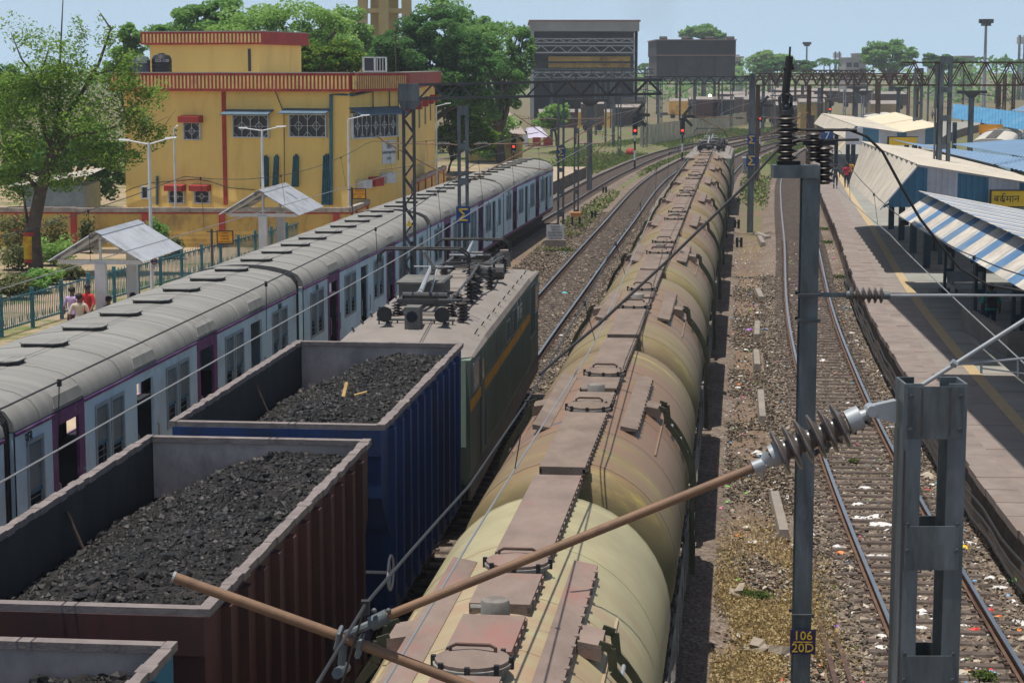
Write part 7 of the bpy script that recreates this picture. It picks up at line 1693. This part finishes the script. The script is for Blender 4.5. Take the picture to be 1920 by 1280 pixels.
# ---------------------------------------------------------------- people
skin = mat('skin', (.16, .085, .055), .6, 0, .08, 5); hairm = mat('black_hair', (.012, .011, .011), .7)
def person(loc, rot, lb, shirt, trous, arms=((.28, 0, 1.0), (.28, .03, 1.0)), stride=.16, h=1.7, z0=0., hatc=None, pack=None, seated=False, group=None):
    t = thing('person', lb, 'person', loc, rot, group); k = h / 1.70
    v = []; e = []; rad = []
    def add(p, r, par=None):
        v.append(Vector(p) * k); rad.append(r * k)
        if par is not None: e.append((par, len(v) - 1))
        return len(v) - 1
    hz = .92 if not seated else .5
    pel = add((0, 0, hz), .135); sp = add((0, .01, hz + .18), .125, pel); ch = add((0, 0, hz + .38), .15, sp); nb = add((0, 0, hz + .54), .075, ch); hd0 = add((0, .02, hz + .60), .055, nb); hd = add((0, .03, hz + .70), .098, hd0); hd2 = add((0, .015, hz + .765), .08, hd)
    hands = []
    for s, a in ((-1, arms[0]), (1, arms[1])):
        sh = add((s * .19, 0, hz + .48), .07, ch); el = add((s * (.25 + .03), -.03 + a[1] * .3, hz + .22 + max(0, a[2] - 1.0) * .2), .047, sh); wr = add((s * a[0], a[1] + .02, hz + (a[2] - 1.0) - .02), .033, el); pa = add((s * a[0], a[1] + .05, hz + (a[2] - 1.0) - .10), .04, wr); hands.append((v[wr], v[pa], s))
        hp = add((s * .10, 0, hz - .04), .10, pel)
        if seated: kn = add((s * .12, .42, .5), .07, hp); an = add((s * .12, .42, .09), .045, kn)
        else: kn = add((s * .11, .04 + s * stride * .5, .5), .068, hp); an = add((s * .10, s * stride - .03, .09), .045, kn)
        add((s * .11, v[an].y / k + .13, .045), .042, an)
    me = bpy.data.meshes.new('body'); me.from_pydata(v, e, []); o = bpy.data.objects.new('body', me); COL.objects.link(o)
    md = o.modifiers.new('skin', 'SKIN'); 
    for i, r in enumerate(rad): me.skin_vertices[0].data[i].radius = (r, r * (.72 if i in (0, 1, 2) else 1))
    me.skin_vertices[0].data[0].use_root = True
    o.modifiers.new('sub', 'SUBSURF').levels = 2
    dg = bpy.context.evaluated_depsgraph_get(); dg.update(); m2 = bpy.data.meshes.new_from_object(o.evaluated_get(dg)); bpy.data.objects.remove(o)
    m2.materials.clear()
    for m in (skin, shirt, trous, black): m2.materials.append(m)
    for p in m2.polygons:
        c = p.center / k
        if c.z > hz + .555: mi_ = 0
        elif c.z < .075: mi_ = 3
        elif c.z < hz - .02 and abs(c.x) < .235: mi_ = 2
        elif abs(c.x) > .2 and c.z < hz + .2: mi_ = 0
        else: mi_ = 1
        p.material_index = mi_
    m2.shade_smooth(); m2.name = 'body'
    # fingers and face joined into the same body mesh through a builder
    b = MB(); b.v = [tuple(x.co) for x in m2.vertices]; b.f = [tuple(p.vertices) for p in m2.polygons]; b.m = [p.material_index for p in m2.polygons]
    for w, pa, s in hands:
        d = (pa - w).normalized(); sd = d.cross(Vector((s, 0, 0))).normalized()
        for q, L in ((-.027, .062), (-.009, .075), (.009, .07), (.026, .056)):
            a0 = pa + sd * q * k + d * .015; a1 = a0 + d * L * .55 * k; a2 = a1 + (d * .8 + Vector((-s * .5, 0, 0))) * L * .45 * k; b.tube([a0, a1, a2], [.0095 * k, .0085 * k, .006 * k], 6, 0)
        a0 = w.lerp(pa, .5) + sd * .03; b.tube([a0, a0 + (d * .6 + sd * .6) * .04, a0 + (d * .9 + sd * .4) * .07], [.011, .010, .007], 6, 0)
    hc = v[hd]
    b.hexa([hc + Vector((-.014, .085, -.03)), hc + Vector((.014, .085, -.03)), hc + Vector((.01, .118, -.028)), hc + Vector((-.01, .118, -.028))][::1], [hc + Vector((-.008, .085, .02)), hc + Vector((.008, .085, .02)), hc + Vector((.005, .096, .02)), hc + Vector((-.005, .096, .02))], 0)
    for s in (-1, 1): b.ball(hc + Vector((s * .098, .0, -.005)), .014, .02, .032, 6, 5, 0); b.ball(hc + Vector((s * .034, .088, .012)), .012, .010, .008, 6, 5, 3)
    b.box(hc.x - .025, hc.x + .025, hc.y + .083, hc.y + .096, hc.z - .062, hc.z - .054, 3)
    bpy.data.meshes.remove(m2); bo_ = b.build('body', [skin, shirt, trous, black], t, 50)
    b = MB(); b.ball(hc + Vector((0, -.022, .036)), .108 * k, .112 * k, .10 * k, 14, 9); hh = b.build('hair', hairm, t, 60)
    if pack:
        b = MB(); b.hexa([(-.17, -.14, hz + .05), (.17, -.14, hz + .05), (.17, -.32, hz + .07), (-.17, -.32, hz + .07)][::-1], [(-.14, -.12, hz + .52), (.14, -.12, hz + .52), (.13, -.24, hz + .50), (-.13, -.24, hz + .50)][::-1]); pk = tag(b.build('backpack', pack[0], None, 0, loc, rot), pack[1], 'backpack')
        b = MB()
        for s in (-1, 1): b.tube([(s * .11, -.13, hz + .5), (s * .12, .0, hz + .56), (s * .12, .11, hz + .45), (s * .13, .07, hz + .2), (s * .13, -.13, hz + .12)], .018, 6)
        b.build('shoulder_strap', pack[0], pk)
    return t
C_ = lambda n, c: mat('cloth_' + n, c, .9, 0, .12, 6)
dk = C_('dark', (.03, .03, .038)); jean = C_('jeans', (.03, .045, .08))
g1 = P(148, 560, 60.5)
person((g1.x, 60.5, .9), .15, 'man in a cream shirt seen from behind by the shelter post', C_('cream', (.52, .44, .33)), dk, h=1.70)
g1 = P(135, 560, 62.2); person((g1.x, 62.2, .9), -.5, 'man in a lavender shirt partly behind the man in cream', C_('lavender', (.42, .30, .50)), dk, arms=((.38, .0, 1.12), (.3, .03, 1.0)), h=1.72)
g1 = P(165, 560, 63.0); person((g1.x, 63.0, .9), 2.6, 'person in a red shirt leaning by the white shelter post', C_('red', (.50, .03, .03)), dk, arms=((.3, .2, 1.05), (.3, .2, 1.05)), h=1.72)
for u, v, D, c, lb in ((249, 545, 64.5, 'plum', 'seated dark haired person beyond the shelter post, only the head in view'), (204, 562, 63.5, 'navy', 'low seated person beside the white shelter post')):
    g1 = P(u, v, D); person((g1.x, D, .9), .8, lb, C_(c, (.2, .05, .1) if c == 'plum' else (.04, .05, .12)), dk, seated=True)
g1 = G(1856, 634, 1.0); person(tuple(g1), -.05, 'man in a teal shirt walking away under the striped canopy', C_('teal', (.02, .30, .24)), jean, arms=((.30, .02, 1.0), (.3, .05, 1.02)), stride=.1, pack=(black, 'black backpack worn by the man in the teal shirt'))
for u, v, c, lb, tr in ((1566, 354, (.035, .05, .06), 'man in dark clothes walking on the platform beside the beige canopy eave', dk), (1587, 352, (.45, .025, .05), 'man in a red shirt walking on the platform beside the beige canopy eave', dk), (1594, 345, (.60, .25, .04), 'person in orange half hidden behind the man in red', jean)):
    g1 = G(u, v, 1.0); person(tuple(g1), -.15, lb, C_('shirt%d' % u, c), tr, stride=.12)
for u, v, c, lb in ((1518, 262, (.5, .03, .03), 'distant person in red on the far end of the platform'), (1498, 238, (.3, .3, .35), 'distant walker by the tracks beyond the pale relay cabinets'), (1506, 236, (.1, .2, .4), 'distant walker in blue by the tracks'), (1752, 222, (.5, .5, .5), 'distant person in white right of the tall pale channel mast'), (1748, 224, (.4, .2, .4), 'distant person in purple right of the tall pale channel mast')):
    g1 = G(u, v, .3); person(tuple(g1), .3, lb, C_('far%d' % u, c), dk, group='distant people by the tracks')
# ---------------------------------------------------------------- sheds, yard and skyline
shp = mat('shed_pale_sheet', (.42, .38, .36), .8, 0, .12, .4, 0, 1, (.30, .26, .25), .4, .3); shd = mat('shed_dark', (.055, .05, .05), .9, 0, .3, .3); shb = mat('shed_brown_sheet', (.075, .062, .06), .9, 0, .25, .25, 0, 1, (.045, .04, .04), .45, .2)
girder = mat('girder_yellow', (.78, .45, .10), .8, 0, .2, .4, 0, 1, (.30, .14, .05), .4, .4); shs = mat('shed_steel', (.34, .33, .33), .7)
D = 340; a = P(994, 41, D); c = P(1199, 41, D); x0, x1, zt_ = a.x, c.x, a.z
def zr(v): return P(1000, v, D).z
t = thing('depot_shed', 'tall open steel shed with pale top band and yellow girder', 'shed', (x0, D, 0)); o = Vector(t.location); W_ = x1 - x0
b = MB(); b.box(0, W_, 0, 30, zr(59), zt_); b.build('top_band', shp, t)
b = MB()
for k in range(60): b.box(W_ * k / 60, W_ * k / 60 + .12, -.05, 0, zr(59), zt_)
b.build('band_corrugation', shp, t)['kind'] = 'stuff'
b = MB(); b.box(-.2, W_ + .2, -.2, 30, zt_, zt_ + .3); b.build('roof', mat('shed_roof_rust', (.28, .16, .14), .9), t)
b = MB(); b.box(.4, W_ - .4, 8, 8.4, 0, zr(59)); b.box(.3, .6, .5, 30, 0, zr(59)); b.build('inner_wall', shd, t)
b = MB(); b.box(1.2, W_ * .93, 3.5, 4, zr(74), zr(60)); b.build('upper_cladding', shb, t)
b = MB(); b.box(W_ * .17, W_ * .93, 3, 3.6, zr(128), zr(106)); b.build('girder', girder, t)
for x in (.4, W_ - .5, W_ * .97): b = MB(); b.box(x - .25, x + .25, 0, .6, 0, zr(59)); b.build('column', shs, t)
for v0, v1, n in ((86, 99, 6), (73, 80, 6), (136, 146, 6)):
    b = MB(); truss(b, (.4, .3, zr(v1)), (W_ - .6, .3, zr(v1)), zr(v0) - zr(v1), .3, n, .22, 0, .16); b.build('truss', shs, t)
b = MB()
for v in (81, 101, 119, 131): b.box(.4, W_ - .4, 1.5, 1.9, zr(v), zr(v) + .35)
b.build('rail_beam', shd, t)
D = 420; a = P(1231, 76, D); c = P(1380, 76, D); W_ = c.x - a.x
t = thing('depot_shed', 'dark sheet clad shed with rounded roof vents, without any yellow', 'shed', (a.x, D, 0)); zt_ = a.z; zz = lambda v: P(1300, v, D).z
b = MB(); b.box(0, W_, 0, 26, zz(106), zt_); b.build('upper_wall', mat('shed_black_sheet', (.035, .034, .037), .9, 0, .2, .3), t)
b = MB(); b.box(.2, W_ - .2, .4, 26, zz(150), zz(106)); b.build('lower_wall', shb, t)
for k in range(5): b = MB(); x = W_ * (.02 + .96 * k / 4); b.box(x - .25, x + .25, .2, .6, 0, zz(106)); b.build('column', shd, t)
b = MB(); b.box(-.2, W_ + .2, -.2, 26.2, zt_, zt_ + .2); b.box(-.9, W_ + .8, -.3, .2, zz(105), zz(103)); b.build('roof', mat('shed_roof_rust', (.28, .16, .14), .9), t)
for x in (.05, .33, .64, .9): b = MB(); b.tube([(W_ * x, 3, zt_ + .3), (W_ * x + 1.6, 3, zt_ + .3)], .6, 10); b.build('roof_vent', shd, t, 40)
# water tower
D = 230; p = P(720, 40, D); t = thing('water_tower', 'yellow water tower on tapering concrete legs behind the dark tree', 'water tower', (p.x, D, 0)); k = D / FPX; zb = 0; tw = mat('tower_cream', (.56, .41, .19), .85, 0, .1, .4)
zt_ = P(720, -30, D).z
def xr(u): return (u - 720) * k
for (ut, ub, y) in ((683, 676, -1), (702, 700, 2.5), (735, 738, 2.5), (762, 768, -1), (722, 722, -2.2)):
    b = MB(); w = .55; b.hexa([(xr(ub) - w, y - w, 0), (xr(ub) + w, y - w, 0), (xr(ub) + w, y + w, 0), (xr(ub) - w, y + w, 0)], [(xr(ut) - w, y - w, zt_), (xr(ut) + w, y - w, zt_), (xr(ut) + w, y + w, zt_), (xr(ut) - w, y + w, zt_)]); b.build('leg', tw, t)
for v in (21, 75):
    z = P(720, v, D).z; pts = [(xr(681), -1), (xr(722), -2.2), (xr(763), -1), (xr(736), 2.5), (xr(702), 2.5)]
    b = MB()
    for (xa, ya), (xb, yb) in zip(pts, pts[1:] + pts[:1]): b.bar((xa, ya, z), (xb, yb, z), .45, .5)
    b.build('ring_beam', tw, t)
b = MB(); b.lathe([(2.6, zt_), (4.2, zt_ + 2), (4.2, zt_ + 5), (1, zt_ + 6.2), (0, zt_ + 6.2)], (0, 0, 0), (0, 0, 1), 24); b.build('tank', tw, t, 30)
# slab fence of the yard
slab = mat('slab_fence', (.52, .44, .31), .9, 0, .15, .3, 0, 1, (.28, .23, .17), .4, .5)
pts = [(1200, 274, 236), (1282, 260, 225), (1345, 245, 219), (1405, 231, 209)]
t = thing('slab_fence', 'beige concrete slab fence along the curve of the tracks', 'fence', G(1200, 274, 0)); o = Vector(t.location)
for (u0, v0, w0), (u1, v1, w1) in zip(pts, pts[1:]):
    A_, B_ = G(u0, v0, 0), G(u1, v1, 0); n = max(3, int((B_ - A_).length / 2.6)); h0, h1 = P(u0, w0, A_.y).z, P(u1, w1, B_.y).z
    for i in range(n):
        p, q = A_.lerp(B_, i / n) - o, A_.lerp(B_, (i + .93) / n) - o; h = h0 + (h1 - h0) * i / n + random.uniform(-.08, .08); b = MB(); d = Vector((0, .1, 0)); b.hexa([p, q, q + d, p + d], [x + Vector((0, 0, h)) for x in (p, q, q + d, p + d)]); b.build('fence_slab', slab, t)
# yard rakes, stall and huts
rake = mat('rake_brown', (.09, .06, .05), .85, 0, .3, .4); rakr = mat('rake_roof', (.26, .23, .21), .85, 0, .15, .3)
def rakew(u0, u1, v0, v1, D, lb, m=rake, group='rolling stock in the yard'):
    a = P(u0, v0, D); c = P(u1, v1, D); t = thing('yard_wagon', lb, 'wagon', (a.x, D, 0), 0, group); w = c.x - a.x
    b = MB(); b.box(0, w, 0, 3, c.z, a.z - .5); b.build('body', m, t); b = MB(); b.prism([(0, 0, a.z - .5), (w, 0, a.z - .5), (w, 1, a.z), (0, 1, a.z)], (0, .05, 0)); b.add([(0, 0, a.z - .5), (w, 0, a.z - .5), (w, 1.5, a.z), (0, 1.5, a.z), (w, 3, a.z - .5), (0, 3, a.z - .5)], [(0, 1, 2, 3), (3, 2, 4, 5), (0, 3, 5), (1, 4, 2)]); b.build('roof', rakr, t)
    for x in (w * .2, w * .8): b = MB(); b.tube([(x, .2, c.z - .35), (x, .5, c.z - .35)], .5, 10); b.build('wheel', black, t)
    return t
for i, (u0, u1, v0, v1, D, m) in enumerate(((1292, 1345, 182, 212, 400, bogie_m), (1348, 1402, 172, 200, 410, rake), (1405, 1440, 172, 190, 410, rake), (1450, 1510, 165, 190, 420, rake), (1514, 1572, 166, 192, 425, rake), (1576, 1634, 168, 194, 425, rake), (1640, 1702, 172, 198, 420, rake), (1010, 1080, 205, 240, 330, brown_w), (1085, 1150, 205, 240, 332, girder), (1155, 1205, 196, 236, 335, bogie_m), (1395, 1440, 190, 215, 360, rake), (1255, 1290, 185, 215, 395, girder))):
    rakew(u0, u1, v0, v1, D, ['black yard wagon under the right part of the dark shed', 'brown wagon behind the slab fence top end', 'short brown wagon behind the tall dark mast', 'brown wagon of the far rake left of the yellow cabin', 'brown wagon of the far rake behind the distant red signal', 'brown wagon of the far rake behind the capped post', 'last brown wagon of the far rake below the broad domed tree', 'maroon wagon below the shed with the yellow girder', 'yellow brown wagon below the shed with the yellow girder', 'black wagon between the two sheds', 'low brown wagon by the tall dark mast', 'yellowish wagon left of the black yard wagon'][i], m)
for i in range(16):
    u0 = random.uniform(980, 1690); D = random.uniform(285, 430) + (0 if u0 > 1200 else 20); ww = random.uniform(26, 70); g0 = P(u0, 200, D); vb = 130 + 9.4 * FPX / D
    if 1200 < u0 + ww and u0 < 1440 and D < 345: D = 350; vb = 130 + 9.4 * FPX / D
    q = rakew(u0, u0 + ww, vb - 4.6 * FPX / D, vb - .8 * FPX / D, D, 'dull wagon among the crowded tracks of the far yard', random.choice([rake, brown_w, bogie_m, mat('rake_grey', (.16, .15, .14), .85, 0, .3, .4), mat('rake_tan', (.30, .22, .13), .85, 0, .3, .4)]), 'wagons crowded in the far yard')
for i in range(22):
    u0 = random.uniform(1000, 1900); D = random.uniform(240, 420); p = G(u0, 130 + 9.4 * FPX / D, 0); t = thing('thin_pole', 'thin dark pole rising out of the crowded far yard', 'pole', p, 0, 'thin poles in the far yard'); hh = random.uniform(7, 9.5)
    b = MB(); b.box(-.12, .12, -.12, .12, 0, hh); b.build('column', steel if i % 3 else rustst, t); b = MB(); b.bar((0, 0, hh - 1.2), (random.choice([-1, 1]) * random.uniform(2, 3), 0, hh - .8), .1, .1); b.bar((0, 0, hh - 2.4), (random.choice([-1, 1]) * random.uniform(2, 3), 0, hh - 1.0), .08, .08); b.build('cantilever', steel_d, t)
p = P(1331, 180, 399); b = MB(); b.ball((0, 0, 0), .32, .2, .32); tag(b.build('headlight_lamp', mat('lit_lamp', (1, .9, .7), .3, emis=((1, .85, .6), 7)), None, 30, p), 'lit headlight on the black yard wagon', 'headlight')
g_ = G(1010, 272, 0); t = thing('market_stall', 'small stall with sagging pale lilac awning left of the sigma mast', 'stall', g_); k = g_.y / FPX
b = MB(); b.sheet((-28 * k, 0, 12 * k), (20 * k, 0, 14 * k), (-22 * k, 4, 30 * k), (4 * k, 4, 32 * k), 12, .04, .02); b.build('awning', mat('lilac_tarp', (.44, .42, .52), .8), t)
for x in (-20, 12): b = MB(); b.box(x * k - .06, x * k + .06, 1, 1.1, 0, 15 * k); b.build('post', rustst, t)
for i, (dx, c, lb) in enumerate(((-2, red_p, 'red crate stack in front of the lilac awning stall'), (8, red_p, 'red drum beside the crate stack at the stall'), (-14, white_p, 'white fridge under the lilac awning'))):
    b = MB(); b.box(-.5, .5, -.4, .4, 0, 1.5 if i == 2 else 1.0); b.box(-.52, .52, -.42, .42, .45, .5); tag(b.build(['crate_stack', 'drum', 'fridge'][i], c, None, 0, g_ + Vector((dx * k * 2, -1.5, 0))), lb, ['crates', 'drum', 'fridge'][i])
t = thing('yard_hut', 'long hut with dull sloping roof behind the lilac awning stall', 'hut', P(925, 215, 205)); t.location.z = 0; k = 205 / FPX
b = MB(); b.box(-50 * k, 55 * k, 3, 8, 0, 3.0); b.build('wall', ywall2, t); b = MB(); b.sheet((-62 * k, 0, 3.2), (62 * k, 0, 2.8), (-45 * k, 6, 5.2), (25 * k, 6, 5.3), 30, .04, .02); b.build('roof', mat('hut_roof', (.33, .28, .25), .9), t)
t = thing('trackside_cabin', 'small yellow trackside cabin with dark door by the far tracks', 'cabin', P(1520, 208, 300)); t.location.z = 0; b = MB(); b.box(-1.5, 1.5, 0, 3, 0, 4.4); b.build('wall', ywall2, t); b = MB(); b.box(-.5, .6, -.05, .02, 0, 2.6); b.build('door', wdark, t); b = MB(); b.box(-1.7, 1.7, -.2, 3.2, 4.4, 4.6); b.build('roof', roofc, t)
g_ = G(1182, 290, 0); b = MB(); b.lathe([(.5, 0), (.55, .2), (.48, .5), (.25, .7), (0, .75)], (0, 0, 0), (0, 0, 1), 14); tag(b.build('red_drum', red_p, None, 40, g_), 'red rounded drum beside the track at the signal by the slab fence', 'drum')
# floodlight towers, telecom masts and far blocks
def flood(u, v, D, w, lb):
    p = P(u, v, D); t = thing('floodlight_mast', lb, 'floodlight', (p.x, D, 0), 0, 'high floodlight masts'); z = p.z; b = MB(); b.tube([(0, 0, 0), (0, 0, z)], [.35, .18], 8); b.build('pole', steel_l, t, 40)
    b = MB(); b.tube([(0, 0, z - .4), (0, 0, z)], w, 12); b.build('lamp_ring', steel, t)
    for k in range(6): a = k * 1.047; b = MB(); b.box(w * math.cos(a) - .3, w * math.cos(a) + .3, w * math.sin(a) - .3, w * math.sin(a) + .3, z, z + .6); b.build('floodlight', steel_d, t)
flood(1849, 44, 300, .75, 'tall floodlight mast on the skyline at the right'); flood(1513, 84, 480, .7, 'smaller hazy floodlight mast near the isolator blade')
def tower(u, v, D, w, lb):
    p = P(u, v, D); t = thing('telecom_tower', lb, 'tower', (p.x, D, 0)); b = MB(); lattice(b, 0, 0, 0, p.z, w, w, w * 1.3, .3); b.build('lattice_tower', steel, t); b = MB(); b.box(-w, w, -.4, .4, p.z * .86, p.z * .97); b.build('antenna', white_p, t)
tower(1570, 97, 700, 1.4, 'hazy telecom tower between palms'); tower(1917, 66, 620, 1.6, 'lattice telecom tower at the right edge')
def block_b(u0, u1, v, D, lb, m):
    a = P(u0, v, D); c = P(u1, v, D); t = thing('apartment_block', lb, 'building', (a.x, D, 0), 0, 'far buildings on the skyline'); w = c.x - a.x; b = MB(); b.box(0, w, 0, 12, 0, a.z); b.build('wall', m, t); b = MB(); b.box(-.2, w + .2, -.3, 12.2, a.z, a.z + .5); b.build('roof', roofc, t)
    z = a.z - 2.5
    while z > 4:
        for i in range(max(2, int(w / 4))): x = w * (i + .5) / max(2, int(w / 4)); b = MB(); b.box(x - .8, x + .8, -.08, .02, z, z + 1.4); b.build('window', wdark, t)
        z -= 3.2
far_w = mat('far_wall', (.36, .34, .33), .9)
for a in ((1586, 1612, 111, 620, 'grey flat topped block left of the broad domed tree'), (1608, 1624, 103, 640, 'taller pale block touching the broad domed tree'), (1800, 1826, 108, 620, 'pale block left of the tall floodlight mast'), (1752, 1768, 108, 700, 'small pale block behind the dark rounded tree'), (1380, 1394, 109, 640, 'small bluish block right of the dark shed')): block_b(*a, m=far_w)
sm = bpy.data.materials.new('smoke'); sm.use_nodes = True; t = sm.node_tree; t.nodes.remove(t.nodes['Principled BSDF'])
pv = t.nodes.new('ShaderNodeVolumePrincipled'); pv.inputs['Color'].default_value = (.30, .29, .28, 1); pv.inputs['Density'].default_value = .009
t.links.new(pv.outputs[0], t.nodes['Material Output'].inputs['Volume'])
b = MB(); pts = [P(1238, 78, 418), P(1242, 62, 416), P(1236, 44, 415), P(1226, 22, 414), P(1215, -10, 412)]; b.tube(pts, [1.2, 2.6, 4.2, 5.6, 6.8], 14); tag(b.build('smoke', sm, None, 60), kind='stuff')
# ---------------------------------------------------------------- air: haze over the whole place
hz = bpy.data.materials.new('haze'); hz.use_nodes = True; t = hz.node_tree; t.nodes.remove(t.nodes['Principled BSDF'])
pv = t.nodes.new('ShaderNodeVolumePrincipled'); pv.inputs['Color'].default_value = (.84, .92, 1, 1); pv.inputs['Density'].default_value = .0003; pv.inputs['Anisotropy'].default_value = .2
t.links.new(pv.outputs[0], t.nodes['Material Output'].inputs['Volume'])
b = MB(); b.box(-900, 900, -70, 950, -1.2, 60); tag(b.build('haze', hz), kind='stuff')
